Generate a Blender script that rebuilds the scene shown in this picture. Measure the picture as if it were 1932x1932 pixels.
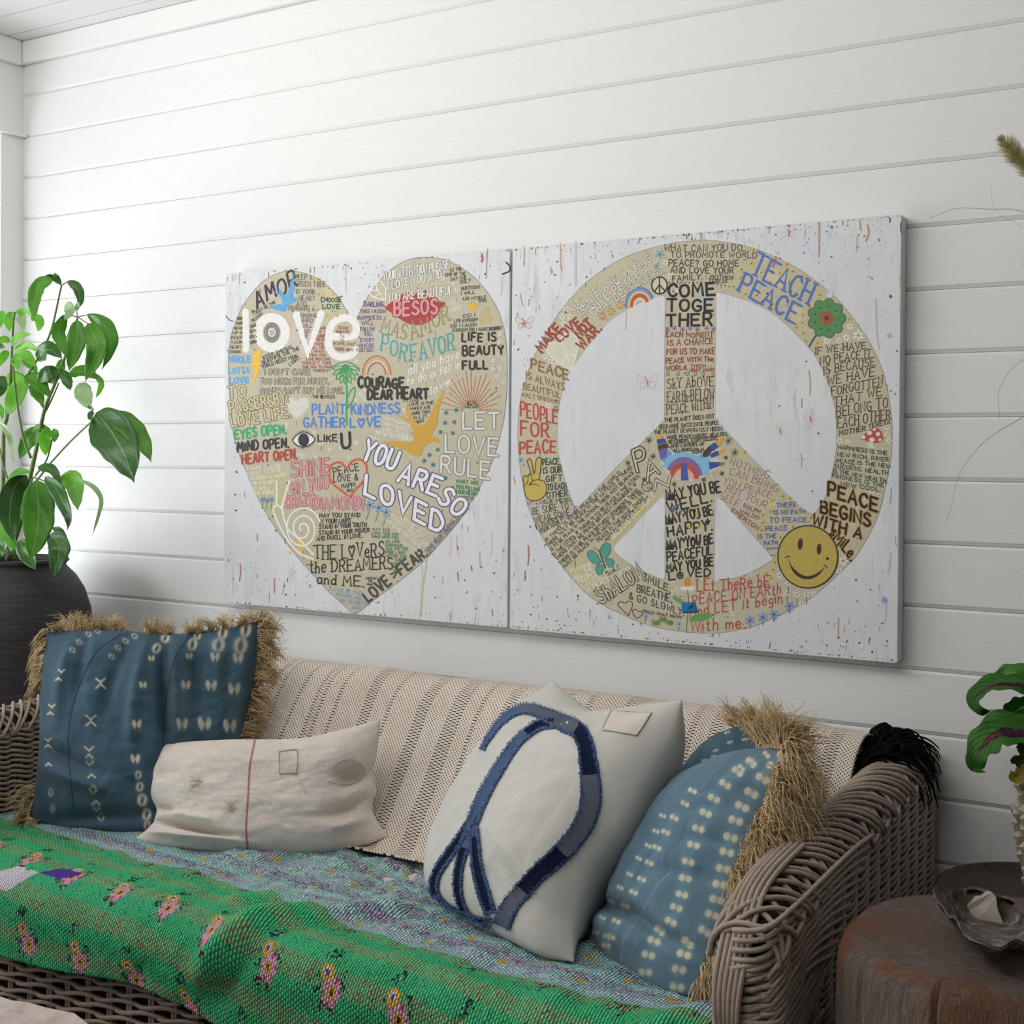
import bpy, bmesh, math, random
import numpy as np
from mathutils import Vector, noise as mnoise
from mathutils.bvhtree import BVHTree
from mathutils.geometry import tessellate_polygon

for _o in list(bpy.data.objects): bpy.data.objects.remove(_o)
SC = bpy.context.scene
COL = SC.collection
rng = random.Random(7)
PI = math.pi
ZO = 0.90            # floor is z = 0; heights below are first given from the lower edge of the right painting

# ------------------------------------------------------------------ camera
F_PX, YAW, PITCH, ROLL = 2501.12, -0.567772, -0.0046543, 0.0073848
CAM = np.array([1.60948, -2.79542, 0.42008])
PX0, PY0 = 966 - 99.28, 966 - 98.10
_fw = np.array([math.sin(YAW)*math.cos(PITCH), math.cos(YAW)*math.cos(PITCH), math.sin(PITCH)])
_r = np.array([math.cos(YAW), -math.sin(YAW), 0.0]); _u = np.cross(_r, _fw)
_c, _s = math.cos(ROLL), math.sin(ROLL)
_r, _u = _c*_r + _s*_u, -_s*_r + _c*_u
cam_d = bpy.data.cameras.new('camera'); cam_o = bpy.data.objects.new('camera', cam_d); COL.objects.link(cam_o)
cam_d.sensor_fit = 'HORIZONTAL'; cam_d.sensor_width = 36.0; cam_d.lens = 36.0*F_PX/1932
cam_d.shift_x = 99.28/1932; cam_d.shift_y = -98.10/1932
cam_d.clip_start = 0.05; cam_d.clip_end = 60
from mathutils import Matrix
cam_o.matrix_world = Matrix(((_r[0], _u[0], -_fw[0], CAM[0]), (_r[1], _u[1], -_fw[1], CAM[1]), (_r[2], _u[2], -_fw[2], CAM[2]+ZO), (0, 0, 0, 1)))
SC.camera = cam_o

# ------------------------------------------------------------------ light and exposure
SC.view_settings.view_transform = 'Standard'
SC.view_settings.look = 'None'
SC.view_settings.gamma = 1.0
SC.view_settings.use_curve_mapping = False
SC.view_settings.exposure = 0.0
W = bpy.data.worlds.new('room_light'); SC.world = W; W.use_nodes = True
W.node_tree.nodes['Background'].inputs[0].default_value = (0.93, 0.96, 1.0, 1)
W.node_tree.nodes['Background'].inputs[1].default_value = 0.055
def area(name, loc, target, sx, sy, power, color=(1, 1, 1)):
    d = bpy.data.lights.new(name, 'AREA'); d.shape = 'RECTANGLE'; d.size = sx; d.size_y = sy; d.energy = power; d.color = color
    o = bpy.data.objects.new(name, d); COL.objects.link(o); o.location = loc
    o.rotation_euler = (Vector(target)-Vector(loc)).to_track_quat('-Z', 'Y').to_euler()
    return o
area('daylight_side_window', (-2.35, -1.25, 0.98), (-0.6, 0.0, 0.85), 1.8, 1.2, 48, (0.92, 0.96, 1.0))
area('daylight_ground_bounce', (-2.6, -1.3, 0.45), (-0.8, -0.2, 2.4), 2.2, 1.0, 10, (0.96, 0.975, 1.0))
area('added_upper_strip', (-0.1, -2.1, 2.42), (0.9, 0, 2.5), 3.0, .25, 28, (1.0, 0.99, 0.975))  # added strip lamp under the ceiling, brightens the upper wall
area('daylight_far_windows', (-2.4, -4.3, 2.2), (0.2, 0, 1.6), 2.4, 1.6, 22, (1.0, 0.985, 0.965))

# ------------------------------------------------------------------ geometry helpers
def ray(x, y): return _fw + _r*((x-PX0)/F_PX) - _u*((y-PY0)/F_PX)
def aty(x, y, Y): d = ray(x, y); return CAM + d*((Y-CAM[1])/d[1])
def atz(x, y, Z): d = ray(x, y); return CAM + d*((Z-CAM[2])/d[2])
def atx(x, y, X): d = ray(x, y); return CAM + d*((X-CAM[0])/d[0])
def pr(p):
    d = np.asarray(p, float)-CAM; z = d @ _fw
    return np.stack([PX0+F_PX*(d @ _r)/z, PY0-F_PX*(d @ _u)/z], -1)
def up(p): return (float(p[0]), float(p[1]), float(p[2])+ZO)

def tag(o, label=None, cat=None, group=None, kind=None):
    if label: o['label'] = label
    if cat: o['category'] = cat
    if group: o['group'] = group
    if kind: o['kind'] = kind
    return o
def empty(name, loc, label, cat, group=None):
    o = bpy.data.objects.new(name, None); COL.objects.link(o); o.location = loc; o.empty_display_size = .05
    return tag(o, label, cat, group)

class MB:
    """collects vertices and faces (in metres from the floor) and links them as ONE mesh object"""
    def __init__(s): s.v = []; s.f = []; s.m = []; s.fc = []; s.uv = None; s.vc = None
    def add(s, vs, fs, mi=0):
        n = len(s.v); s.v.extend(vs); s.f.extend([tuple(i+n for i in f) for f in fs]); s.m.extend([mi]*len(fs))
    def box(s, a, b, mi=0):
        x0, y0, z0 = a; x1, y1, z1 = b
        s.add([(x0,y0,z0),(x1,y0,z0),(x1,y1,z0),(x0,y1,z0),(x0,y0,z1),(x1,y0,z1),(x1,y1,z1),(x0,y1,z1)],
              [(0,3,2,1),(4,5,6,7),(0,1,5,4),(1,2,6,5),(2,3,7,6),(3,0,4,7)], mi)
    def tube(s, pts, rad, n=6, mi=0, cap=True):
        P = np.asarray(pts, float); m = len(P)
        R = np.full(m, rad) if np.isscalar(rad) else np.asarray(rad, float)
        T = np.gradient(P, axis=0); T /= np.linalg.norm(T, axis=1)[:, None]+1e-12
        ref = np.array([0, 0, 1.0]) if abs(T[0][2]) < .9 else np.array([1.0, 0, 0])
        a = np.cross(T[0], ref); a /= np.linalg.norm(a)
        base = len(s.v); ang = np.arange(n)*2*PI/n
        for i in range(m):
            a = a - T[i]*(a @ T[i]); a /= np.linalg.norm(a)+1e-12
            b = np.cross(T[i], a)
            ring = P[i] + R[i]*(np.cos(ang)[:, None]*a + np.sin(ang)[:, None]*b)
            s.v.extend(map(tuple, ring))
        fs = [(base+i*n+k, base+i*n+(k+1) % n, base+(i+1)*n+(k+1) % n, base+(i+1)*n+k) for i in range(m-1) for k in range(n)]
        if cap: fs += [tuple(base+k for k in range(n))[::-1], tuple(base+(m-1)*n+k for k in range(n))]
        s.f.extend(fs); s.m.extend([mi]*len(fs))
    def lathe(s, prof, c, n=40, mi=0, wob=None):
        base = len(s.v); m = len(prof)
        for i, (r, z) in enumerate(prof):
            for k in range(n):
                a = 2*PI*k/n; rr = r*(1+(wob(a, z) if wob else 0))
                s.v.append((c[0]+rr*math.cos(a), c[1]+rr*math.sin(a), c[2]+z))
        fs = [(base+i*n+k, base+i*n+(k+1) % n, base+(i+1)*n+(k+1) % n, base+(i+1)*n+k) for i in range(m-1) for k in range(n)]
        s.f.extend(fs); s.m.extend([mi]*len(fs))
    def grid(s, P, mi=0):
        nu, nv = P.shape[:2]; base = len(s.v); s.v.extend(map(tuple, P.reshape(-1, 3)))
        fs = [(base+i*nv+j, base+(i+1)*nv+j, base+(i+1)*nv+j+1, base+i*nv+j+1) for i in range(nu-1) for j in range(nv-1)]
        s.f.extend(fs); s.m.extend([mi]*len(fs))
    def build(s, name, mats, parent=None, smooth=True, loc=None, dz=0.0):
        me = bpy.data.meshes.new(name)
        V = np.asarray(s.v, float).reshape(-1, 3).copy(); V[:, 2] += dz
        me.from_pydata(V.tolist(), [], s.f)
        for m in (mats if isinstance(mats, (list, tuple)) else [mats]): me.materials.append(m)
        if any(s.m): me.polygons.foreach_set('material_index', s.m)
        me.polygons.foreach_set('use_smooth', [smooth]*len(me.polygons))
        if s.uv is not None:
            L = me.uv_layers.new(name='UVMap'); vi = np.zeros(len(me.loops), int); me.loops.foreach_get('vertex_index', vi)
            L.data.foreach_set('uv', np.asarray(s.uv, np.float32)[vi].ravel())
        if s.vc is not None:
            A = me.color_attributes.new('Col', 'FLOAT_COLOR', 'POINT'); c = np.ones((len(me.vertices), 4), np.float32); c[:, :3] = s.vc
            A.data.foreach_set('color', c.ravel())
        if len(s.fc):
            A = me.color_attributes.new('Col', 'FLOAT_COLOR', 'CORNER'); nl = np.zeros(len(me.polygons), int); me.polygons.foreach_get('loop_total', nl)
            c = np.ones((len(me.loops), 4), np.float32); c[:, :3] = np.repeat(np.asarray(s.fc, np.float32), nl, axis=0)
            A.data.foreach_set('color', c.ravel())
        me.update()
        o = bpy.data.objects.new(name, me); COL.objects.link(o)
        if parent:
            o.parent = parent; o.matrix_parent_inverse = Matrix.Translation(parent.location).inverted() if parent.parent is None else Matrix.Identity(4)
        return o
def bevel(o, w, seg=2):
    m = o.modifiers.new('bevel', 'BEVEL'); m.width = w; m.segments = seg; m.limit_method = 'ANGLE'; return o

# ------------------------------------------------------------------ materials
def lin(h):
    h = h.lstrip('#'); c = [int(h[i:i+2], 16)/255 for i in (0, 2, 4)]
    return np.array([x/12.92 if x <= .04045 else ((x+.055)/1.055)**2.4 for x in c])
def rgba(c): return (float(c[0]), float(c[1]), float(c[2]), 1)
class NT:
    def __init__(s, name):
        s.mat = bpy.data.materials.new(name); s.mat.use_nodes = True; s.t = s.mat.node_tree; s.N = s.t.nodes; s.L = s.t.links
        s.b = s.N['Principled BSDF']; s.out = s.N['Material Output']
    def node(s, typ, **kw):
        n = s.N.new(typ)
        for k, v in kw.items(): setattr(n, k, v)
        return n
    def set(s, sock, v):
        if hasattr(v, 'is_output'): s.L.new(v, sock)
        else: sock.default_value = v
    def math(s, op, a, b=0.0, c=0.0):
        n = s.node('ShaderNodeMath', operation=op); s.set(n.inputs[0], a); s.set(n.inputs[1], b); s.set(n.inputs[2], c); return n.outputs[0]
    def coord(s, kind='Object', scale=(1, 1, 1)):
        c = s.node('ShaderNodeTexCoord'); m = s.node('ShaderNodeMapping'); s.L.new(c.outputs[kind], m.inputs[0]); m.inputs[3].default_value = scale; return m.outputs[0]
    def noise(s, vec, scale, detail=3, rough=.5, dist=0):
        n = s.node('ShaderNodeTexNoise'); s.set(n.inputs['Vector'], vec); n.inputs['Scale'].default_value = scale; n.inputs['Detail'].default_value = detail
        n.inputs['Roughness'].default_value = rough; n.inputs['Distortion'].default_value = dist; return n.outputs['Fac']
    def ramp(s, fac, stops, interp='LINEAR'):
        r = s.node('ShaderNodeValToRGB'); r.color_ramp.interpolation = interp; s.set(r.inputs[0], fac); e = r.color_ramp.elements
        while len(e) < len(stops): e.new(.5)
        for k, (p, c) in enumerate(stops): e[k].position = p; e[k].color = rgba(c)
        return r.outputs[0]
    def mix(s, fac, a, b, typ='MIX'):
        n = s.node('ShaderNodeMix', data_type='RGBA', blend_type=typ); s.set(n.inputs[0], fac)
        s.set(n.inputs[6], a if hasattr(a, 'is_output') else rgba(a)); s.set(n.inputs[7], b if hasattr(b, 'is_output') else rgba(b)); return n.outputs[2]
    def bump(s, h, strength=.3, dist=.002):
        n = s.node('ShaderNodeBump'); s.set(n.inputs['Height'], h); n.inputs['Strength'].default_value = strength; n.inputs['Distance'].default_value = dist
        s.L.new(n.outputs[0], s.b.inputs['Normal']); return n
    def base(s, c, rough=.7, spec=.3):
        s.set(s.b.inputs['Base Color'], c if hasattr(c, 'is_output') else rgba(c)); s.b.inputs['Roughness'].default_value = rough
        s.b.inputs['Specular IOR Level'].default_value = spec; return s
_mats = {}
def M(name, color, rough=.7, spec=.3, var=0.0, vscale=20, stretch=(1, 1, 1), bump=0.0, bscale=200, bdist=.001):
    if name in _mats: return _mats[name]
    t = NT(name); c = lin(color) if isinstance(color, str) else np.array(color); v = t.coord('Object', stretch)
    if var:
        f = t.noise(v, vscale, 4, .6); t.base(t.ramp(f, [(.3, c*(1-var)), (.7, np.clip(c*(1+var), 0, 1))]), rough, spec)
    else: t.base(c, rough, spec)
    if bump: t.bump(t.noise(v, bscale, 3, .6), bump, bdist)
    _mats[name] = t.mat; return t.mat
# ------------------------------------------------------------------ the room
def wall_paint(name, grain):
    t = NT(name); v = t.coord('Object', (1.2, 6, 14)); f = t.noise(v, 9, 5, .65, .6)
    t.base(t.ramp(f, [(.25, lin('#e6e6e4')), (.75, lin('#ecebe9'))]), .55, .25)
    t.bump(t.noise(v, 22, 4, .6, .4), grain, .0015); return t.mat
PAINT = wall_paint('white_painted_boards', .22)
TRIM = M('white_trim_paint', '#e9e8e6', .5, .25, bump=.05, bscale=60)
XL = -1.817; CE = 1.707; XR = 2.3
DZ = 0.129659; Z0 = 0.893
# back wall: one run of shiplap boards, each with an eased top edge, a shadow gap and a square lower edge
prof = []
zs = [Z0 + DZ*k for k in range(6, -15, -1)]
prof.append((0.0, CE+.02))
for z in zs:
    if z > CE-.01 or z < -ZO+.02: continue
    prof += [(0.0, z+.0066), (.0052, z-.0012), (.0095, z-.0014), (.0095, z-.0026), (.0022, z-.0028), (0.0, z-.0078)]
prof.append((0.0, -ZO))
mb = MB(); P = np.array([[(x, y, z) for (y, z) in prof] for x in np.linspace(XL, XR, 40)])
mb.grid(P); o = mb.build('wall_back', PAINT, smooth=False, dz=ZO); tag(o, kind='structure')
# ceiling boards
prof = []; y = -atz(0, 33, CE)[1]; step = .1297
ys = [y + step*k for k in range(-3, 30)]
prof.append((0.02, CE))
for yy in ys:
    if yy < .03: continue
    prof += [(-yy+.002, CE), (-yy+.002, CE+.008), (-yy-.002, CE+.008), (-yy-.003, CE)]
prof.append((-3.4, CE))
mb = MB(); mb.grid(np.array([[(x, y, z) for (y, z) in prof] for x in np.linspace(XL-.02, XR, 20)]))
o = mb.build('ceiling', PAINT, smooth=False, dz=ZO); tag(o, kind='structure')
# cornice strips
mb = MB(); mb.box((XL, -.024, CE-.072), (XR, -.0005, CE-.0005)); o = mb.build('trim_1', TRIM, dz=ZO, smooth=False); bevel(o, .006, 3); tag(o, kind='structure')
mb = MB(); mb.box((XL+.0005, -3.4, CE-.078), (XL+.022, -.0245, CE-.0005)); o = mb.build('trim_2', TRIM, dz=ZO, smooth=False); bevel(o, .006, 3); tag(o, kind='structure')
# left wall around a wide window
WH, WS, WY0, WY1 = 1.412, -.10, -.086, -2.7
mb = MB(); T = .10
mb.box((XL-T, -3.4, WH), (XL, .012, CE+.02))
mb.box((XL-T, -3.4, -ZO), (XL, .012, WS))
mb.box((XL-T, WY0, WS), (XL, .012, WH))
mb.box((XL-T, -3.4, WS), (XL, WY1, WH))
o = mb.build('wall_left', PAINT, smooth=False, dz=ZO); tag(o, kind='structure')
win = empty('window_1', (XL, (WY0+WY1)/2, WS+ZO), None, None); tag(win, kind='structure')
mb = MB()
mb.box((XL+.0003, -3.0, WH-.004), (XL+.020, -.002, WH+.004)); mb.box((XL-.06, WY1, WH-.03), (XL-.03, WY0, WH)); mb.box((XL-.06, WY1, WS), (XL-.03, WY0, WS+.03))
mb.box((XL-.06, WY0-.012, WS), (XL-.03, WY0, WH)); mb.box((XL-.06, WY1, WS), (XL-.03, WY1+.03, WH))
mb.box((XL-.06, (WY0+WY1)/2-.015, WS), (XL-.03, (WY0+WY1)/2+.015, WH))
tag(mb.build('window_frame', TRIM, win, smooth=False, dz=ZO), kind='structure')
t = NT('window_glass'); t.N.remove(t.b); a = t.node('ShaderNodeBsdfTransparent'); g = t.node('ShaderNodeBsdfGlossy'); g.inputs['Roughness'].default_value = .02
mx = t.node('ShaderNodeMixShader'); mx.inputs[0].default_value = .05; t.L.new(a.outputs[0], mx.inputs[1]); t.L.new(g.outputs[0], mx.inputs[2]); t.L.new(mx.outputs[0], t.out.inputs[0])
mb = MB(); mb.box((XL-.048, WY1+.02, WS+.02), (XL-.044, WY0-.005, WH-.02)); tag(mb.build('window_pane', t.mat, win, smooth=False, dz=ZO), kind='structure')
# floor
t = NT('pale_floor_boards'); v = t.coord('Object', (1, 7, 1)); t.base(t.ramp(t.noise(v, 6, 5, .6), [(.3, lin('#8a8178')), (.7, lin('#a0968b'))]), .6, .3)
mb = MB(); mb.box((XL-.1, -3.4, -.02), (XR, .02, 0)); o = mb.build('floor', t.mat, smooth=False); tag(o, kind='structure')

# ------------------------------------------------------------------ wicker sofa
def wicker_mat(name, c):
    t = NT(name); v = t.coord('Object'); f = t.noise(v, 14, 4, .6); f2 = t.noise(v, 160, 2, .5); c = lin(c)
    t.base(t.mix(.5, t.ramp(f, [(.3, c*.72), (.7, c*1.2)]), t.ramp(f2, [(.3, c*.8), (.7, c*1.18)])), .55, .35)
    t.bump(t.noise(v, 500, 2, .5), .25, .0006); return t.mat
WICK = wicker_mat('grey_brown_rattan', '#ab9b8d')
GAP_SHADE = M('weave_gap_shade', '#463b33', .9, .1)  # dark brown standing in for the shade inside hollow wicker
def crom(pts, n):
    P = np.array(pts, float)
    if len(P) == 2: return np.linspace(P[0], P[1], n)
    E = np.vstack([2*P[0]-P[1], P, 2*P[-1]-P[-2]]); d = np.concatenate([[0], np.cumsum(np.linalg.norm(np.diff(P, axis=0), axis=1))]); out = []
    for q in np.linspace(0, d[-1], n):
        i = min(len(P)-2, max(0, int(np.searchsorted(d, q, 'right'))-1)); t = (q-d[i])/max(1e-9, d[i+1]-d[i]); a, b, c, e = E[i], E[i+1], E[i+2], E[i+3]
        out.append(.5*((2*b)+(-a+c)*t+(2*a-5*b+4*c-e)*t*t+(-a+3*b-3*c+e)*t**3))
    return np.array(out)
def path_pts(segs, step=.006):
    """plan path from straight points; returns points, outward normals (to the right of travel) and arc length"""
    P = [np.array(p, float) for p in segs]; out = []
    for a, b in zip(P[:-1], P[1:]):
        n = max(2, int(np.linalg.norm(b-a)/step)); out += [a+(b-a)*k/n for k in range(n)]
    out.append(P[-1]); Q = np.array(out); T = np.gradient(Q, axis=0); T /= np.linalg.norm(T, axis=1)[:, None]
    S = np.concatenate([[0], np.cumsum(np.linalg.norm(np.diff(Q, axis=0), axis=1))])
    return Q, np.stack([T[:, 1], -T[:, 0]], 1), S
def wale(ph):
    """in-out profile of a three-rod weave: over two stakes, behind one"""
    x = (ph % 3)/3.0
    return np.where(x < .62, np.sin(x/.62*PI)**.7, -np.sin((x-.62)/.38*PI)**.8*1.0)
def weave(mb, Q, Nn, S, zb, zt, pitch, stake, rad, amp, drift=.25, seed=0, sides=6):
    R = random.Random(seed); nrow = int(round(np.max(zt-zb)/pitch))
    for r in range(nrow):
        tt = (r+.5)/nrow; z = zb+(zt-zb)*tt
        ph = S/stake + r + R.uniform(-.12, .12)
        d = wale(ph)*amp; x = (ph % 3)/3.0
        dz = -drift*pitch*np.cos(x*2*PI)*1.0 + pitch*.10*np.sin(S*7+R.uniform(0, 6))
        pts = np.stack([Q[:, 0]+Nn[:, 0]*d, Q[:, 1]+Nn[:, 1]*d, z+dz], 1)
        mb.tube(pts, rad*R.uniform(.88, 1.08), sides, 0)
    k = stake/2
    while k < S[-1]:
        i = int(np.searchsorted(S, k)); i = min(i, len(S)-1)
        for dd in (-.0042, .0042):
            T = np.array([-Nn[i, 1], Nn[i, 0]])
            p = Q[i]+T*dd
            mb.tube([(p[0], p[1], zb[i] if np.ndim(zb) else zb), (p[0], p[1], zt[i])], .0034, 5, 0)
        k += stake
def twine(mb, Q, Nn, S, zb, zt, pitch, stake, rad, amp, seed=0, sides=6):
    """pairs of rods twisted round the upright stakes, each rising as it crosses in front"""
    R = random.Random(seed); nrow = int(round(np.max(zt-zb)/pitch))
    for r in range(nrow):
        tt = (r+.5)/nrow; z = zb+(zt-zb)*tt; j0 = R.uniform(-.15, .15)
        for k in (0, 1):
            th = PI*(S/stake+k+.5)+j0+.12*np.sin(S*9+r); d = np.cos(th)*amp; dz = -np.sin(th)*pitch*.62+pitch*.10*np.sin(S*7+R.uniform(0, 6))
            mb.tube(np.stack([Q[:, 0]+Nn[:, 0]*d, Q[:, 1]+Nn[:, 1]*d, z+dz], 1), rad*R.uniform(.9, 1.1), sides, 0)
    k = stake/2
    while k < S[-1]:
        i = min(int(np.searchsorted(S, k)), len(S)-1); T = np.array([-Nn[i, 1], Nn[i, 0]])
        for dd in (-.0036, .0036): p = Q[i]+T*dd; mb.tube([(p[0], p[1], zb[i]), (p[0], p[1], zt[i])], .0034, 5, 0)
        k += stake
sofa = empty('wicker_sofa', (-.07, -.5, 0), 'long grey-brown wicker sofa with tall woven arms standing along the white boarded wall', 'sofa')
YF = -.955; XO, XI = .98, .885; XLO, XLI = -1.115, -1.005
def arm_top(y):
    """height of the shoulder of an arm, dropping slightly to the front and rounding over at the end"""
    t = np.clip((-y-.05)/(.9), 0, 1); z = -.205-.062*t
    e = np.clip((-y-.80)/.155, 0, 1); return z-.045*(1-np.sqrt(np.clip(1-e*e, 0, 1)))
def arm(xo, xi, sgn, seed):
    a = empty('arm', (0, 0, 0), None, None); a.parent = sofa; a.matrix_parent_inverse = Matrix.Translation(sofa.location).inverted()
    xm = (xo+xi)/2; hw = abs(xo-xi)/2
    # plan: outer face, rounded front end, inner face
    seg = [(xo, -.02), (xo, YF+.03)]
    for k in range(1, 12):
        th = PI*k/12; seg.append((xm+sgn*hw*math.cos(th), YF+.03-.045*math.sin(th)))
    seg += [(xi, YF+.03), (xi, -.15)]
    Q, Nn, S = path_pts(seg)
    if sgn > 0: Nn = -Nn
    if (Nn[5, 0]*sgn) < 0: Nn = -Nn
    zt = arm_top(Q[:, 1]); zb = np.full(len(Q), -ZO+.02)
    mb = MB(); twine(mb, Q, Nn, S, zb, zt, .0136, .068, .0042, .0080, seed=seed)
    ob = mb.build('woven_wall', WICK, a, dz=ZO)
    # rim: rods laid obliquely over the top in two crossing layers
    mb = MB(); R = random.Random(seed+5); y = .06
    while y > YF-.02:
        for lay in (0, 1):
            adv = R.uniform(.15, .20) if lay == 0 else -R.uniform(.03, .07); y0 = y+R.uniform(-.006, .006); pts = []
            for k in range(17):
                u = k/16; th = PI*(u*1.10-.05); yy = min(max(y0+adv*(.5-u), YF+.004), -.012)
                zt_ = float(arm_top(np.array(yy))); r = hw+(.008 if lay == 0 else .003)
                pts.append((xm+sgn*r*math.cos(th), yy, zt_-.006+(.050 if lay == 0 else .042)*math.sin(th)))
            mb.tube(pts, .0042*R.uniform(.9, 1.1), 6)
        y -= .027
    # rods from the rim that turn down the front end, and ones sweeping round from the side
    for k in range(6):
        off = -hw*.82+hw*1.0*k/5; pts = []
        for j in range(40):
            u = j/39
            if u < .5: yy = YF+.24-u/.5*.22; zz = float(arm_top(np.array(yy)))+.046*math.sqrt(max(0, 1-(off/hw)**2*.7))+.006; xo_ = off*(1-.2*u)
            else: w = (u-.5)/.5; yy = YF-.026-.010*math.sin(min(1, w*1.5)*PI)+.020*max(0, w-.55)/.45; zz = -.31-.17*w; xo_ = off*.9*(1-.55*w)-hw*.22*w
            pts.append([xm+sgn*xo_+R.uniform(-.0008, .0008), yy, zz])
        pts = np.array(pts)
        for _ in range(6): pts[1:-1] = (pts[:-2]+pts[1:-1]*2+pts[2:])/4
        mb.tube(pts, .0043, 6)
    for k in range(-3, 8):
        ys = -.70-.022*k; pts = crom([(xm+sgn*(hw+.008), ys+.14, float(arm_top(np.array(ys+.14)))-.03-.012*k), (xm+sgn*(hw+.009), ys, -.262-.012*k), (xm+sgn*hw*.92, YF+.030, -.288-.013*k), (xm+sgn*hw*.45, YF-.016, -.300-.014*k), (xm-sgn*hw*.25, YF-.018, -.305-.014*k)], 30); mb.tube(pts, .0042, 6)
    z = -.335; q_ = 0
    while z > -.62:
        pts = []; ya = -.70-R.uniform(0, .10); front = z < -.385
        for j in range(30):
            u = j/29
            if u < .38: yy = ya+(YF+.028-ya)*u/.38; xx = hw+.007; zz = z+.045*(1-u/.38)**1.2*(1 if z > -.45 else .5)
            elif u < .80: th = (u-.38)/.42*PI; yy = YF+.028-(.052 if front else .046)*math.sin(th); xx = (hw+.006)*math.cos(th); zz = z-.006*math.sin(th)
            else: yy = YF+.028+.10*(u-.8)/.2; xx = -hw-.006; zz = z
            if not front and u > .52: break
            pts.append((xm+sgn*xx, yy, zz+.0012*math.sin(j+q_)))
        mb.tube(pts, .0043*R.uniform(.92, 1.08), 6); z -= .0125; q_ += 1
    ob = mb.build('rim', WICK, a, dz=ZO)
    mb = MB(); n = 30; ring = []
    for i in range(n+1):
        yy = -.03+(YF+.05)*i/n; zz = float(arm_top(np.array(yy)))+.022
        ring.append([(xm-hw+.016, yy, -ZO+.02), (xm-hw+.016, yy, zz-.022), (xm-hw*.4, yy, zz), (xm+hw*.4, yy, zz), (xm+hw-.016, yy, zz-.022), (xm+hw-.016, yy, -ZO+.02)])
    mb.grid(np.array(ring)); mb.add([p for p in ring[-1]], [(0, 1, 2, 3, 4, 5)])
    mb.build('arm_shade_core', GAP_SHADE, a, dz=ZO)  # dark slab added inside the hollow arm so the weave gaps look shaded
    return a
arm(XO, XI, 1, 11); arm(XLO, XLI, -1, 23)
# front apron of the seat
mb = MB(); Q, Nn, S = path_pts([(XLI-.03, YF-.012), (XI+.02, YF-.012)])
Nn = np.tile(np.array([0, -1.0]), (len(Q), 1))
weave(mb, Q, Nn, S, np.full(len(Q), -ZO+.03), np.full(len(Q), -.53), .0110, .058, .0045, .0066, drift=.7, seed=3)
mb.build('seat_apron', WICK, sofa, dz=ZO)
mb = MB(); mb.box((XLI, YF+.005, -ZO+.03), (XI, -.08, -.53)); mb.build('seat_shade_core', GAP_SHADE, sofa, smooth=False, dz=ZO)  # solid block under the cushion, coloured dark as shade behind the apron weave
# woven back (seen only at its upper corner) and the loose cushions under the covers
mb = MB(); Q, Nn, S = path_pts([(XLO+.02, -.035), (XO-.03, -.035)]); Nn = np.tile(np.array([0, -1.0]), (len(Q), 1))
weave(mb, Q, Nn, S, np.full(len(Q), -ZO+.03), np.full(len(Q), -.165), .03, .05, .006, .008, seed=4, sides=5); mb.build('back_panel', WICK, sofa, dz=ZO)
mb = MB(); mb.box((XLI+.01, YF+.03, -.528), (XI-.01, -.30, -.458)); bevel(mb.build('seat_cushion', M('off_white_canvas', '#cfc8ba', .9), sofa, smooth=False, dz=ZO), .03, 4)
mb = MB(); mb.add([(x, y, z) for x in (XLI+.012, XI-.012) for (y, z) in ((-.06, -.525), (-.415, -.525), (-.40, -.45), (-.19, -.145), (-.13, -.145), (-.06, -.2))],
                  [(0, 1, 2, 3, 4, 5), (11, 10, 9, 8, 7, 6)]+[(i, i+6, (i+1) % 6+6, (i+1) % 6) for i in range(6)])
o = mb.build('back_cushion', M('off_white_canvas', '#cfc8ba', .9), sofa, smooth=False, dz=ZO); bevel(o, .02, 3)

# ------------------------------------------------------------------ woven throw over the back
def fbm(x, y, z=0.0): return mnoise.fractal(Vector((x, y, z)), 1.0, 2.0, 3)
def resample(pts, n):
    P = np.array(pts, float); s = np.concatenate([[0], np.cumsum(np.linalg.norm(np.diff(P, axis=0), axis=1))])
    q = np.linspace(0, s[-1], n); return np.stack([np.interp(q, s, P[:, k]) for k in range(P.shape[1])], 1), s[-1]
def smooth_poly(pts, it=3):
    P = np.array(pts, float)
    for _ in range(it):
        Q = [P[0]]
        for a, b in zip(P[:-1], P[1:]): Q += [a*.75+b*.25, a*.25+b*.75]
        Q.append(P[-1]); P = np.array(Q)
    return P
throw = empty('throw_blanket', (0, -.2, ZO-.12), 'cream and brown woven throw blanket draped over the back of the wicker sofa', 'blanket')
sec, LT = resample(smooth_poly([(-.075, -.34), (-.075, -.19), (-.085, -.125), (-.16, -.108), (-.235, -.15), (-.33, -.29), (-.425, -.425), (-.455, -.449), (-.50, -.436)], 3), 190)
NX = 440; xs = np.linspace(-.99, .884, NX)
P = np.zeros((NX, 190, 3))
for i, x in enumerate(xs):
    for j in range(190):
        s = j/189; y, z = sec[j]; w = fbm(x*3.1, s*2.2, 3.7)*.009+fbm(x*9, s*3, 1.2)*.0035
        rp = math.sin(x*21+s*5+2*fbm(x*2, s*2))*.0028*max(0, 1-abs(s-.32)/.28)
        k = min(1, s*4)*min(1, (1-s)*6+.2)
        P[i, j] = (x+.004*fbm(x*4, s*4, 9), y-(w+rp)*k, z+(w+rp)*.7*k - .030*max(0, (x-.55)/.35)**2*max(0, 1-abs(s-.25)*2.5) - .014*max(0, (-x-.1)/.8)*0)
t = NT('woven_cotton_cream_brown')
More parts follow.
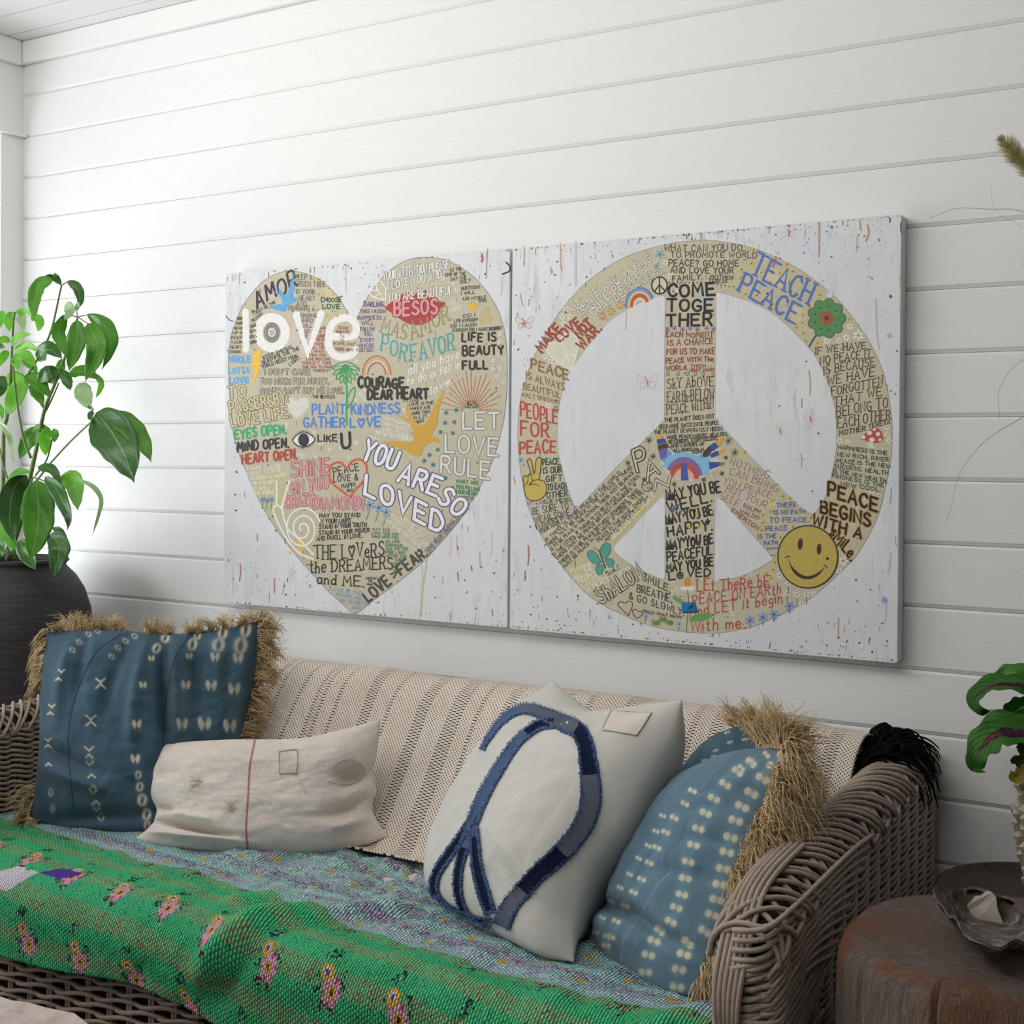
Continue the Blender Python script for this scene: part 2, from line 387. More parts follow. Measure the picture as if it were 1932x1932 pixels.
uvn = t.node('ShaderNodeUVMap'); sp = t.node('ShaderNodeSeparateXYZ'); t.L.new(uvn.outputs[0], sp.inputs[0]); U, V = sp.outputs[0], sp.outputs[1]
jn = t.noise(uvn.outputs[0], 55, 2, .5)
U2 = t.math('ADD', U, t.math('MULTIPLY', t.math('SUBTRACT', jn, .5), .002))
att = t.node('ShaderNodeAttribute', attribute_name='Col'); sa = t.node('ShaderNodeSeparateColor'); t.L.new(att.outputs['Color'], sa.inputs[0]); ZONE = sa.outputs[0]
cu = t.math('MULTIPLY', U2, PI/.0042); cv = t.math('MULTIPLY', V, PI/.0046)
dots = t.math('MULTIPLY', t.math('SINE', cu), t.math('SINE', cv))               # fine chequer ground
dk1 = t.math('GREATER_THAN', dots, .47)
# wide floats in the stripes: columns 11 mm wide, picks 7 mm apart, neighbouring columns half a pick out of step
cw = t.math('DIVIDE', U2, .0105); ci = t.math('FLOOR', cw); par = t.math('MULTIPLY', t.math('MODULO', t.math('ADD', ci, 1000), 2), .5)
fv = t.math('FRACT', t.math('ADD', t.math('DIVIDE', V, .0078), par)); line = t.math('LESS_THAN', fv, .33)
fu = t.math('FRACT', cw); edge = t.math('LESS_THAN', t.math('ABSOLUTE', t.math('SUBTRACT', fu, .5)), .46)
dk2 = t.math('MULTIPLY', line, edge)
zn = t.math('GREATER_THAN', ZONE, .5)
dk = t.math('ADD', t.math('MULTIPLY', dk2, zn), t.math('MULTIPLY', dk1, t.math('SUBTRACT', 1, zn)))
tone = t.ramp(t.noise(uvn.outputs[0], 12, 3), [(.3, lin('#e6d8c8')), (.7, lin('#f0e4d6'))])
t.base(t.mix(dk, tone, lin('#453731')), .9, .1)
hb = t.math('ADD', t.math('MULTIPLY', t.math('MULTIPLY', t.math('ABSOLUTE', t.math('SINE', t.math('MULTIPLY', fv, PI))), zn), 1.6), t.math('MULTIPLY', dots, -.35))
t.bump(hb, .6, .0022)
mb = MB(); mb.grid(P); mb.uv = np.array([[x, LT*j/189] for x in xs for j in range(190)])
px_mid = [517, 531, 570, 603, 613, 640, 694, 704, 740, 797, 806, 853, 863, 872, 905, 952, 962, 1005, 1050, 1060, 1100, 1165, 1176, 1187, 1240, 1252, 1300, 1340, 1352, 1420, 1480, 1492, 1504, 1556, 1568]
cx = [aty(p, 1345+(p-650)*.12, -.24)[0] for p in px_mid]+[-.72, -.78, -.79, -.86, -.92]
zone = np.zeros((NX, 190, 3), np.float32)
for i, x in enumerate(xs):
    if min(abs(x-c) for c in cx) < .0068: zone[i] = 1
mb.vc = zone.reshape(-1, 3)
cl = mb.build('cloth', t.mat, throw, dz=ZO); sm = cl.modifiers.new('thickness', 'SOLIDIFY'); sm.thickness = .004; sm.offset = -1
# black tassel at the corner
BLK = M('black_yarn', '#0d0c0d', .85, .15); mb = MB(); R = random.Random(5)
for k in range(330):
    a = R.uniform(0, 1); s0 = np.array([.884+R.uniform(-.006, .008), -.055-.16*a, -.146-.030*a**1.3+R.uniform(-.008, .008)])
    L = R.choice([R.uniform(.055, .10), R.uniform(.08, .135)]); out = R.uniform(.6, 1.0); pts = []
    hgt = R.uniform(.004, .022); dy = R.uniform(-.02, .05); ph = R.uniform(0, 6); drop = R.uniform(.02, .12)
    for j in range(9):
        u = j/8
        pts.append(s0+np.array([L*out*math.sin(u*1.45), dy*u+.06*u*a+.004*math.sin(ph+7*u), hgt*math.sin(min(1, u*1.5)*PI*.62)-drop*max(0, u-.35)**1.4*1.9+.004*math.cos(ph+6*u)]))
    mb.tube(pts, [.0019]*6+[.0017, .0014, .0009], 4)
for k in range(6):
    pts = [np.array([.885+.012*k, -.07-.03*k*.7, -.138+.01*math.sin(k)])+np.array([.012*math.cos(q*.7), .02*math.sin(q*.9), .010*math.sin(q*.7)]) for q in range(10)]
    mb.tube(pts, .004, 5)
mb.build('black_tassel', BLK, throw, dz=ZO)['label'] = 'black yarn tassel'

# ------------------------------------------------------------------ stitched quilt on the seat
def inpoly(p, poly):
    x, y = p; c = False; n = len(poly); j = n-1
    for i in range(n):
        xi, yi = poly[i]; xj, yj = poly[j]
        if (yi > y) != (yj > y) and x < (xj-xi)*(y-yi)/(yj-yi)+xi: c = not c
        j = i
    return c
CU, CV = .0031, .0046
x0, x1 = -1.0, .884; nu = int((x1-x0)/CU); S_FLAT = .50; RAD = .075; y_back = -.43
def quilt_pt(x, s):
    """height field of the draped cloth at distance s from the back of the seat"""
    hem = .712+.02*(x+.6)*.4
    w = fbm(x*3.3, s*4.0, 5.5)*.006+fbm(x*8, s*8, 2.5)*.0035
    bl = max(0, 1-s/.42); rip = (fbm(x*13, s*11, 7.7)*.018+math.sin(x*34+s*30+3*fbm(x*3, s*3, 1))*.0035)*(.35+bl)*(1 if x > -.35 else .4)
    # the big slanting fold near the middle and lesser ones beside it
    def ridge(xa, sa, xb, sb, h, wd):
        dx, ds = xb-xa, sb-sa; L2 = dx*dx+ds*ds; q = max(0, min(1, ((x-xa)*dx+(s-sa)*ds)/L2)); ex, es = x-xa-q*dx, s-sa-q*ds
        return h*math.exp(-(ex*ex+es*es)/(wd*wd))*(.35+.65*math.sin(PI*min(1, max(0, .12+q*.8))))
    w += ridge(-.075, .62, .07, .38, .030, .030)+ridge(.06, .45, .16, .33, .020, .026)+ridge(-.12, .44, .0, .36, .015, .022)+ridge(-.42, .45, -.30, .36, .010, .03)+ridge(-.58, .42, -.50, .34, .008, .025)
    w += ridge(.75, .60, .87, .40, .014, .03)-ridge(-.03, .66, .02, .58, .012, .02)
    w += .012*max(0, (x-.62)/.26)**2
    top = -.452
    if s < S_FLAT: b = np.array([x, y_back-s, top]); n = np.array([0, 0, 1.0])
    else:
        a = (s-S_FLAT)/RAD
        if a < PI/2: b = np.array([x, y_back-S_FLAT-RAD*math.sin(a), top-RAD*(1-math.cos(a))]); n = np.array([0, -math.sin(a), math.cos(a)])
        else: d = s-S_FLAT-RAD*PI/2; b = np.array([x, y_back-S_FLAT-RAD-.006*math.sin(x*9)*d*8, top-RAD-d]); n = np.array([0, -1.0, 0])
    return b+n*(w+rip*.9+.004)
SM = .705; nv = int(SM/CV)
PQ = np.zeros((nu+1, nv+1, 3))
for i in range(nu+1):
    x = x0+CU*i; sc = 1+.02*math.sin(x*4.2)+.012*math.sin(x*11+1)
    for j in range(nv+1):
        PQ[i, j] = quilt_pt(x, SM*sc*j/nv)
GRN, GRN2 = lin('#48b57c'), lin('#359c66'); DOT, RED = lin('#6fae78'), lin('#b04a50')
BL1, BL2, LIL, PUR = lin('#8fbcb6'), lin('#7f95a0'), lin('#a79bb4'), lin('#7e5b86')
ORA, PNK, MAG, DGR, YEL, WHT = lin('#e0a646'), lin('#e3a3bd'), lin('#c64a72'), lin('#24453b'), lin('#b9a858'), lin('#e0d6d4')
BANDS = [(0, .022, 1), (.022, .050, 0), (.050, .083, 1), (.083, .118, 0), (.118, .156, 1), (.156, .203, 0), (.203, .243, 1), (.243, .290, 0), (.290, .322, 1), (.322, .36, 0), (.36, .42, 1)]
R = random.Random(3)
wp = [(36, 1638), (73, 1650), (49, 1662), (17, 1682), (-12, 1676), (-12, 1650)]; pp = [(73, 1650), (120, 1642), (155, 1651), (150, 1656), (110, 1663)]
cols = np.zeros((nu, nv, 3))
CC = (PQ[:-1, :-1]+PQ[1:, 1:])/2; PXY = pr(CC)
def motif(dx, dv):
    """a small orange flower above a larger pink one, dark leaves around"""
    r = math.hypot(dx+.012, dv+.021)
    if r < .0042: return lin('#6a5580')
    if r < .0075: return WHT*.85
    if r < .0135: return ORA
    r = math.hypot((dx-.006), (dv-.006)*.85)
    if r < .0035: return lin('#3c3140')
    if r < .0095: return ORA*.95
    if r < .0195: return PNK if math.sin(math.atan2(dv-.006, dx-.006)*6) > -.55 or r < .014 else MAG
    for (lx, lv, lr) in ((.020, -.022, .010), (.026, -.008, .008), (-.024, .006, .008), (-.014, .030, .009), (.012, .034, .008), (-.030, -.014, .006), (-.012, -.055, .011), (-.022, -.046, .008)):
        if math.hypot(dx-lx, dv-lv) < lr and R.random() < .55: return (DGR if lv < .02 else lin('#5b2434')) if R.random() < .8 else lin('#8fb09a')
    return None
for i in range(nu):
    x = x0+CU*(i+.5)
    for j in range(nv):
        s = SM*(j+.5)/nv; v = s-.312-.098*(x+.98)
        if v < 0:
            f = fbm(x*4, v*16, 2); g = fbm(x*2.2, v*26, 11); b = math.sin(v*88+2.4*fbm(x*1.5, v*3)); q = R.random()
            c = BL1 if q < .52+1.1*f else (BL2 if q < .80+.9*g else LIL)
            if b+1.3*g > .45 and R.random() < .40: c = LIL if R.random() < .45 else (PUR if R.random() < .8 else lin('#a8466c'))
            elif b+f < -.55 and R.random() < .5: c = lin('#a9d0c6')
            elif R.random() < .05: c = WHT*.85
            c = c*(1+R.uniform(-.10, .08)+.16*fbm(x*7, v*20, 21))
            gx = (x*.93-v*.35)/.074; gv = (v+.05*math.sin(x*2))/.052; fx, fv = gx-round(gx), gv-round(gv)
            if (int(round(gx))+int(round(gv))) % 2 == 0 and math.hypot(fx*1.2, fv*1.0) < .155: c = YEL if R.random() < .8 else ORA
            if v > -.012: c = lin('#9dbdc2')*(1+R.uniform(-.2, .05))
            if fbm(x*4.4, v*9, 8) > .60 and R.random() < .2: c = lin('#b3304f')
        else:
            kind = [k for a, b, k in BANDS if a <= v+.003*fbm(x*6, v*5) < b]; kind = kind[0] if kind else 0
            c = (GRN if kind == 0 else DOT)*(1+R.uniform(-.16, .12)+.10*fbm(x*5, v*9, 4))
            if kind == 1 and (i//2+j) % 3 == 0 and (i+j*2) % 2 == 0 and R.random() < .40: c = RED*(1+R.uniform(-.2, .15))
            if kind == 0 and R.random() < .03: c = GRN2*.7
            for v0, per, ph in ((.150, .1430, -.504), (.305, .1470, -.551), (-.004, .1440, -.43)):
                if abs(v-v0) < .08 and (v0 > 0 or v > .004):
                    q = (x-ph)/per; q -= round(q); m = motif(q*per, v-v0)
                    if m is not None and (v0 > 0 or R.random() < .35): c = m if v0 > 0 else (lin('#7d2f3c') if R.random() < .5 else DGR)
        p = PXY[i, j]
        if p[0] < 180 and 1620 < p[1] < 1700:
            if inpoly(p, wp): c = lin('#d9cfd6')
            elif inpoly(p, pp): c = lin('#5f3f9c')
        cols[i, j] = np.minimum(c*(1.42 if v >= 0 else 1.5), .95)
quilt = empty('kantha_quilt', (0, -.8, ZO-.45), 'green and teal stitched quilt with pink flowers covering the sofa seat', 'quilt')
t = NT('stitched_cotton_quilt'); at = t.node('ShaderNodeAttribute', attribute_name='Col'); uvn = t.node('ShaderNodeUVMap')
sp = t.node('ShaderNodeSeparateXYZ'); t.L.new(uvn.outputs[0], sp.inputs[0])
jn = t.noise(uvn.outputs[0], .35, 2, .5)
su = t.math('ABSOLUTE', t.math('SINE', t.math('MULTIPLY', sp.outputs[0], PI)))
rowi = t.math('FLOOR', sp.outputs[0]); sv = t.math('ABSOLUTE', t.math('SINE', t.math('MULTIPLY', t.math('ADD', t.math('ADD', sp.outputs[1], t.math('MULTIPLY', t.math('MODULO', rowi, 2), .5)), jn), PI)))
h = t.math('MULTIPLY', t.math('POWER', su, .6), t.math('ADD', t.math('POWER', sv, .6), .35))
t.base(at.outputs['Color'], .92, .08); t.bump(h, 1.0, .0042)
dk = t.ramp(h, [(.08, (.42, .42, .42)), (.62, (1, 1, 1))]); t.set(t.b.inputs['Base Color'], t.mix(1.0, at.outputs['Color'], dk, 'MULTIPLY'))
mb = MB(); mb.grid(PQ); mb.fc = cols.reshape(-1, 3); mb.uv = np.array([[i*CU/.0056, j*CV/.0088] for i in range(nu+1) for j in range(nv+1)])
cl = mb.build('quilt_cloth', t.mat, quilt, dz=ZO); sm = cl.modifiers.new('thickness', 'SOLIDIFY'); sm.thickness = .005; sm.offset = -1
# ------------------------------------------------------------------ cushions
def A3(p): return aty(*p)
class Cushion:
    """two cloth faces sewn along four edge curves and stuffed; u runs along the top, v down"""
    def __init__(s, top, right, bottom, left, tf, tb, nu=200, nv=200, wr=.006, creases=(), pw=(2.6, .62), seed=1, dents=(), s_cr=1.0):
        T, B = crom([A3(p) for p in top], nu), crom([A3(p) for p in bottom], nu); L, Rr = crom([A3(p) for p in left], nv), crom([A3(p) for p in right], nv)
        u = np.linspace(0, 1, nu)[:, None, None]; v = np.linspace(0, 1, nv)[None, :, None]
        S = (1-v)*T[:, None]+v*B[:, None]+(1-u)*L[None]+u*Rr[None]-((1-u)*(1-v)*T[0]+u*(1-v)*T[-1]+(1-u)*v*B[0]+u*v*B[-1])
        du = np.gradient(S, axis=0); dv = np.gradient(S, axis=1); n = np.cross(du, dv); n /= np.linalg.norm(n, axis=2)[..., None]+1e-9
        m = n.mean((0, 1)); m /= np.linalg.norm(m)
        if m @ (CAM-S.mean((0, 1))) < 0: n, m = -n, -m
        n = n*.35+m*.65; n /= np.linalg.norm(n, axis=2)[..., None]
        f = lambda t: (1-np.abs(2*t-1)**pw[0]).clip(0)**pw[1]
        w = f(u)*f(v)
        rad = np.zeros((nu, nv, 1))
        for i in range(nu):
            for j in range(nv):
                a, b = i/(nu-1), j/(nv-1); edge = min(1, 6*min(a, 1-a, b, 1-b))
                rad[i, j] = wr*edge*(fbm(a*4+seed, b*4, seed*3.1)+.5*fbm(a*9, b*9+seed, 4.4))
        # gathers that run in from the edges
        U, V = u[..., 0]+0*v[..., 0], v[..., 0]+0*u[..., 0]
        for (ua, va, ub, vb, dep, wd) in creases:
            dx, dy = ub-ua, vb-va; q = np.clip(((U-ua)*dx+(V-va)*dy)/(dx*dx+dy*dy), 0, 1); d2 = (U-ua-q*dx)**2+(V-va-q*dy)**2
            rad[..., 0] += dep*s_cr*np.exp(-d2/(wd*wd))*np.sqrt(np.clip(np.sin(PI*np.clip(q, .03, .97)), 0, 1))
        s.F = S+n*(w*tf+rad*(w**.5)); s.B = S-n*(w*tb+rad*.4*(w**.5)); s.S = S; s.n = n; s.nu, s.nv = nu, nv; s.m = m
        s.px = pr(s.F); s.px_b = pr(s.B); s.U, s.V = U, V; s.edges = dict(top=T, right=Rr, bottom=B, left=L); s.cen = S.mean((0, 1))
        vs = [tuple(p) for p in s.F.reshape(-1, 3)]; fs = [(i*nv+j, (i+1)*nv+j, (i+1)*nv+j+1, i*nv+j+1) for i in range(nu-1) for j in range(nv-1)]
        s.bvh = BVHTree.FromPolygons(vs, fs)
    def hit(s, x, y, lift=.002):
        d = ray(x, y); h = s.bvh.ray_cast(Vector(CAM), Vector(d).normalized())
        k = 0; cx, cy = pr(s.cen)
        while h[0] is None and k < 30: x, y, k = x+(cx-x)*.025, y+(cy-y)*.025, k+1; h = s.bvh.ray_cast(Vector(CAM), Vector(ray(x, y)).normalized())
        nn = np.array(h[1]); nn = nn if nn @ (CAM-np.array(h[0])) > 0 else -nn
        return np.array(h[0])+nn*lift, nn
    def build(s, name, mat, parent, front, back):
        nu, nv = s.nu, s.nv; idf = np.arange(nu*nv).reshape(nu, nv); idb = idf+nu*nv
        idb[0, :] = idf[0, :]; idb[-1, :] = idf[-1, :]; idb[:, 0] = idf[:, 0]; idb[:, -1] = idf[:, -1]
        mb = MB(); mb.v = [tuple(p) for p in s.F.reshape(-1, 3)]+[tuple(p) for p in s.B.reshape(-1, 3)]
        for i in range(nu-1):
            for j in range(nv-1):
                mb.f.append((idf[i, j], idf[i+1, j], idf[i+1, j+1], idf[i, j+1])); mb.f.append((idb[i, j], idb[i, j+1], idb[i+1, j+1], idb[i+1, j]))
        mb.f = [tuple(int(k) for k in f) for f in mb.f]; mb.m = [0]*len(mb.f)
        mb.vc = np.vstack([front.reshape(-1, 3), back.reshape(-1, 3)]); uvs = np.stack([s.U, s.V], -1).reshape(-1, 2); mb.uv = np.vstack([uvs, uvs])
        return mb.build(name, mat, parent, dz=ZO)
def cloth_mat(name, rough=.9, weave=900, strength=.25, slub=.06):
    t = NT(name); a = t.node('ShaderNodeAttribute', attribute_name='Col'); v = t.coord('Object'); uvn = t.node('ShaderNodeUVMap')
    f1 = t.noise(t.coord('UV', (1, .06, 1)), 260, 2, .6); f2 = t.noise(t.coord('UV', (.06, 1, 1)), 260, 2, .6); th = t.math('ADD', f1, f2)
    f = t.math('MULTIPLY', th, .5); k = t.ramp(f, [(.35, (1-slub*2.2,)*3), (.65, (1+slub,)*3)])
    t.base(t.mix(1.0, a.outputs['Color'], k, 'MULTIPLY'), rough, .1); t.bump(t.math('ADD', th, t.noise(v, weave, 2, .5)), strength, .0012)
    t.b.inputs['Sheen Weight'].default_value = .15; return t.mat
INDIGO = cloth_mat('indigo_dyed_cotton', slub=.10); LINEN = cloth_mat('natural_linen', slub=.09, strength=.5); CANV = cloth_mat('off_white_cotton', slub=.03, strength=.3)
FUR = NT('tan_fringe_yarn'); _v = FUR.coord('Object'); FUR.base(FUR.ramp(FUR.noise(_v, 45, 3, .6), [(.25, lin('#a5865c')), (.5, lin('#cdb288')), (.75, lin('#ead6b0'))]), .8, .15); FUR = FUR.mat
def blob(px, col, x, y, rx, ry, ang, c, k=1.0, soft=.35):
    dx, dy = px[..., 0]-x, px[..., 1]-y; ca, sa = math.cos(ang), math.sin(ang); e = np.sqrt(((dx*ca+dy*sa)/rx)**2+((-dx*sa+dy*ca)/ry)**2)
    w = np.clip((1+soft-e)/(2*soft), 0, 1)*k; w = w*w*(3-2*w); col += w[..., None]*(c-col)
def seg(px, col, xa, ya, xb, yb, wd, c, k=1.0, soft=.5):
    dx, dy = xb-xa, yb-ya; q = np.clip(((px[..., 0]-xa)*dx+(px[..., 1]-ya)*dy)/(dx*dx+dy*dy+1e-9), 0, 1)
    e = np.hypot(px[..., 0]-xa-q*dx, px[..., 1]-ya-q*dy)/wd; w = np.clip((1+soft-e)/(2*soft), 0, 1)*k; col += w[..., None]*(c-col)
def fringe(mb, cu, edge, t0, t1, n, length, seed, grav=.02, spread=.35, fwd=.0, curl=.012, outk=1.0):
    R = random.Random(seed); E = cu.edges[edge]; n = int(n*.62); ntuft = max(4, n//11)
    tufts = [(R.uniform(t0, t1), R.uniform(.65, 1.25), R.gauss(0, spread), R.gauss(fwd, spread), R.uniform(0, 6.3), R.uniform(-.4, .4)) for _ in range(ntuft)]
    for k in range(n):
        tt, lk, sd, fd, ph, sw = tufts[k % ntuft]; t = min(1, max(0, tt+R.gauss(0, .010))); i = int(t*(len(E)-1)); p0 = E[i]
        tan = E[min(i+1, len(E)-1)]-E[max(i-1, 0)]; tan /= np.linalg.norm(tan)+1e-9
        out = p0-cu.cen; out -= tan*(out @ tan)*.8; out /= np.linalg.norm(out)+1e-9
        d = out*outk+tan*(sd+R.gauss(0, .12))+cu.m*(fd+R.gauss(0, .15)); d /= np.linalg.norm(d)
        L = length*lk*R.uniform(.7, 1.15); pts = []; side = np.cross(d, cu.m); cr = curl*R.uniform(.4, 1.3); f0 = R.uniform(4.5, 8)
        q0 = p0-out*.006+cu.m*R.uniform(-.010, .014)
        for j in range(8):
            u = j/7
            pts.append(q0+d*L*u+side*(cr*math.sin(ph+f0*u)*u+sw*L*.35*u*u)+cu.m*cr*.7*math.cos(ph*1.7+f0*u)*u+np.array([0, 0, -grav*u*u*2]))
        mb.tube(pts, [.0013, .0013, .0012, .0011, .0010, .0008, .0006, .0003], 3, cap=False)
def backing(cu, c): return np.tile(np.asarray(c, float), (cu.nu, cu.nv, 1))
def cush_root(name, cu, label, group=None):
    p = cu.F.reshape(-1, 3); q = p[np.argmin(p[:, 2])]; return empty(name, up((cu.cen[0], cu.cen[1], q[2])), label, 'cushion', group)
IN1, IN2, CRM = lin('#4b6575'), lin('#384f5e'), lin('#d9cdb8')
def indigo_base(cu, seed, a=IN1, b=IN2):
    c = np.zeros((cu.nu, cu.nv, 3))
    for i in range(cu.nu):
        for j in range(cu.nv):
            u, v = i/(cu.nu-1), j/(cu.nv-1); f = .5+.5*fbm(u*3+seed, v*1.2, seed)+.25*fbm(u*14, v*3, seed+2); c[i, j] = a+(b-a)*min(1, max(0, f))
    return c
# --- big indigo cushion in the left corner
cA = Cushion(top=[(88, 1190, -.62), (200, 1186, -.56), (300, 1196, -.50), (400, 1190, -.42), (492, 1168, -.33)],
             right=[(492, 1168, -.33), (488, 1230, -.34), (478, 1300, -.36), (456, 1392, -.41)],
             bottom=[(52, 1545, -.745), (110, 1561, -.72), (210, 1569, -.67), (300, 1574, -.625), (400, 1500, -.50), (456, 1392, -.41)],
             left=[(88, 1190, -.62), (76, 1280, -.645), (74, 1400, -.69), (64, 1490, -.72), (52, 1545, -.745)], tf=.085, tb=.06, nu=260, nv=240, wr=.010, seed=2, s_cr=3.0,
             creases=[(.42, .02, .30, .5, -.006, .03), (.50, .02, .42, .6, .008, .03), (.57, .02, .55, .7, -.012, .022), (.63, .03, .60, .55, .010, .03), (.70, .02, .68, .5, -.008, .025), (.78, .02, .80, .4, .006, .03),
                      (.02, .60, .30, .74, -.012, .03), (.03, .70, .34, .83, .009, .03), (.10, .97, .5, .90, -.012, .035), (.55, .96, .42, .72, -.008, .04), (.75, .80, .52, .70, -.010, .04), (.15, .05, .10, .5, .006, .03), (.22, .03, .2, .4, -.006, .025)])
col = indigo_base(cA, 1.3); px = cA.px; P2 = lambda x, y: (x/3.45, 1140+y/3.45)
def oval(x, y, rx, ry, ang=0.1, k=.9, hole=True):
    X, Y = P2(x, y); blob(px, col, X, Y, rx*1.5, ry*1.4, ang, lin('#6f929d'), .35, .6); blob(px, col, X, Y, rx, ry, ang, CRM, k, .3)
    if hole: blob(px, col, X, Y, rx*.38, ry*.75, ang, IN2, .85, .5)
def bfly(x, y, s, k=.95):
    X, Y = P2(x, y); blob(px, col, X, Y, s*1.5, s*1.5, 0, lin('#6b8f9a'), .35, .6)
    for sx in (-1, 1): blob(px, col, X+sx*s*.5, Y, s*.42, s*.95, sx*.22, CRM, k, .3)
    blob(px, col, X, Y-s*.85, s*.28, s*.55, 0, IN1, .9, .4); blob(px, col, X, Y+s*.85, s*.28, s*.55, 0, IN1, .9, .4)
def vee(x, y, s, up_=1, k=.85, th=1.5):
    X, Y = P2(x, y); seg(px, col, X-s, Y-up_*s*.55, X, Y+up_*s*.3, th, CRM, k); seg(px, col, X, Y+up_*s*.3, X+s, Y-up_*s*.6, th, CRM, k)
for a in ((400, 437), (337, 665), (312, 885)): vee(*a, 5.5, 1)
for a in ((380, 485), (327, 708), (312, 920), (315, 1040)): vee(*a, 5, -1)
for a in ((330, 1225), (343, 1330)): oval(*a, 4.5, 8.5, 0, .5)
for a in ((655, 507), (592, 750)): vee(a[0], a[1]-8, 9, 1); vee(a[0], a[1]+22, 9, -1)
vee(580, 945, 8, 1); vee(580, 985, 7, -1); vee(583, 1040, 7, 1); vee(597, 1115, 7, -1); vee(605, 1190, 7, -1); vee(607, 1225, 6, 1); vee(625, 1290, 8, -1); vee(628, 1340, 6, 1); vee(657, 1400, 6, 1)
for a in ((583, 1015), (606, 1205), (627, 1318), (657, 1385)): oval(*a, 5, 9, 0, .3)
for a in ((930, 525, 7), (890, 780, 9), (880, 1005, 9)): bfly(*a)
for a in ((900, 1112, 6, 8), (910, 1188, 7, 9), (926, 1275, 9, 12), (955, 1368, 8.5, 11), (957, 1440, 6, 9)): oval(*a, .15)
for a in ((1210, 525, 9), (1375, 530, 11), (1525, 550, 12), (1185, 778, 11), (1332, 778, 13), (1497, 792, 13), (1232, 337, 6.5), (1400, 342, 9), (1550, 350, 10)): bfly(*a)
for a in ((1252, 262, 9, 12), (1285, 200, 7, 9), (1422, 265, 12, 13), (1450, 185, 9, 13), (1566, 268, 13, 16), (1600, 165, 10, 15)): oval(*a, .2)
for a in ((635, 172), (575, 195), (517, 245), (470, 298), (875, 207), (818, 238), (768, 285), (728, 340)): oval(*a, 6.5, 5, .6, .55)
for a in ((1075, 222, 8, 9), (1020, 287, 8, 10)): oval(*a, .5)
bfly(985, 352, 6)
for x0_, x1_ in ((1210, 1190), (1375, 1335), (1525, 1500), (1420, 1400), (1570, 1545)): seg(px, col, *P2(x0_, 230), *P2(x1_, 850), 9, lin('#5d8492'), .28, .9)
for ln in ([(790, 195), (640, 300), (560, 430), (480, 640), (445, 850), (455, 1100), (485, 1350)], [(1240, 200), (1150, 330), (1105, 480), (1075, 680), (1058, 900)]):
    Q = crom([P2(*p) for p in ln], 60)
    for a, b in zip(Q[:-1:1], Q[1::1]): seg(px, col, a[0], a[1], b[0], b[1], 1.3, lin('#1c2f40'), .75)
pA = cush_root('fringed_cushion', cA, 'big indigo tie-dyed cushion with tan fringe propped in the left corner of the sofa', 'indigo fringed cushions')
cA.build('cover', INDIGO, pA, col, backing(cA, IN2))
mb = MB(); fringe(mb, cA, 'top', .0, 1, 1150, .050, 1, grav=.003, spread=.75, curl=.014); fringe(mb, cA, 'right', .0, 1, 1900, .060, 2, grav=.008, spread=.5, curl=.014); fringe(mb, cA, 'left', 0, .3, 380, .042, 3, spread=.5); fringe(mb, cA, 'left', .82, 1, 260, .06, 4, spread=.6); fringe(mb, cA, 'bottom', 0, .04, 120, .05, 5)
mb.build('fringe', FUR, pA, dz=ZO)['label'] = 'shaggy tan fringe'

# --- linen lumbar cushion
cL = Cushion(top=[(286, 1412, -.60), (330, 1402, -.585), (430, 1396, -.54), (560, 1394, -.47), (640, 1378, -.43), (718, 1357, -.38)],
             right=[(718, 1357, -.38), (711, 1420, -.40), (704, 1458, -.405), (711, 1490, -.41), (703, 1520, -.42), (712, 1548, -.425), (732, 1577, -.425)],
             bottom=[(252, 1584, -.70), (330, 1600, -.685), (430, 1609, -.65), (520, 1612, -.60), (610, 1608, -.54), (690, 1594, -.46), (732, 1577, -.425)],
             left=[(286, 1412, -.60), (282, 1460, -.615), (284, 1500, -.63), (296, 1530, -.64), (284, 1560, -.67), (252, 1584, -.70)], tf=.075, tb=.05, nu=260, nv=190, wr=.006, seed=5, s_cr=2.0,
             creases=[(.0, .76, .42, .88, -.022, .020), (.03, .90, .50, .94, .012, .03), (.05, .70, .35, .78, .008, .03), (.98, .62, .78, .74, -.014, .05), (.98, .80, .80, .88, .010, .04), (.02, .62, .14, .70, -.012, .03), (.97, .45, .85, .55, -.008, .04)])
LB = lin('#e4d9cf'); col = backing(cL, LB)
for i in range(cL.nu):
    for j in range(cL.nv): col[i, j] *= 1+.07*fbm(i/30, j/30, 3)
px = cL.px; P3 = lambda x, y: (240+x/3.116, 1240+y/3.116)
Q = crom([P3(*p) for p in [(752, 480), (722, 640), (712, 800), (700, 1000), (706, 1100), (712, 1180)]], 110)
for k in range(0, 108, 2): a, b = Q[k], Q[k+1]; seg(px, col, a[0]-.6, a[1], b[0]+.6, b[1], 1.5, lin('#a32f3d'), .95)
blob(px, col, *P3(945, 615), 17, 21, 0, lin('#d3c8bd'), .6, .2); blob(px, col, *P3(1300, 670), 30, 22, -.2, lin('#a39485'), .55, .35)
for x, y, r_ in ((410, 740, 16), (610, 880, 17), (200, 650, 12)): blob(px, col, *P3(x, y), r_, r_, 0, lin('#cdbd9f'), .55, .6)
pL = cush_root('linen_cushion', cL, 'small oblong natural linen cushion with one red stitched stripe and darned patches')
cL.build('cover', LINEN, pL, col, backing(cL, LB))
mb = MB(); R = random.Random(9)
def yarn(mb, cu, pts, wd, n=40, wob=.6, lift=.0015):
    Q = crom(pts, n); mb.tube([cu.hit(q[0]+R.uniform(-wob, wob), q[1]+R.uniform(-wob, wob), lift)[0] for q in Q], wd, 4)
DARN = M('darning_thread', '#bfae98', .9)
sq = [P3(*p) for p in ((892, 555), (1000, 545), (1000, 680), (895, 687))]
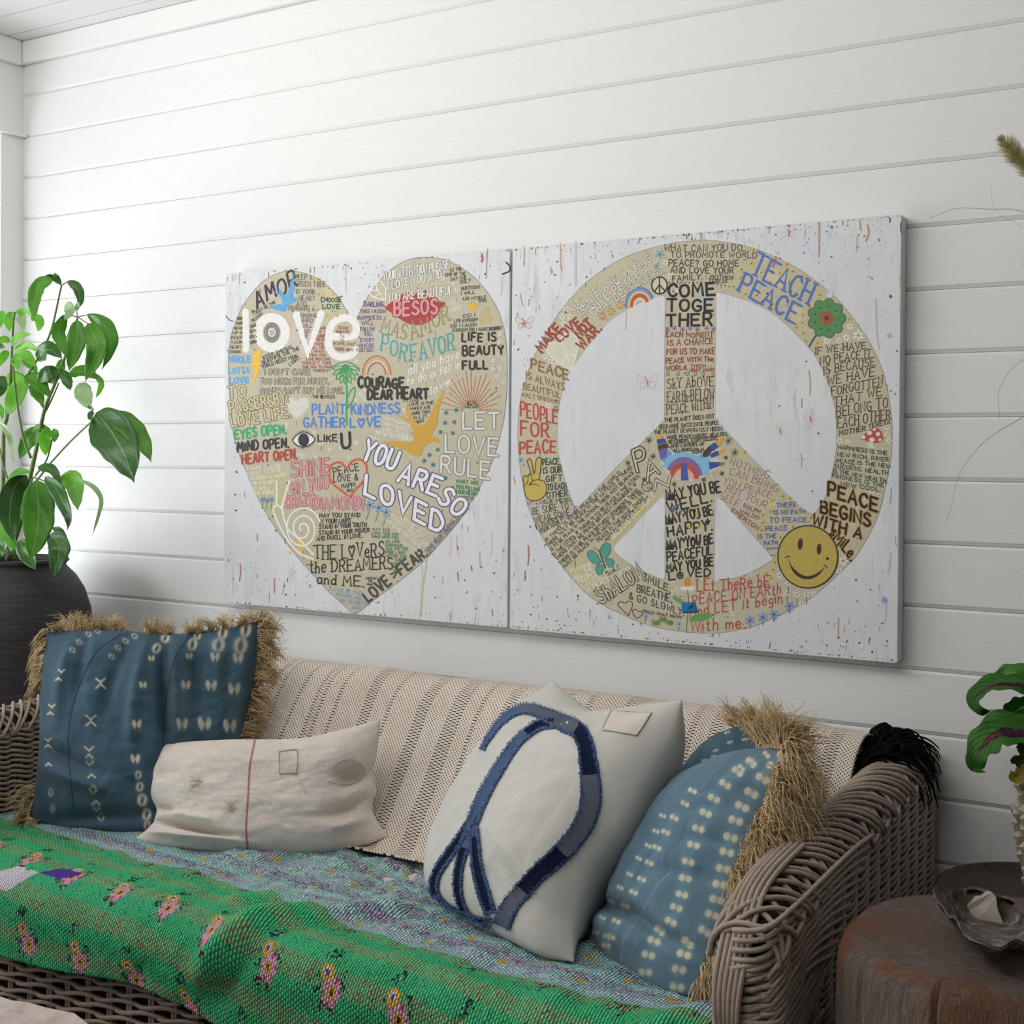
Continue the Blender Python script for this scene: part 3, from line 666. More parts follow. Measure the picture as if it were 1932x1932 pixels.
for a, b in zip(sq, sq[1:]+sq[:1]):
    for _ in range(3): yarn(mb, cL, [np.array(a)+R.uniform(-1.5, 1.5), (np.array(a)+b)/2+R.uniform(-1, 1), np.array(b)+R.uniform(-1.5, 1.5)], .0007, 24, .5)
yarn(mb, cL, [P3(985, 680), P3(1010, 720), P3(1035, 760), P3(1045, 800)], .0006, 20, .3)
mb.build('square_darned_patch', DARN, pL, dz=ZO); mb = MB()
yarn(mb, cL, [P3(1205, 690), P3(1230, 630), P3(1300, 600), P3(1370, 625)], .0006, 30, .4); yarn(mb, cL, [P3(1180, 730), P3(1260, 750), P3(1340, 740), P3(1390, 690), P3(1370, 625)], .0006, 36, .5)
mb.build('oval_darned_patch', DARN, pL, dz=ZO)
for (x, y) in ((410, 740), (610, 880)):
    mb = MB()
    for _ in range(6): yarn(mb, cL, [P3(x+R.uniform(-45, 45), y+R.uniform(-45, 45)), P3(x+R.uniform(-20, 20), y+R.uniform(-20, 20)), P3(x+R.uniform(-45, 45), y+R.uniform(-45, 45))], .0005, 16, .4)
    mb.build('darned_spot', DARN, pL, dz=ZO)

# --- white cushion with the denim peace sign
cP = Cushion(top=[(1043, 1284, -.30), (1075, 1310, -.33), (1130, 1348, -.39), (1190, 1345, -.45), (1240, 1330, -.48), (1287, 1320, -.50)],
             right=[(1287, 1320, -.50), (1273, 1386, -.53), (1222, 1476, -.585), (1172, 1566, -.645), (1112, 1650, -.70), (1088, 1740, -.755), (1083, 1816, -.80)],
             bottom=[(814, 1645, -.53)]+[(x, y, atz(x, y, -.430)[1]) for x, y in ((812, 1682), (852, 1714), (930, 1754), (1010, 1796))]+[(1083, 1816, -.80)],
             left=[(1043, 1284, -.30), (985, 1345, -.29), (946, 1400, -.29), (912, 1480, -.32), (888, 1550, -.37), (850, 1610, -.45), (814, 1645, -.53)], tf=.115, tb=.20, nu=220, nv=240, wr=.007, seed=8, pw=(2.6, .60), s_cr=1.5,
             creases=[(.5, .01, .55, .25, -.010, .04), (.40, .01, .30, .2, .008, .05), (.97, .93, .75, .75, -.010, .04), (.85, .97, .7, .8, -.010, .04), (.97, .85, .7, .7, .008, .04), (.93, .05, .7, .2, -.008, .04)])
CB = lin('#d0cdc5'); col = backing(cP, CB)
for i in range(cP.nu):
    for j in range(cP.nv): col[i, j] *= 1+.03*fbm(i/40, j/40, 8)
pP = cush_root('peace_sign_cushion', cP, 'off-white cotton cushion with a frayed blue denim peace sign sewn on it')
cP.build('cover', CANV, pP, col, backing(cP, CB*.97))
P4 = lambda x, y: (780+x/3.33, 1260+y/3.33)
def denim_mat(name, c):
    t = NT(name); c = lin(c); f = t.noise(t.coord('Object', (1, 1, .2)), 900, 2, .6); t.base(t.ramp(f, [(.3, c*.7), (.7, c*1.35)]), .9, .1); t.bump(f, .4, .001); return t.mat
DEN = [denim_mat('mid_blue_denim', '#4a5f80'), denim_mat('dark_navy_denim', '#141d38'), denim_mat('grey_blue_denim', '#5c6270'), denim_mat('frayed_denim_thread', '#6b82a6')]
def denim(mb, fr, pts, widths, colr, seed):
    R = random.Random(seed); n = 150; Q = crom([P4(*p) for p in pts], n); Wd = np.interp(np.linspace(0, 1, n), np.linspace(0, 1, len(widths)), widths)/3.33/2
    T = np.gradient(Q, axis=0); T /= np.linalg.norm(T, axis=1)[:, None]; Nn = np.stack([-T[:, 1], T[:, 0]], 1)
    rows = []
    for k in range(n):
        e = [cP.hit(*(Q[k]+Nn[k]*Wd[k]*a+Nn[k]*(R.uniform(-.6, .6) if abs(a) == 1 else 0)), lift=l)[0] for a, l in ((-1, .0012), (-.8, .0042), (-.5, .0028), (0, .0026), (.5, .0028), (.8, .0042), (1, .0012))]
        rows.append(e)
    rows = np.array(rows); base = len(mb.v); mb.v.extend(map(tuple, rows.reshape(-1, 3)))
    for k in range(n-1):
        for a in range(6):
            mi = 0
            if 0 < a < 5:
                for f0, f1, cc in colr:
                    if f0 <= k/n < f1: mi = cc
            mb.f.append((base+k*7+a, base+k*7+a+1, base+(k+1)*7+a+1, base+(k+1)*7+a)); mb.m.append(mi)
    for sgn in (-1, 1):
        for k in range(n*5):
            i = min(n-1, k//5); q = Q[i]+T[i]*R.uniform(-1, 1)+Nn[i]*sgn*Wd[i]*R.uniform(.62, 1.0); p, nn = cP.hit(*q, lift=.003); p2, _ = cP.hit(*(q+Nn[i]*sgn*R.uniform(0, 3.4)+T[i]*R.uniform(-2.5, 2.5)), lift=R.uniform(.001, .006))
            fr.tube([p, (p+p2)/2+nn*R.uniform(.001, .004), p2], .0007, 3, 0 if R.random() < .8 else 1, cap=False)
mb = MB(); fr = MB()
denim(mb, fr, [(490, 1600), (380, 1575), (250, 1520), (170, 1460), (135, 1380), (155, 1290), (220, 1190), (290, 1090), (350, 1000), (390, 930)], [60, 45, 40, 42, 45, 50, 55, 50, 45, 40], [(.05, .9, 1)], 1)
denim(mb, fr, [(440, 520), (462, 470), (524, 376), (604, 300), (700, 262), (800, 285), (880, 325), (960, 360), (1040, 400), (1080, 480), (1098, 580), (1112, 700), (1115, 820), (1092, 930), (1040, 1030), (970, 1120), (880, 1210), (780, 1300), (690, 1400), (610, 1500), (555, 1620)],
      [22, 34, 44, 55, 70, 95, 110, 105, 110, 120, 130, 135, 135, 130, 130, 125, 118, 112, 110, 115, 120], [(0, .24, 0), (.15, .33, 2), (.33, .47, 1), (.47, .72, 2), (.72, .87, 1), (.87, 1.1, 2)], 2)
denim(mb, fr, [(880, 355), (800, 365), (730, 405), (640, 490), (540, 640), (450, 800), (390, 940), (350, 1060), (312, 1180), (288, 1300), (290, 1420), (330, 1530), (400, 1600)], [60, 60, 62, 66, 70, 72, 74, 70, 58, 50, 46, 42, 40], [(0, .12, 1), (.12, .62, 0), (.66, 1.1, 1)], 3)
denim(mb, fr, [(388, 1010), (395, 1130), (410, 1260), (445, 1400), (495, 1540)], [50, 58, 66, 70, 60], [(.1, .95, 1)], 4)
o = mb.build('denim_peace_sign', DEN[:3], pP, dz=ZO); o['label'] = 'blue denim peace sign'
fr.build('frayed_edge', [DEN[3], DEN[0]], pP, dz=ZO)
mb = MB(); q = [P4(*p) for p in ((1245, 272), (1495, 285), (1400, 425), (1185, 392))]; G = np.zeros((14, 10, 3))
for i in range(14):
    for j in range(10):
        a, b = i/13, j/9; p = (1-b)*((1-a)*np.array(q[0])+a*np.array(q[1]))+b*((1-a)*np.array(q[3])+a*np.array(q[2])); G[i, j] = cP.hit(*p, lift=.0022)[0]
mb.grid(G)
for a, b in zip(q, q[1:]+q[:1]):
    for _ in range(4): yarn(mb, cP, [np.array(a)+R.uniform(-1, 1), (np.array(a)+b)/2+R.uniform(-1, 1), np.array(b)+R.uniform(-1, 1)], .0007, 26, .7, .003)
mb.build('patch', M('unbleached_patch', '#d8cfbf', .9), pP, dz=ZO)

# --- indigo cushion leaning on the right arm
cC = Cushion(top=[(1318, 1462, -.47), (1365, 1432, -.50), (1430, 1414, -.55), (1492, 1414, -.60)],
             right=[(1492, 1414, -.60), (1462, 1500, -.65), (1425, 1590, -.71), (1388, 1690, -.77), (1352, 1790, -.82), (1322, 1880, -.845)],
             bottom=[(1108, 1772, -.675), (1130, 1800, -.70), (1190, 1840, -.755), (1260, 1872, -.81), (1322, 1880, -.845)],
             left=[(1318, 1462, -.47), (1262, 1530, -.50), (1200, 1630, -.56), (1145, 1720, -.63), (1108, 1772, -.675)], tf=.075, tb=.05, nu=200, nv=240, wr=.008, seed=4, s_cr=1.6,
             creases=[(.02, .80, .55, .79, -.020, .030), (.45, .79, .95, .86, -.016, .028), (.98, .30, .6, .36, -.006, .03), (.98, .45, .65, .48, -.007, .028), (.98, .60, .5, .62, -.008, .03), (.98, .20, .7, .24, .005, .03), (.03, .88, .6, .90, .010, .04)])
IC1, IC2 = lin('#6d8a9a'), lin('#567283')
col = indigo_base(cC, 6.1, IC1, IC2); px = cC.px; P5 = lambda x, y: np.array((1080+x/2.76, 1300+y/2.76))
CRC = lin('#ded2b4')
chains = [([(625, 530), (585, 597), (530, 670), (485, 745), (440, 826), (400, 905), (360, 990), (318, 1058), (275, 1130), (228, 1208), (180, 1290)], 13),
          ([(930, 383), (860, 430), (795, 496), (737, 570), (694, 646), (656, 727), (630, 812), (603, 900), (588, 985), (570, 1070), (540, 1138), (512, 1212), (455, 1258)], 18),
          ([(1100, 352), (1045, 408), (990, 466), (932, 542), (884, 612), (850, 685), (824, 772), (804, 850), (785, 935), (768, 1018), (752, 1097), (728, 1175), (690, 1262), (600, 1322)], 21),
          ([(470, 660), (435, 740), (395, 815), (345, 882), (298, 965), (248, 1034), (203, 1106), (155, 1190), (122, 1265)], 10),
          ([(425, 1310), (395, 1385), (380, 1475), (393, 1562)], 19), ([(580, 1382), (555, 1460), (545, 1552)], 21), ([(200, 1290), (175, 1335), (185, 1430)], 13), ([(92, 1335), (120, 1270)], 9), ([(1010, 342), (940, 380), (880, 410)], 12)]
for ch, sz in chains:
    Q = [P5(*p) for p in ch]
    for k, p in enumerate(Q):
        d = Q[min(k+1, len(Q)-1)]-Q[max(k-1, 0)]; d /= np.linalg.norm(d); nrm = np.array([-d[1], d[0]]); nrm = nrm if nrm[0] > 0 else -nrm
        ww = nrm*.65+np.array([.75, .18])*.35; a = math.atan2(ww[1], ww[0]); s_ = sz/2.76
        blob(px, col, *p, s_*2.3, s_*1.5, a, lin('#83a3b0'), .45, .7)
        for sg in (-1, 1): blob(px, col, *(p+ww*sg*s_*1.08), s_*.88, s_*.98, a, CRC, .95, .28)
    for a, b in zip(Q[:-1], Q[1:]): seg(px, col, *a, *b, sz/2.76*1.6, lin('#8badb8'), .13, .9)
Q = crom([P5(*p) for p in ((500, 960), (430, 1040), (370, 1150), (310, 1240), (260, 1330), (255, 1460))], 60)
for k in range(0, 59, 2): seg(px, col, *Q[k], *Q[k+1], 1.0, lin('#a8b4b8'), .6)
pC = cush_root('fringed_cushion', cC, 'pale indigo cushion with rows of cream dots and tan fringe against the right arm', 'indigo fringed cushions')
cC.build('cover', INDIGO, pC, col, backing(cC, IC2))
mb = MB(); fringe(mb, cC, 'right', .0, .62, 3300, .080, 11, grav=.030, spread=.40, fwd=.15, curl=.019); fringe(mb, cC, 'top', .72, 1, 1200, .082, 12, grav=.006, spread=.6, fwd=.15, curl=.019); fringe(mb, cC, 'right', .80, 1, 420, .05, 13, spread=.5)
mb.build('fringe', FUR, pC, dz=ZO)['label'] = 'shaggy tan fringe'

# --- its partner behind
cD = Cushion(top=[(1262, 1500, -.36), (1300, 1430, -.33), (1350, 1385, -.305), (1424, 1362, -.285)],
             right=[(1424, 1362, -.285), (1455, 1410, -.31), (1490, 1470, -.34), (1520, 1540, -.38)],
             bottom=[(1225, 1690, -.47), (1310, 1680, -.47), (1400, 1660, -.46), (1470, 1620, -.44), (1520, 1540, -.38)][::1],
             left=[(1262, 1500, -.36), (1245, 1560, -.40), (1230, 1630, -.44), (1225, 1690, -.47)], tf=.03, tb=.05, nu=110, nv=110, wr=.004, seed=9, creases=[(.5, .05, .45, .5, -.006, .05), (.8, .05, .7, .4, .006, .04)])
col = indigo_base(cD, 3.3, lin('#5c7888'), lin('#466072')); px = cD.px
for (x, y) in ((745, 320), (820, 277), (895, 262), (885, 202), (805, 225), (735, 350), (685, 370), (625, 412), (600, 450), (850, 330), (780, 360)):
    p = P5(x, y); blob(px, col, *p, 6, 3, -.3, lin('#83a3b0'), .5, .6)
    for sg in (-1, 1): blob(px, col, p[0]+sg*2.6, p[1]-sg*.8, 2.2, 2.2, 0, CRC, .8, .4)
pD = cush_root('fringed_cushion', cD, 'indigo cushion mostly hidden behind the dotted cushion, tan fringe sticking up at its corner', 'indigo fringed cushions')
cD.build('cover', INDIGO, pD, col, backing(cD, IN2))
mb = MB(); fringe(mb, cD, 'right', .0, .8, 1100, .055, 21, grav=.004, spread=.5, curl=.012); fringe(mb, cD, 'top', .86, 1, 330, .055, 22, grav=0, spread=.6)
mb.build('fringe', FUR, pD, dz=ZO)['label'] = 'shaggy tan fringe'
# ------------------------------------------------------------------ the two paintings
D_P = 0.0426; S_P = 0.9144
# brush alphabet: strokes on a 4 x 6 grid, '~' marks a rounded stroke
GL = {
'A': '0,0 2,6 4,0|.7,2 3.3,2', 'B': '0,0 0,6|~0,6 2.6,6 3.2,4.6 2.2,3.2 0,3.1|~0,3.1 2.8,3 3.6,1.6 2.6,0 0,0', 'C': '~3.8,4.8 2.6,6 .9,5.4 0,3 .9,.6 2.6,0 3.8,1.2',
'D': '0,0 0,6|~0,6 2.2,5.9 3.9,3.4 2.6,.5 0,0', 'E': '3.5,6 0,6 0,0 3.6,0|0,3.1 2.9,3.1', 'F': '3.5,6 0,6 0,0|0,3.1 2.7,3.1', 'G': '~3.7,5 2.5,6 .8,5.3 0,3 .9,.6 2.6,0 3.8,1 3.8,2.6|3.8,2.6 2.2,2.6',
'H': '0,0 0,6|3.7,0 3.7,6|0,3.1 3.7,3.1', 'I': '.3,0 .3,6', 'J': '2.4,6 2.4,1.5|~2.4,1.5 1.6,.1 .3,.3 0,1.5', 'K': '0,0 0,6|3.5,6 0,2.7|1.2,3.6 3.7,0', 'L': '0,6 0,0 3.3,0',
'M': '0,0 .5,6 2.4,2 4.3,6 4.8,0', 'N': '0,0 0,6 3.7,0 3.7,6', 'O': '~2,6 .4,5 0,3 .6,.8 2,0 3.5,.9 4,3 3.5,5.1 2,6', 'P': '0,0 0,6|~0,6 2.6,6 3.5,4.6 2.6,3 0,2.9', 'Q': '~2,6 .4,5 0,3 .6,.8 2,0 3.5,.9 4,3 3.5,5.1 2,6|2.5,1.6 4.1,-.4',
'R': '0,0 0,6|~0,6 2.6,6 3.4,4.6 2.4,3.1 0,3|1.7,3 3.7,0', 'S': '~3.4,5.2 2,6 .5,5.2 .6,3.8 2,3.1 3.4,2.2 3.4,.8 1.8,0 0,.8', 'T': '0,6 4,6|2,6 2,0', 'U': '0,6 0,2|~0,2 .6,.4 1.9,0 3.2,.5 3.8,2|3.8,2 3.8,6',
'V': '0,6 2,0 4,6', 'W': '0,6 1.1,0 2.5,4.5 3.9,0 5,6', 'X': '0,0 3.8,6|0,6 3.8,0', 'Y': '0,6 1.9,3 3.8,6|1.9,3 1.9,0', 'Z': '0,6 3.7,6 0,0 3.8,0', '&': '~3.7,0 1.2,3.6 .9,5 1.9,6 2.7,5 2.2,3.8 .4,2.2 .2,.9 1.5,0 3,.8 3.8,2.4',
'.': '.2,0 .5,.25', ',': '.5,.5 .1,-1', "'": '.3,6 .2,4.6', '?': '~0,4.8 .8,6 2.4,5.8 2.8,4.4 1.5,3 1.4,1.8|1.4,.3 1.5,0', '!': '.3,6 .3,1.8|.3,.3 .35,0', ':': '.3,1 .35,1.3|.3,3.6 .35,3.9', '-': '.2,2.8 1.8,2.8', '>': '0,4.6 2.8,3 0,1.2', '"': '0,6 0,4.8|.9,6 .9,4.8',
'a': '~2.6,3.4 1,3.7 0,2 .8,.1 2.2,.5 2.7,2|2.7,3.7 2.7,.2', 'b': '0,6 0,0|~0,2.2 1.3,3.7 2.7,2.6 2.5,.7 1.2,0 0,1', 'c': '~2.4,3 1.2,3.7 0,2 .9,.1 2.4,.7', 'd': '2.6,6 2.6,0|~2.6,2.4 1.2,3.6 0,2 .8,.1 2.6,1.2', 'e': '~0,1.9 2.5,2.1 2.3,3.3 1.2,3.7 0,2.2 .5,.4 1.6,0 2.5,.7',
'f': '~2.2,5.4 1.3,6 .8,4.8 .8,2|.8,2 .8,0|0,3.5 1.9,3.5', 'g': '~2.4,3.2 1,3.7 0,2.2 .8,.7 2.3,1.3|~2.5,3.6 2.5,0 1.6,-1.7 .1,-1.2', 'h': '0,6 0,0|~0,2.4 1.3,3.7 2.4,2.6 2.4,0', 'i': '.2,3.7 .2,0|.2,5 .25,5.3', 'k': '0,6 0,0|2.3,3.7 0,1.6|.8,2.2 2.4,0', 'l': '.2,6 .2,0', 'm': '0,3.7 0,0|~0,2.6 1,3.7 1.8,2.6 1.8,0|~1.8,2.6 2.8,3.7 3.7,2.6 3.7,0',
'n': '0,3.7 0,0|~0,2.6 1.2,3.7 2.3,2.6 2.3,0', 'o': '~1.3,3.7 .1,2.6 .2,.9 1.3,0 2.5,.9 2.6,2.6 1.3,3.7', 'r': '0,3.7 0,0|~0,2.4 .9,3.6 2,3.4', 's': '~2.1,3.2 1,3.7 .2,2.8 1.2,1.9 2.1,1 1,0 0,.5', 't': '.9,5.4 .9,.6|~.9,.6 1.3,0 2.1,.3|0,3.6 2,3.6', 'u': '0,3.7 0,1|~0,1 .9,0 2.2,1.2|2.3,3.7 2.3,0', 'v': '0,3.7 1.2,0 2.4,3.7', 'w': '0,3.7 .9,0 1.7,2.8 2.6,0 3.4,3.7', 'y': '0,3.7 1.2,.3|2.4,3.7 .6,-1.8', 'p': '0,3.6 0,-2|~0,2.4 1.3,3.7 2.6,2.4 1.4,0 0,1',
'@': '~2,0 .2,3.6 .1,5 1,5.8 2,4.6 3,5.8 3.9,5 3.8,3.6 2,0'}
def glyph(ch):
    st = []
    for part in GL[ch].split('|'):
        rnd = part[0] == '~'; pts = [tuple(float(v) for v in p.split(',')) for p in part.lstrip('~').split()]
        st.append(crom(pts, 5*len(pts)) if rnd else np.array(pts))
    return st
GC = {k: glyph(k) for k in GL}; GW = {k: max(s[:, 0].max() for s in v) for k, v in GC.items()}; GW['.'] = .6; GW["'"] = .5; GW['I'] = .6
paints = {}
def paint(c):
    if c not in paints: paints[c] = M('paint_'+c.lstrip('#'), lin(c)*1.22, .8, .15, var=.10, vscale=240)
    return paints[c]
class Art:
    """flat painted shapes laid on the face of one panel; drawn on a sheet and set onto the panel plane"""
    def __init__(s): s.parts = {}; s.k = 0; s.T = (1, 0, 0); s.R = random.Random(21)
    def frame(s, sc, ox, oy): s.T = (sc, ox, oy)
    def P(s, p): p = np.asarray(p, float).reshape(-1, 2); return np.stack([s.T[1]+p[:, 0]/s.T[0], s.T[2]+p[:, 1]/s.T[0]], 1)
    def mesh(s, part):
        if part not in s.parts: s.parts[part] = dict(v=[], f=[], m=[], mats=[])
        return s.parts[part]
    def put(s, part, pts, faces, c, layer):
        g = s.mesh(part); m = paint(c)
        if m not in g['mats']: g['mats'].append(m)
        mi = g['mats'].index(m); s.k += 1; Y = -D_P-.00022-layer*.00012-(s.k % 23)*.000004; n = len(g['v'])
        for i_, p in enumerate(pts): Yi = Y-4e-6*i_/len(pts); q = aty(p[0], p[1], Yi); g['v'].append((q[0], Yi, q[2]))
        g['f'] += [tuple(i+n for i in f) for f in faces]; g['m'] += [mi]*len(faces)
    def fill(s, part, pts, c, layer, smooth=0, closed=True, raw=False):
        p = np.asarray(pts, float) if raw else s.P(pts)
        if smooth:
            q = np.vstack([p[-1:], p, p[:2]]); out = []
            for i in range(1, len(q)-2):
                a, b, d, e = q[i-1], q[i], q[i+1], q[i+2]
                for k in range(smooth): t = k/smooth; out.append(.5*((2*b)+(-a+d)*t+(2*a-5*b+4*d-e)*t*t+(-a+3*b-3*d+e)*t**3))
            p = np.array(out)
        tri = tessellate_polygon([[Vector((a, b, 0)) for a, b in p]]); s.put(part, p, [tuple(t) for t in tri], c, layer)
    def line(s, part, pts, w, c, layer, smooth=False, raw=False, taper=False, cap=True):
        p = np.asarray(pts, float) if raw else s.P(pts)
        if smooth: p = crom(p, 6*len(p))
        n = len(p); T = np.gradient(p, axis=0) if n > 2 else np.tile(p[-1]-p[0], (n, 1)); ln = np.linalg.norm(T, axis=1); T = T/(ln[:, None]+1e-9); N = np.stack([-T[:, 1], T[:, 0]], 1); h = w/2
        sc = np.ones(n)
        for i in range(1, n-1):
            a = p[i]-p[i-1]; b = p[i+1]-p[i]; a /= np.linalg.norm(a)+1e-9; b /= np.linalg.norm(b)+1e-9; m = (a+b); L = np.linalg.norm(m)
            if L > .3: t = m/L; N[i] = (-t[1], t[0]); sc[i] = min(1.8, 1/max(.5, abs(t @ a)))
        W_ = h*sc*(np.linspace(1, .15, n) if taper else 1); W_ = np.asarray(W_)*np.ones(n)
        L_, R_ = p+N*W_[:, None], p-N*W_[:, None]; v = []; f = []
        for i in range(n): v += [L_[i], R_[i]]
        f = [(2*i, 2*i+1, 2*i+3, 2*i+2) for i in range(n-1)]
        if cap and np.hypot(*(p[0]-p[-1])) > .3:
            for (c0, d, a, b) in ((p[0], -T[0], 0, 1), (p[-1], T[-1], 2*n-2, 2*n-1)):
                k = len(v); nn = np.array([-d[1], d[0]]); hw = W_[0] if a == 0 else W_[-1]
                v += [c0+nn*hw*.7+d*hw*.7, c0+d*hw, c0-nn*hw*.7+d*hw*.7]; f.append((a, k+2, k+1, k, b) if a == 0 else (a, k, k+1, k+2, b))
        s.put(part, v, f, c, layer)
    def disc(s, part, x, y, rx, ry, c, layer, n=16, rot=0, raw=False):
        a = np.linspace(0, 2*PI, n, endpoint=False); ca, sa = math.cos(rot), math.sin(rot); X, Y = rx*np.cos(a), ry*np.sin(a)
        s.fill(part, np.stack([x+X*ca-Y*sa, y+X*sa+Y*ca], 1), c, layer, raw=raw)
    def text(s, txt, x0, y0, x1, y1, h, c='#45423f', w=None, style='p', upv=None, layer=3, part='lettering', bg='#b9b4a4', jit=1.0, halo=None):
        """txt along the base line (x0,y0)-(x1,y1), capital height h; style p plain, o outlined, s stencil, f serifed, b block"""
        sc = s.T[0]; h = h*(.88 if h < 48 else .95); a, b = s.P([(x0, y0), (x1, y1)]); d = b-a; L = np.linalg.norm(d); H = h/sc
        if upv is None:
            nrm = np.array([d[1], -d[0]])/L; U = nrm*H if abs(d[1]/L) > .16 else (np.array([0, -1.0])*.75+nrm*.25)*H
        else: U = np.array(upv, float)/np.linalg.norm(upv)*H
        dh = d/L; adv = []; x = 0
        for ch in txt:
            if ch == ' ': x += 2.9; adv.append(None); continue
            adv.append(x); x += GW[ch]+1.75
        tot = max(x-1.75, .6); k = L/tot
        wd = (w/sc if w else H*.155)
        R = s.R
        for ch, ax in zip(txt, adv):
            if ax is None: continue
            jr, js, jb = R.gauss(0, .035)*jit, 1+R.gauss(0, .05)*jit, R.gauss(0, .035)*jit
            for st in GC[ch]:
                gx, gy = st[:, 0]-GW[ch]/2, st[:, 1]/6; gx2 = gx*math.cos(jr)-gy*6*math.sin(jr)*.8; gy2 = (gy+gx*math.sin(jr)/6)*js+jb
                X = (ax+GW[ch]/2+gx2)*k
                pts = a+dh*X[:, None]+U[None]*gy2[:, None]
                if style == 's':
                    q = pts.copy()
                    if len(q) > 8: q = q[1:-1]
                    else:
                        q2 = []
                        for A, B in zip(q[:-1], q[1:]): q2.append((A+(B-A)*.07, B-(B-A)*.07))
                        for A, B in q2: s.line(part, np.array([A, B]), wd, c, layer, raw=True)
                        continue
                    s.line(part, q, wd, c, layer, raw=True)
                elif style == 'o':
                    s.line(part, pts, wd+max(1.7, H*.115), c, layer, raw=True); s.line(part, pts, wd, bg, layer+2, raw=True)
                else:
                    if halo: s.line(part, pts, wd*1.7+.6, halo, layer-1, raw=True)
                    s.line(part, pts, wd, c, layer, raw=True)
                    if style == 'f' and len(st) < 6:
                        for e in (0, -1):
                            if st[e, 1] in (0, 6): o_ = dh*H*.11; s.line(part, np.array([pts[e]-o_, pts[e]+o_]), wd*.7, c, layer, raw=True)
    def flower(s, x, y, r, c, cc, layer=2, n=5, part='flower_pattern', w=None):
        a0 = s.R.uniform(0, 6)
        for k in range(n):
            a = a0+2*PI*k/n; s.disc(part, x+r*.6*math.cos(a), y+r*.6*math.sin(a), r*.42, r*.24, c, layer, 7, a)
        s.disc(part, x, y, r*.24, r*.24, cc, layer+1, 6)
    def build(s, root, ground):
        pm, pmat = root_mb[root.name]; pmats = [pmat]; into = {'speck': 'panel', 'paint_stain': 'panel', 'flower_pattern': ground, 'star_pattern': ground, 'butterfly_pattern': ground, 'heart_pattern': ground}
        groups = {'panel': [pm, pmats]}
        for part, g in s.parts.items():
            tgt = into.get(part, part)
            if tgt not in groups: groups[tgt] = [MB(), []]
            mb, ms = groups[tgt]
            for m in g['mats']:
                if m not in ms: ms.append(m)
            n = len(mb.v); ix = [ms.index(m) for m in g['mats']]; mb.v += g['v']; mb.f += [tuple(i+n for i in f) for f in g['f']]; mb.m += [ix[i] for i in g['m']]
        for tgt, (mb, ms) in groups.items(): mb.build(tgt, ms, root, smooth=False, dz=ZO)
root_mb = {}
def canvas(name, x0, x1, z0, z1, label, seed):
    root = empty(name, ((x0+x1)/2, -.001, z0+ZO), label, 'painting')
    mb = MB(); rr = .006; out = []
    for (cx_, cz, a0) in ((x1-rr, z1-rr, 0), (x0+rr, z1-rr, PI/2), (x0+rr, z0+rr, PI), (x1-rr, z0+rr, 1.5*PI)):
        for k in range(6): a = a0+PI/2*k/5; out.append((cx_+rr*math.cos(a), cz+rr*math.sin(a)))
    n = len(out); mb.v = [(x, -.0012, z) for x, z in out]+[(x, -D_P+.0012, z) for x, z in out]+[((x-(x0+x1)/2)*.9975+(x0+x1)/2, -D_P, (z-(z0+z1)/2)*.9975+(z0+z1)/2) for x, z in out]
    fs = [tuple(range(n)), tuple(2*n+i for i in range(n))[::-1]]
    for l in (0, 1): fs += [(l*n+i, l*n+(i+1) % n, (l+1)*n+(i+1) % n, (l+1)*n+i) for i in range(n)]
    mb.f = fs; mb.m = [0]*len(fs)
    t = NT('whitewashed_panel'); v = t.coord('Object'); vv = t.coord('Object', (1, 1, .18)); w = t.ramp(t.noise(v, 5, 4, .6), [(.35, lin('#dcdde0')), (.65, lin('#e7e7e6'))])
    st = t.ramp(t.noise(vv, 60, 4, .7), [(.50, (0, 0, 0)), (.75, (1, 1, 1))]); pt = t.ramp(t.noise(v, 5, 4, .6), [(.42, (0, 0, 0)), (.66, (1, 1, 1))])
    m1 = t.mix(1.0, st, pt, 'MULTIPLY'); t.base(t.mix(t.math('MULTIPLY', m1, .8), w, lin('#a9adba')), .75, .2); t.bump(t.noise(v, 420, 3, .6), .22, .0008)
    root_mb[name] = (mb, t.mat); return root
INK, INK2, TAUPE, WHT_ = '#46423f', '#4f4b48', '#b8b19b', '#dedcd6'
RED_, DRED, GRN_, BLU_ = '#a84a46', '#8c4a47', '#2f7d52', '#4f7cc6'
# ---- heart
hr = canvas('heart_painting', -S_P-.0063, -.0063, .0018, S_P+.0018, 'square white speckled painting of a big lettered heart hung on the left', 1)
A = Art(); A.frame(3.45, 420, 460)
heart = [(845, 545), (822, 470), (780, 390), (720, 310), (640, 240), (560, 200), (480, 180), (420, 178), (350, 195), (270, 240), (200, 310), (140, 390), (95, 480), (60, 580), (42, 680), (36, 780), (40, 900), (50, 1050), (62, 1180), (80, 1284), (120, 1403), (180, 1543), (250, 1693), (340, 1843), (450, 1993), (560, 2123), (680, 2253), (780, 2343), (862, 2407),
         (950, 2343), (1060, 2263), (1180, 2173), (1310, 2063), (1420, 1943), (1530, 1813), (1620, 1673), (1700, 1533), (1760, 1403), (1800, 1273), (1832, 1130), (1850, 950), (1852, 760), (1840, 600), (1800, 450), (1740, 340), (1660, 240), (1560, 160), (1450, 105), (1330, 88), (1220, 100), (1120, 150), (1030, 230), (960, 320), (905, 420), (870, 500)]
A.fill('heart', heart, TAUPE, 0, 3)
A.line('heart', heart+heart[:1], 1.2, '#83808a', 1, True)
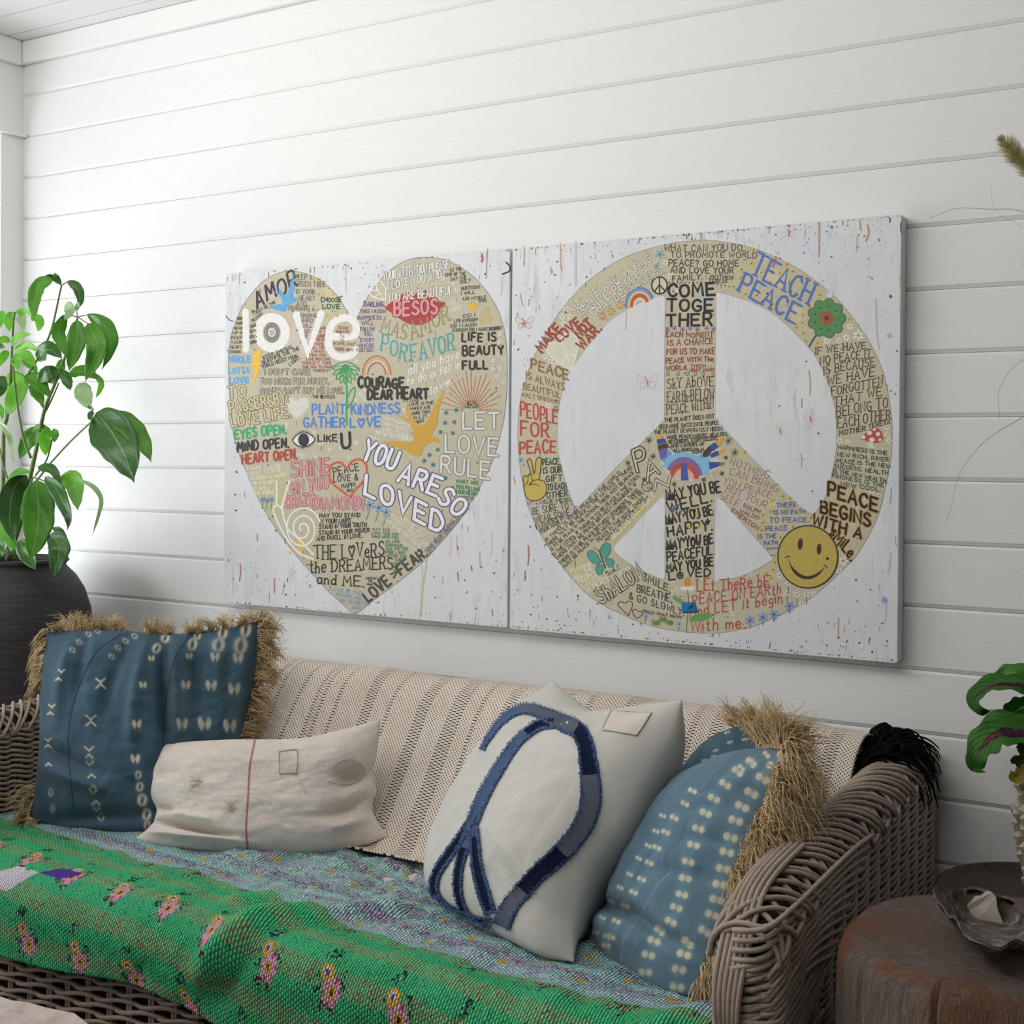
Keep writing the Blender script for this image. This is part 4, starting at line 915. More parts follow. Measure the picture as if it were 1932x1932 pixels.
def tint(x, y, rx, ry, c, part='heart', layer=1):
    pts = []
    for a in np.linspace(0, 2*PI, 44, endpoint=False):
        r = 1+.16*math.sin(3*a+x)+.08*math.sin(7*a+y)
        while r > .05 and not inpoly((x+(rx*r+9)*math.cos(a), y+(ry*r+9)*math.sin(a)), heart): r -= .02
        pts.append((x+rx*r*math.cos(a), y+ry*r*math.sin(a)))
    A.fill(part, pts, c, layer)
tint(280, 300, 110, 70, '#c0b1a6'); tint(520, 600, 110, 110, '#c3b3ab'); tint(730, 330, 85, 70, '#c6b799'); tint(300, 1600, 120, 150, '#b9b28c'); tint(560, 2000, 160, 120, '#b5af90'); tint(1250, 1750, 130, 90, '#b9b293'); tint(1050, 620, 150, 60, '#b9b5a8')
# lettering, upper half
tx = A.text
tx('AMOR', 225, 425, 485, 275, 112, '#4c484a', 15, 's', upv=(-22, -100))
for i, (t_, x, y, x2) in enumerate((('KEEP A', 472, 232, 580), ('GREEN TREE', 472, 275, 670), ('IN YOUR', 478, 325, 600), ('HEART', 497, 368, 600), ('AND', 480, 404, 545), ('PERHAPS A', 430, 435, 598), ('SINGING', 505, 478, 610), ('BIRD', 515, 512, 588), ('WILL', 520, 545, 582), ('CO', 533, 573, 568), ('M', 535, 592, 556), ('E', 538, 610, 552))):
    tx(t_, x, y, x2, y+(4 if i < 6 else 0), 36 if i < 6 else 28 if i < 9 else 17, '#6a6866', 4.6)
A.frame(12.07, 400, 440); A.fill('bluebird', [(1872, 888), (1850, 1050), (1882, 1250), (1868, 1345), (1800, 1425), (1828, 1472), (1895, 1458), (1955, 1530), (1900, 1562), (1800, 1600), (1722, 1640), (1702, 1710), (1690, 1770), (1620, 1790), (1500, 1752), (1380, 1712), (1250, 1710), (1400, 1640), (1520, 1618), (1605, 1622), (1608, 1560), (1565, 1440), (1480, 1382), (1355, 1330), (1460, 1332), (1535, 1362), (1512, 1250), (1500, 1160), (1550, 1290), (1620, 1382), (1690, 1408), (1742, 1300), (1800, 1100)], '#62a0cc', 5); A.frame(3.45, 420, 460)
tx('CHOOSE', 640, 378, 772, 378, 34, '#2c5c48', 6.5); tx('LOVE', 652, 424, 762, 422, 34, '#2c5c48', 6.5)
tx('TODAY BE THE', 200, 465, 345, 385, 22, INK, 3.6); tx('REASON', 198, 510, 262, 458, 22, INK, 3.6)
for i, t_ in enumerate(('SOME', 'ONE', 'FEELS', 'LOVED')): tx(t_, 182, 548+35*i, 222, 538+35*i, 22, INK, 3.6)
for i, t_ in enumerate(('KEEP', 'YOUR', 'HEAD', 'UP &', 'KEEP', 'YOUR', 'HEART', 'STRONG.')): tx(t_, [98, 85, 76, 66, 58, 54, 50, 42][i], 496+31*i, 128 if i < 6 else 122, 494+31*i, 20, INK, 3.4)
WL = '#dcdad5'
A.line('love_letters', [(150, 440), (152, 690)], 12, WL, 2); A.line('love_letters', [(480, 460), (556, 715), (640, 455)], 14, WL, 2)
a = np.linspace(0, 2*PI, 40); A.line('love_letters', np.stack([320+88*np.cos(a), 578+98*np.sin(a)], 1), 17, WL, 2)
A.line('love_letters', [(700, 605), (845, 600), (870, 555), (850, 500), (785, 482), (715, 520), (690, 610), (700, 690), (755, 735), (830, 725), (868, 690)], 14, WL, 2, True)
A.disc('vinyl_record', 320, 576, 50, 64, '#767472', 3, 26); A.disc('vinyl_record', 320, 576, 26, 32, '#c9c6bf', 4, 18); A.text('@', 308, 596, 332, 596, 34, '#a0504c', 4, layer=5, part='vinyl_record')
for r_ in (34, 43): A.line('vinyl_record', np.stack([320+r_*np.cos(a), 576+r_*1.27*np.sin(a)], 1), .8, '#a3a19d', 4)
for i, (t_, x, x2) in enumerate((('AND', 636, 668), ('IF I', 630, 664), ('ASKED', 618, 664), ('YOU TO', 608, 660), ('NAME', 598, 656), ('ALL THE', 584, 660), ('THINGS', 575, 660), ('THAT YOU', 560, 670), ('LOVE HOW LONG', 546, 698), ('WOULD IT TAKE', 520, 706), ('FOR YOU TO NAME', 520, 716), ('YOURSELF?', 588, 700))):
    tx(t_, x, 557+25.2*i, x2, 557+25.2*i, 20, '#94504e', 3.4)
for t_, x, y, x2 in (('CLOSE', 752, 552, 818), ('YOUR EYES,', 736, 580, 830), ('FA', 765, 604, 790), ('LL', 768, 626, 788), ('IN LOVE, STAY', 722, 655, 856), ('THERE.-RUMI', 730, 692, 850)): tx(t_, x, y, x2, y+8, 20, '#94504e', 3.4)
for t_, x, y, x2, y2 in (('KEEP SHINING', 268, 752, 455, 680), ('BEAUTIFUL ONE. THE', 262, 782, 500, 690), ('WORLD NEEDS YOUR', 258, 810, 486, 740), ('LIGHT.', 440, 795, 512, 745)): tx(t_, x, y, x2, y2, 26, '#3f4a48', 4.2)
tx('WHOLE', 42, 772, 180, 768, 44, '#6a9ed0', 11); tx('LOTTA', 40, 846, 172, 840, 40, '#6a9ed0', 10); tx('LOVE', 46, 910, 168, 905, 42, '#6a9ed0', 11)
A.fill('lightning_bolt', [(205, 700), (255, 690), (238, 770), (250, 772), (192, 950), (205, 800), (190, 800)], '#dcb552', 3)
tx('I DON\'T CARE', 272, 852, 568, 850, 40, INK2, 5, 'o'); tx('TOO MUCH FOR MONEY,', 244, 912, 690, 912, 42, INK2, 5, 'o'); tx('MONEY CAN\'T BUY ME LOVE.', 246, 975, 790, 972, 42, INK2, 5, 'o'); tx('-THE BEATLES', 575, 1003, 730, 1005, 20, INK, 4)
tx('TO', 40, 1000, 148, 995, 72, '#6d6658', 12, 'o', bg='#c2b890'); tx('PASSERSBY:', 52, 1102, 428, 1035, 76, '#6d6658', 12, 'o', bg='#c2b890'); tx('LOVE LIFE.', 62, 1190, 445, 1125, 76, '#6d6658', 12, 'o', bg='#c2b890')
tx('DARLING,', 920, 408, 1055, 408, 34, '#6a5690', 6); 
for i, (t_, x, x2) in enumerate((('THIS I KNOW', 895, 1062), ('HAPPINESS', 880, 1032), ('WILL', 905, 985), ('FOLLOW', 897, 990), ('YOU', 920, 972), ('EVERY', 897, 985), ('WHERE', 885, 988), ('YOU GO.', 868, 980))): tx(t_, x, [452, 494, 528, 567, 600, 640, 676, 706][i], x2, [450, 492, 527, 566, 600, 636, 674, 702][i], 27, '#6a5a80', 4.6)
tx('YOUR ATTENTION PLEASE.', 1045, 240, 1480, 160, 60, '#8b8880', 7, 'o', bg='#d9d8d2', upv=(0, -1)); tx('I LOVE YOU AND', 1075, 300, 1425, 222, 56, '#8b8880', 7, 'o', bg='#d9d8d2', upv=(0, -1)); tx('YOU ARE BEAUTIFUL.', 1078, 375, 1505, 330, 58, '#8b8880', 7, 'o', bg='#d9d8d2', upv=(0, -1))
A.line('peace_heart', [(1050, 365), (980, 345), (958, 320), (975, 300), (1005, 305), (1000, 260), (1025, 245), (1060, 290), (1060, 365)], 2, '#dcdad5', 2, True); A.line('peace_heart', [(1012, 300), (1050, 365)], 1.6, '#dcdad5', 2); A.line('peace_heart', [(1022, 325), (985, 345)], 1.6, '#dcdad5', 2)
A.fill('lips', [(1058, 418), (1110, 372), (1165, 330), (1205, 312), (1245, 332), (1280, 302), (1335, 308), (1370, 345), (1400, 372), (1450, 385), (1420, 430), (1370, 490), (1300, 525), (1235, 528), (1170, 500), (1110, 455)], '#aa4b4b', 3, 3)
A.text('BESOS', 1118, 470, 1395, 452, 96, '#8a3f42', 17, 'o', bg='#cf9090', part='lips', layer=4, upv=(0, -1))
tx('MAS', 1030, 570, 1190, 628, 105, '#97906f', 11, 'f', upv=(20, -100)); tx('AMOR', 1230, 628, 1480, 500, 110, '#97906f', 11, 'f', upv=(-15, -100))
tx('POR', 1030, 690, 1190, 765, 100, '#5b9c9c', 11, 'f', upv=(15, -100)); tx('FAVOR', 1230, 765, 1510, 690, 112, '#5b9c9c', 11, 'f', upv=(-10, -100))
for t_, x, y, x2 in (('AT THE', 1482, 182, 1555), ('END OF THE', 1452, 212, 1582), ('DAY THE', 1485, 240, 1588), ('ONLY', 1545, 260, 1612), ('QUESTIONS', 1553, 300, 1675), ('I WILL', 1552, 332, 1640), ('ASK MYSELF', 1562, 368, 1712), ('ARE:', 1668, 382, 1728), ('DID I', 1568, 482, 1642), ('LIVE ENOUGH?', 1506, 512, 1660), ('DID I LAUGH', 1484, 545, 1650), ('ENOUGH? DID I MAKE A DIFF-', 1497, 572, 1815), ('ERENCE?', 1735, 565, 1818)): tx(t_, x, y, x2, y-10, 23, '#4d524e', 4)
a5 = [(-PI/2+k*PI/5) for k in range(10)]; A.fill('gold_star', [(1628+ (40 if k % 2 == 0 else 18)*math.cos(v+.2), 408+(44 if k % 2 == 0 else 20)*math.sin(v+.2)) for k, v in enumerate(a5)], '#d9ac45', 4)
for k in range(9): A.line('gold_star', [(1670+7*k, 470-8*k), (1680+9*k, 530-4*k)], 1.1, '#cdb065', 3)
tx('LIFE IS', 1558, 638, 1778, 632, 58, INK, 13, 's'); tx('BEAUTY', 1562, 728, 1830, 718, 60, INK, 14, 's'); tx('FULL', 1562, 818, 1725, 816, 58, INK, 14, 's')
tx('all you have', 1210, 855, 1540, 745, 62, '#e2e0da', 6, layer=4, upv=(0, -1)); tx('to do is fall in', 1200, 925, 1548, 812, 56, '#e2e0da', 6, layer=4, upv=(0, -1)); tx('love.', 1355, 985, 1500, 905, 60, '#e2e0da', 6, layer=4, upv=(0, -1))
for r_, c_ in ((92, '#b0605a'), (80, '#d0a060'), (68, '#d8c79a'), (58, '#a05a78')):
    aa = np.linspace(PI, 2*PI, 18); A.line('rainbow', np.stack([1003+r_*np.cos(aa), 850+r_*1.3*np.sin(aa)], 1), 2, c_, 3)
tx('COURAGE', 884, 935, 1178, 935, 68, INK, 17, 's'); tx('DEAR HEART', 945, 1013, 1338, 1005, 68, INK, 17, 's'); tx('C.S. LEWIS', 1175, 1030, 1275, 1028, 17, INK, 3)
G_ = '#3f9a60'
for k in range(9):
    aa = PI*.02+PI*.96*k/8; ex, ey = 800+90*math.cos(aa), 805+110*math.sin(aa)*(.9 if k in (0, 8) else 1)
    A.line('green_daisy', [(800, 800), ((800+ex)/2+16*math.sin(aa), (805+ey)/2-12*math.cos(aa)), (ex, ey), ((800+ex)/2-16*math.sin(aa), (805+ey)/2+14*math.cos(aa)), (800, 805)], 1.8, G_, 4, True)
A.line('green_daisy', [(715, 815), (740, 785), (800, 768), (860, 790), (890, 830)], 2, G_, 4, True); A.line('green_daisy', [(798, 820), (808, 950), (806, 1100), (808, 1180)], 2.6, G_, 4, True); A.line('green_daisy', [(808, 1075), (815, 990), (858, 935), (852, 1010), (808, 1075)], 2.2, G_, 4, True); A.disc('green_daisy', 800, 800, 24, 16, '#4f8d62', 5)
tx('PLANT', 585, 1108, 795, 1106, 68, '#5a82c8', 12); tx('KiNDNESS', 838, 1108, 1150, 1102, 68, '#5a82c8', 12); tx('GATHER', 527, 1192, 795, 1192, 64, '#5a82c8', 12); tx('L@VE', 832, 1194, 1028, 1188, 64, '#5a82c8', 12)
A.fill('striped_heart', [(480, 1140), (425, 1070), (420, 1020), (455, 1000), (480, 1025), (515, 1000), (562, 1015), (560, 1070)], '#c5c2b6', 2, 3)
for k in range(13): A.line('striped_heart', [(430+abs(k-4)*3*(k > 5), 1008+10*k), (556-max(0, k-5)*9, 1005+10*k)], .8, '#d9d7cf', 3)
GOLD = '#c59c4a'
A.fill('golden_dove', [(1442, 948), (1400, 1010), (1362, 1090), (1322, 1160), (1290, 1180), (1250, 1150), (1215, 1090), (1200, 1035), (1195, 1095), (1210, 1140), (1160, 1120), (1102, 1108), (1170, 1135), (1225, 1180), (1240, 1240), (1235, 1290), (1140, 1282), (1035, 1292), (1090, 1310), (1180, 1340), (1240, 1375), (1290, 1378), (1310, 1320), (1345, 1295), (1390, 1290), (1425, 1302), (1400, 1262), (1355, 1252), (1375, 1215), (1400, 1160), (1405, 1090), (1425, 1020)], GOLD, 4, 3)
for i, (t_, x, x2) in enumerate((('LOVE IS THE', 1215, 1372), ('WHOLE AND', 1222, 1352), ('MORE THAN', 1232, 1350), ('ALL.IT', 1243, 1330), ('RUMI', 1262, 1310))): tx(t_, x, 1055+29*i, x2, 1042+29*i, 22, INK, 3.8)
for k in range(19):
    aa = PI+.03+(PI-.06)*k/18; L = 190+25*math.sin(k*1.7); A.line('sunburst', [(1618+52*math.cos(aa), 1085+58*math.sin(aa)), (1618+min(L, 205)*math.cos(aa), 1085+(L+60)*math.sin(aa)*.98)], 1.3, '#b9674e', 3)
tx('GET OUT', 1592, 1038, 1650, 1038, 15, INK, 2.6); tx('THERE AND', 1582, 1054, 1662, 1054, 15, INK, 2.6); tx('SHINE BABY', 1574, 1070, 1668, 1070, 15, INK, 2.6)
tx('WHAT HAPPENS', 1048, 1140, 1215, 1195, 22, '#d9d8d2', 3.6); tx('WHEN PEOPLE', 1045, 1175, 1200, 1225, 22, '#d9d8d2', 3.6)
tx('LET', 1565, 1205, 1800, 1200, 108, '#8e8d88', 13, 'o', bg='#d4d3cd', jit=.4)
for (x, y) in ((1455, 1100), (1520, 1082), (1448, 1165), (1508, 1160), (1418, 1225), (1498, 1232), (1400, 1340), (1346, 1375), (1312, 1412), (1370, 1438), (1450, 1525)):
    for k in range(4): aa = PI*k/4+.2; r_ = 14; A.line('star_pattern', [(x-r_*math.cos(aa), y-r_*math.sin(aa)), (x+r_*math.cos(aa), y+r_*math.sin(aa))], 1.3, '#3f7a86' if x != 1400 else '#3f8a5a', 4)
# lower half
A.frame(3.45, 420, 800)
tx('EYES OPEN.', 80, 98, 415, 62, 66, '#4aa070', 14, 's'); tx('MIND OPEN.', 98, 182, 430, 150, 66, '#474649', 14, 's'); tx('HEART OPEN.', 128, 260, 485, 225, 66, '#a8544c', 14, 's')
a = np.linspace(0, 2*PI, 30); A.fill('eye', [(452, 105), (480, 75), (525, 52), (570, 70), (602, 98), (575, 130), (525, 150), (480, 135)], '#d8d6d0', 3, 3); A.line('eye', [(452, 105), (480, 75), (525, 52), (570, 70), (602, 98), (575, 130), (525, 150), (480, 135), (452, 105)], 2, INK, 4, True); A.disc('eye', 527, 103, 36, 44, '#46454a', 4, 20)
for k in range(24): aa = 2*PI*k/24; A.line('eye', [(527+(64-10*abs(math.sin(aa)))*math.cos(aa), 102+50*math.sin(aa)), (527+(72-8*abs(math.sin(aa)))*math.cos(aa), 102+62*math.sin(aa))], 1, INK, 4)
tx('LIKE', 622, 115, 742, 112, 46, INK, 10); tx('U', 778, 158, 832, 152, 105, INK, 19, layer=3)
tx('OPEN THEIR', 1042, 42, 1205, 90, 22, '#d9d8d2', 3.6); tx('THEY GET BETTER HEARTS', 995, 62, 1230, 112, 22, '#d9d8d2', 3.6); tx('HARUKI', 960, 92, 1020, 112, 18, '#d9d8d2', 3); tx('MURAKAMI', 1010, 130, 1110, 168, 20, '#d9d8d2', 3.2)
for i, (t_, x, x2) in enumerate((('I WANT TO LIVE.', 158, 383), ('I WANT TO GIVE.', 158, 385), ('I\'VE BEEN A MINER', 162, 412), ('FOR A HEART', 178, 335), ('OF GOLD.', 192, 318), ('NEIL YOUNG', 202, 332))): tx(t_, x, 302+32*i, x2, [283, 308, 340, 388, 428, 455][i], 24, '#dad8ce', 3.8)
PK, PKD = '#d59a9e', '#9a6a6c'
for t_, x, y, x2, y2, h_ in (('SHiNE', 450, 345, 695, 320, 100), ('ON YOU', 448, 450, 688, 415, 80), ('CRAZY', 410, 545, 590, 525, 76), ('DiAMOND!', 592, 550, 915, 552, 80)): tx(t_, x, y, x2, y2, h_, PKD, 10, 'o', bg=PK)
A.line('orange_heart', [(828, 478), (775, 435), (710, 380), (692, 320), (712, 265), (762, 250), (808, 282), (840, 245), (890, 230), (932, 262), (935, 330), (900, 390), (860, 430), (828, 478)], 4.2, '#c8644e', 4, True)
tx('PEACE', 725, 335, 888, 300, 52, INK2, 7); tx('LOVE &', 722, 382, 880, 362, 44, INK2, 6.5); tx('HAPPI', 775, 415, 862, 412, 32, INK2, 5.5); tx('NESS', 808, 442, 848, 440, 20, INK2, 4)
WB = '#dcdce0'; PB = '#5f5878'
tx('YOU', 905, 225, 1110, 300, 135, PB, 22, 'o', bg=WB, jit=.4); tx('ARE', 1140, 370, 1390, 465, 128, PB, 22, 'o', bg=WB, jit=.4); tx('SO', 1395, 495, 1530, 605, 120, PB, 22, 'o', bg=WB, jit=.4)
tx('LOVED', 925, 450, 1425, 712, 128, PB, 22, 'o', bg=WB, jit=.4, upv=(12, -100))
tx('LOVE', 1450, 180, 1790, 208, 118, '#8e8d88', 13, 'o', bg='#d4d3cd', jit=.4); tx('RULE', 1422, 315, 1735, 358, 112, '#8e8d88', 13, 'o', bg='#d4d3cd', jit=.4)
for i, (t_, x, x2) in enumerate((('WHAT ARE', 1520, 1668), ('YOU FILLING', 1518, 1672), ('YOUR HEART', 1518, 1660), ('WITH?', 1562, 1635))): tx(t_, x, [382, 418, 450, 492][i], x2, [396, 438, 468, 498][i], 26, '#3f7f5c', 5)
SN = '#dddbd4'
A.line('snail', [(590, 880), (500, 840), (420, 750), (360, 640), (330, 560), (350, 530), (385, 550), (400, 620), (430, 690), (500, 750), (545, 800), (590, 850)], 3.4, SN, 3, True); A.line('snail', [(350, 530), (352, 450), (350, 370)], 3.4, SN, 3); A.line('snail', [(385, 545), (410, 450), (435, 370)], 3.4, SN, 3)
th = np.linspace(0, 5.2*PI, 90); rr_ = 12+th/th[-1]*118; A.line('snail', np.stack([520+rr_*np.cos(th+2.2)*.92, 690-rr_*np.sin(-(th+2.2))*1.12-8], 1), 3.2, SN, 3)
for (x, y) in ((262, 492), (290, 500), (320, 492)): A.flower(x, y, 20, '#5b87b8', '#8a6a4a', 3, 5); A.line('flower_pattern', [(x, y+14), (x-6, y+60)], 1.6, '#5f8a55', 2)
for (x, y) in ((958, 528), (1016, 545), (1065, 575)): A.flower(x, y, 34, '#6f9cc4', '#8a3f3a', 3, 5); A.line('flower_pattern', [(x, y+26), (x-22, y+92)], 2.2, '#6f9a62', 2)
for i, (t_, x, x2) in enumerate((('MAY YOU STAND', 630, 895), ('IN YOUR LIGHT.', 632, 845), ('STAND IN YOUR TRUTH', 630, 935), ('STAND IN YOUR POWER', 628, 955), ('AND DWELL IN LOVE.', 612, 910))): tx(t_, x, 608+38*i, x2, [604, 640, 668, 704, 738][i], 30, INK, 6)
tx('THE L@VeRS', 600, 884, 1050, 858, 92, INK, 9, 'f'); tx('the DREAMERS', 570, 968, 1108, 942, 82, INK, 9, 'f'); tx('and ME.', 615, 1036, 918, 1060, 64, INK, 9, 'f')
tx('KERMIT', 935, 1012, 1010, 1012, 17, INK, 3.4); tx('THE', 948, 1030, 975, 1030, 13, INK, 3); tx('FROG', 940, 1050, 975, 1050, 13, INK, 3)
for i, (t_, x, x2) in enumerate((('MAY THE', 975, 1088), ('LONG TIME SUN', 968, 1142), ('SHINE UPON YOU.', 970, 1148), ('ALL LOVE', 1062, 1152), ('SURROUND', 1058, 1170), ('YOU, AND THE', 1062, 1205), ('PURE LIGHT', 1062, 1190), ('WITHIN YOU', 1065, 1196), ('GUIDE', 1125, 1185), ('YOUR', 1110, 1165), ('WAY', 1115, 1145), ('ON.', 1112, 1142))): tx(t_, x, [692, 716, 740, 772, 796, 820, 845, 868, 892, 918, 940, 962][i], x2, [700, 726, 750, 774, 798, 820, 845, 868, 890, 912, 936, 960][i], 19, '#4a7a58', 3.6)
for t_, x, y, x2, y2 in (('LOVE ALL', 1155, 615, 1320, 745), ('TRUST FEW, DO', 1085, 605, 1325, 800), ('WRONG TO NONE', 1055, 630, 1285, 810), ('-SHAKESPEARE', 1160, 768, 1265, 832)): tx(t_, x, y, x2, y2, 26 if t_[0] != '-' else 15, '#d6d4c8', 4.6 if t_[0] != '-' else 3)
tx('LOVE', 950, 1160, 1100, 1040, 74, '#55534f', 16, 's'); tx('>', 1120, 1010, 1155, 985, 50, '#55534f', 12); tx('FEAR', 1165, 985, 1325, 870, 76, '#55534f', 16, 's')
tx('YOUR HEART KNOWS THE WAY.', 1330, 838, 1600, 530, 24, '#55556a', 4); tx('RUN IN THAT DIRECTION. RUMI', 1335, 865, 1605, 552, 22, '#55556a', 3.8)
for t_, x, y, x2, y2 in (('LOVE IS THE', 702, 1082, 905, 1115), ('ANSWER, WHAT', 735, 1118, 925, 1150), ('WAS THE QUESTION', 760, 1158, 960, 1180), ('JOHN', 838, 1202, 905, 1210)): tx(t_, x, y, x2, y2, 24, '#7a9cbe', 4)
A.disc('paint_stain', 500, 790, 14, 46, '#d9b04e', 2, 12); A.disc('paint_stain', 438, 838, 8, 10, '#d9b04e', 2, 8); A.line('paint_stain', [(1322, 870), (1325, 920), (1308, 1020), (1295, 1130), (1285, 1250)], 3, '#b9bb9a', 2, True); A.disc('paint_stain', 1325, 880, 8, 14, '#d3b25a', 3, 8)
A.line('paint_stain', [(1290, 915), (1300, 1000), (1290, 1100)], 2, '#c3c5ab', 2, True)
# scattered small flowers
A.frame(3.45, 420, 460); R = random.Random(4)
for (x, y) in ((590, 230), (620, 245), (650, 262), (622, 280), (690, 290), (660, 330), (720, 330), (625, 325), (700, 420), (620, 430), (735, 440), (755, 395), (680, 465), (715, 490), (745, 470)): A.flower(x, y, 14, '#cfae5e', '#7a5a38', 2)
for (x, y) in ((1412, 350), (1430, 225), (1500, 262), (1498, 385), (1520, 300), (1545, 412), (1465, 432), (1525, 425), (1502, 430), (1805, 590), (1800, 640), (1795, 720), (1830, 750), (1760, 760), (1805, 810), (1762, 812), (1785, 862), (1825, 898), (895, 980), (930, 955), (870, 1015), (925, 1010), (415, 1180), (870, 765), (410, 1185), (600, 1225), (1180, 1080), (640, 1300), (700, 1340), (770, 1330), (600, 1380), (820, 1390), (870, 1295), (495, 1370), (525, 1380)): A.flower(x, y, 15, '#dad8d0', '#8a8468', 2)
for (x, y) in ((110, 470), (90, 632), (110, 580), (195, 668), (1622, 940)): A.flower(x, y, 14, '#d8a860', '#a5743c', 2, 4)
def splatter(x0, x1, z0, z1, n, cols, seed, inside=None, drips=()):
    R = random.Random(seed)
    for k in range(n):
        x, z = R.uniform(x0, x1), R.uniform(z0, z1)
        if R.random() < .35: z = R.choice([z0, z1])+R.gauss(0, .05); z = min(z1, max(z0, z))
        p = pr((x, -D_P, z)); r = R.choice([.5, .6, .8, .8, 1.0, 1.2, 1.7]); c = R.choice(cols)
        if R.random() < .22: L = R.uniform(3, 13); A.line('speck', np.array([[p[0], p[1]], [p[0]+R.uniform(-1, 1), min(p[1]+L, pr((x, -D_P, z0))[1]-1)]]), r*.9, c, 1, raw=True)
        else: A.disc('speck', p[0], p[1], r, r*R.uniform(.9, 1.8), c, 1, 7, R.uniform(0, 3), raw=True)
    for (x, y, L, w, c) in drips: A.line('speck', [(x, y), (x+R.uniform(-2, 2), y+L*.5), (x+R.uniform(-3, 3), y+L)], w, c, 1, True)
SPL = ['#57545a', '#6a6870', '#4c4a55', '#8a8790', '#a06a66', '#8a9070', '#8583a5', '#7c6a62']
A.frame(1, 0, 0)
splatter(-S_P, -.01, .006, S_P-.004, 620, SPL, 8, drips=((452, 516, 20, 2.2, '#cf9a96'), (433, 560, 24, 1.6, '#d5bcbb'), (653, 498, 55, 1.6, '#b3acc4'), (920, 470, 55, 2, '#94919f'), (909, 480, 14, 4, '#b5645c'), (947, 523, 34, 2.4, '#cbb4b8'), (453, 1064, 32, 2.6, '#a97f88'), (518, 1092, 18, 3, '#c088a8'), (536, 1100, 20, 1.6, '#b08a9c'), (573, 1038, 18, 1.6, '#b06f6f'), (863, 1080, 16, 2, '#a05a58'), (862, 1030, 6, 3, '#bb6a64'), (889, 1068, 8, 2.4, '#b05a54'), (863, 1010, 40, 1.6, '#cf9a98'), (850, 1010, 40, 1.6, '#c8b4b4'), (905, 1040, 30, 2.2, '#8fbf98'), (835, 1090, 14, 2.4, '#9dbfa2'), (927, 1000, 50, 2.2, '#d5bdb8'), (928, 1150, 12, 2.2, '#7d7a80')))
for k in range(14): p = (560+R.uniform(0, 40), 0)
A.line('speck', [(955, 495), (962, 503), (960, 512), (948, 517)], 3, '#4a4850', 1, True); A.line('speck', [(426, 596), (433, 604), (440, 606)], 1.6, '#5a5860', 1)
A.build(hr, 'heart')

# ---- peace sign
prt = canvas('peace_sign_painting', 0, S_P, 0, S_P, 'square white speckled painting of a large lettered peace sign hung on the right', 2)
A = Art(); A.R = random.Random(33); tx = A.text; A.frame(1, 0, 0)
ring = [(978, 784), (985, 740), (1005, 680), (1040, 612), (1078, 562), (1119, 522), (1182, 484), (1249, 463), (1300, 455), (1347, 454), (1417, 467), (1475, 491), (1521, 517), (1577, 562), (1621, 616), (1650, 664), (1669, 713), (1681, 780), (1683, 830), (1678, 880), (1658, 968), (1626, 1032), (1596, 1069), (1524, 1132), (1439, 1175), (1395, 1188), (1353, 1194), (1300, 1193), (1233, 1182), (1175, 1160), (1119, 1130), (1080, 1092), (1051, 1055), (1018, 1005), (994, 948), (981, 880), (977, 830)]
PT = '#bab39a'
A.fill('peace_sign', ring, PT, 0, 4); A.line('peace_sign', ring+ring[:1], 1, '#8b867c', 1, True)
WP = '#dbdce0'; paints[WP] = root_mb['peace_sign_painting'][1]
def piece(pts, sm=3): A.fill('peace_sign', pts, WP, 2, sm, raw=True); A.line('peace_sign', np.vstack([pts, pts[:1]]), .9, '#a5a29c', 3, True, raw=True)
A.frame(4.391, 960, 420); L1 = A.P([(1250, 606), (1290, 612), (1294, 700), (1290, 1100), (1286, 1600), (1270, 1650)]); L2 = A.P([(405, 1790), (405, 1620), (430, 1450), (480, 1290), (560, 1150), (680, 990), (830, 820), (980, 720), (1150, 635)])
A.frame(4.391, 960, 820); L3 = A.P([(1150, 20), (960, 200), (760, 410), (600, 575), (555, 600), (500, 480), (450, 320), (415, 170)])
piece(np.vstack([L1, L3, L2]))
A.frame(4.6, 1330, 420); R1 = A.P([(88, 1690), (90, 1300), (94, 900), (96, 640), (115, 606), (250, 640), (400, 690), (560, 770), (700, 880), (820, 1000), (930, 1120), (1020, 1280), (1080, 1430), (1125, 1600), (1140, 1800)])
A.frame(4.39, 1330, 820); R2 = A.P([(1085, 120), (1065, 250), (1030, 400), (985, 540), (905, 650), (870, 650), (750, 560), (560, 370), (350, 150), (215, 10)])
piece(np.vstack([R1, R2]))
A.frame(4.391, 960, 820); piece(A.P([(1262, 514), (1290, 530), (1294, 620), (1292, 900), (1292, 1170), (1270, 1196), (1150, 1150), (1050, 1100), (930, 1020), (866, 955), (870, 925), (1000, 790), (1130, 650)]))
A.frame(4.39, 1330, 820); piece(A.P([(84, 540), (105, 516), (160, 560), (270, 690), (410, 850), (550, 1010), (556, 1036), (420, 1120), (270, 1180), (110, 1214), (80, 1200), (80, 900)]))
def ptint(x, y, rx, ry, c):
    a = np.linspace(0, 2*PI, 20, endpoint=False); r = np.array([1+A.R.uniform(-.2, .2) for _ in a]); A.fill('peace_sign', np.stack([x+rx*r*np.cos(a), y+ry*r*np.sin(a)], 1), c, 1, 2)
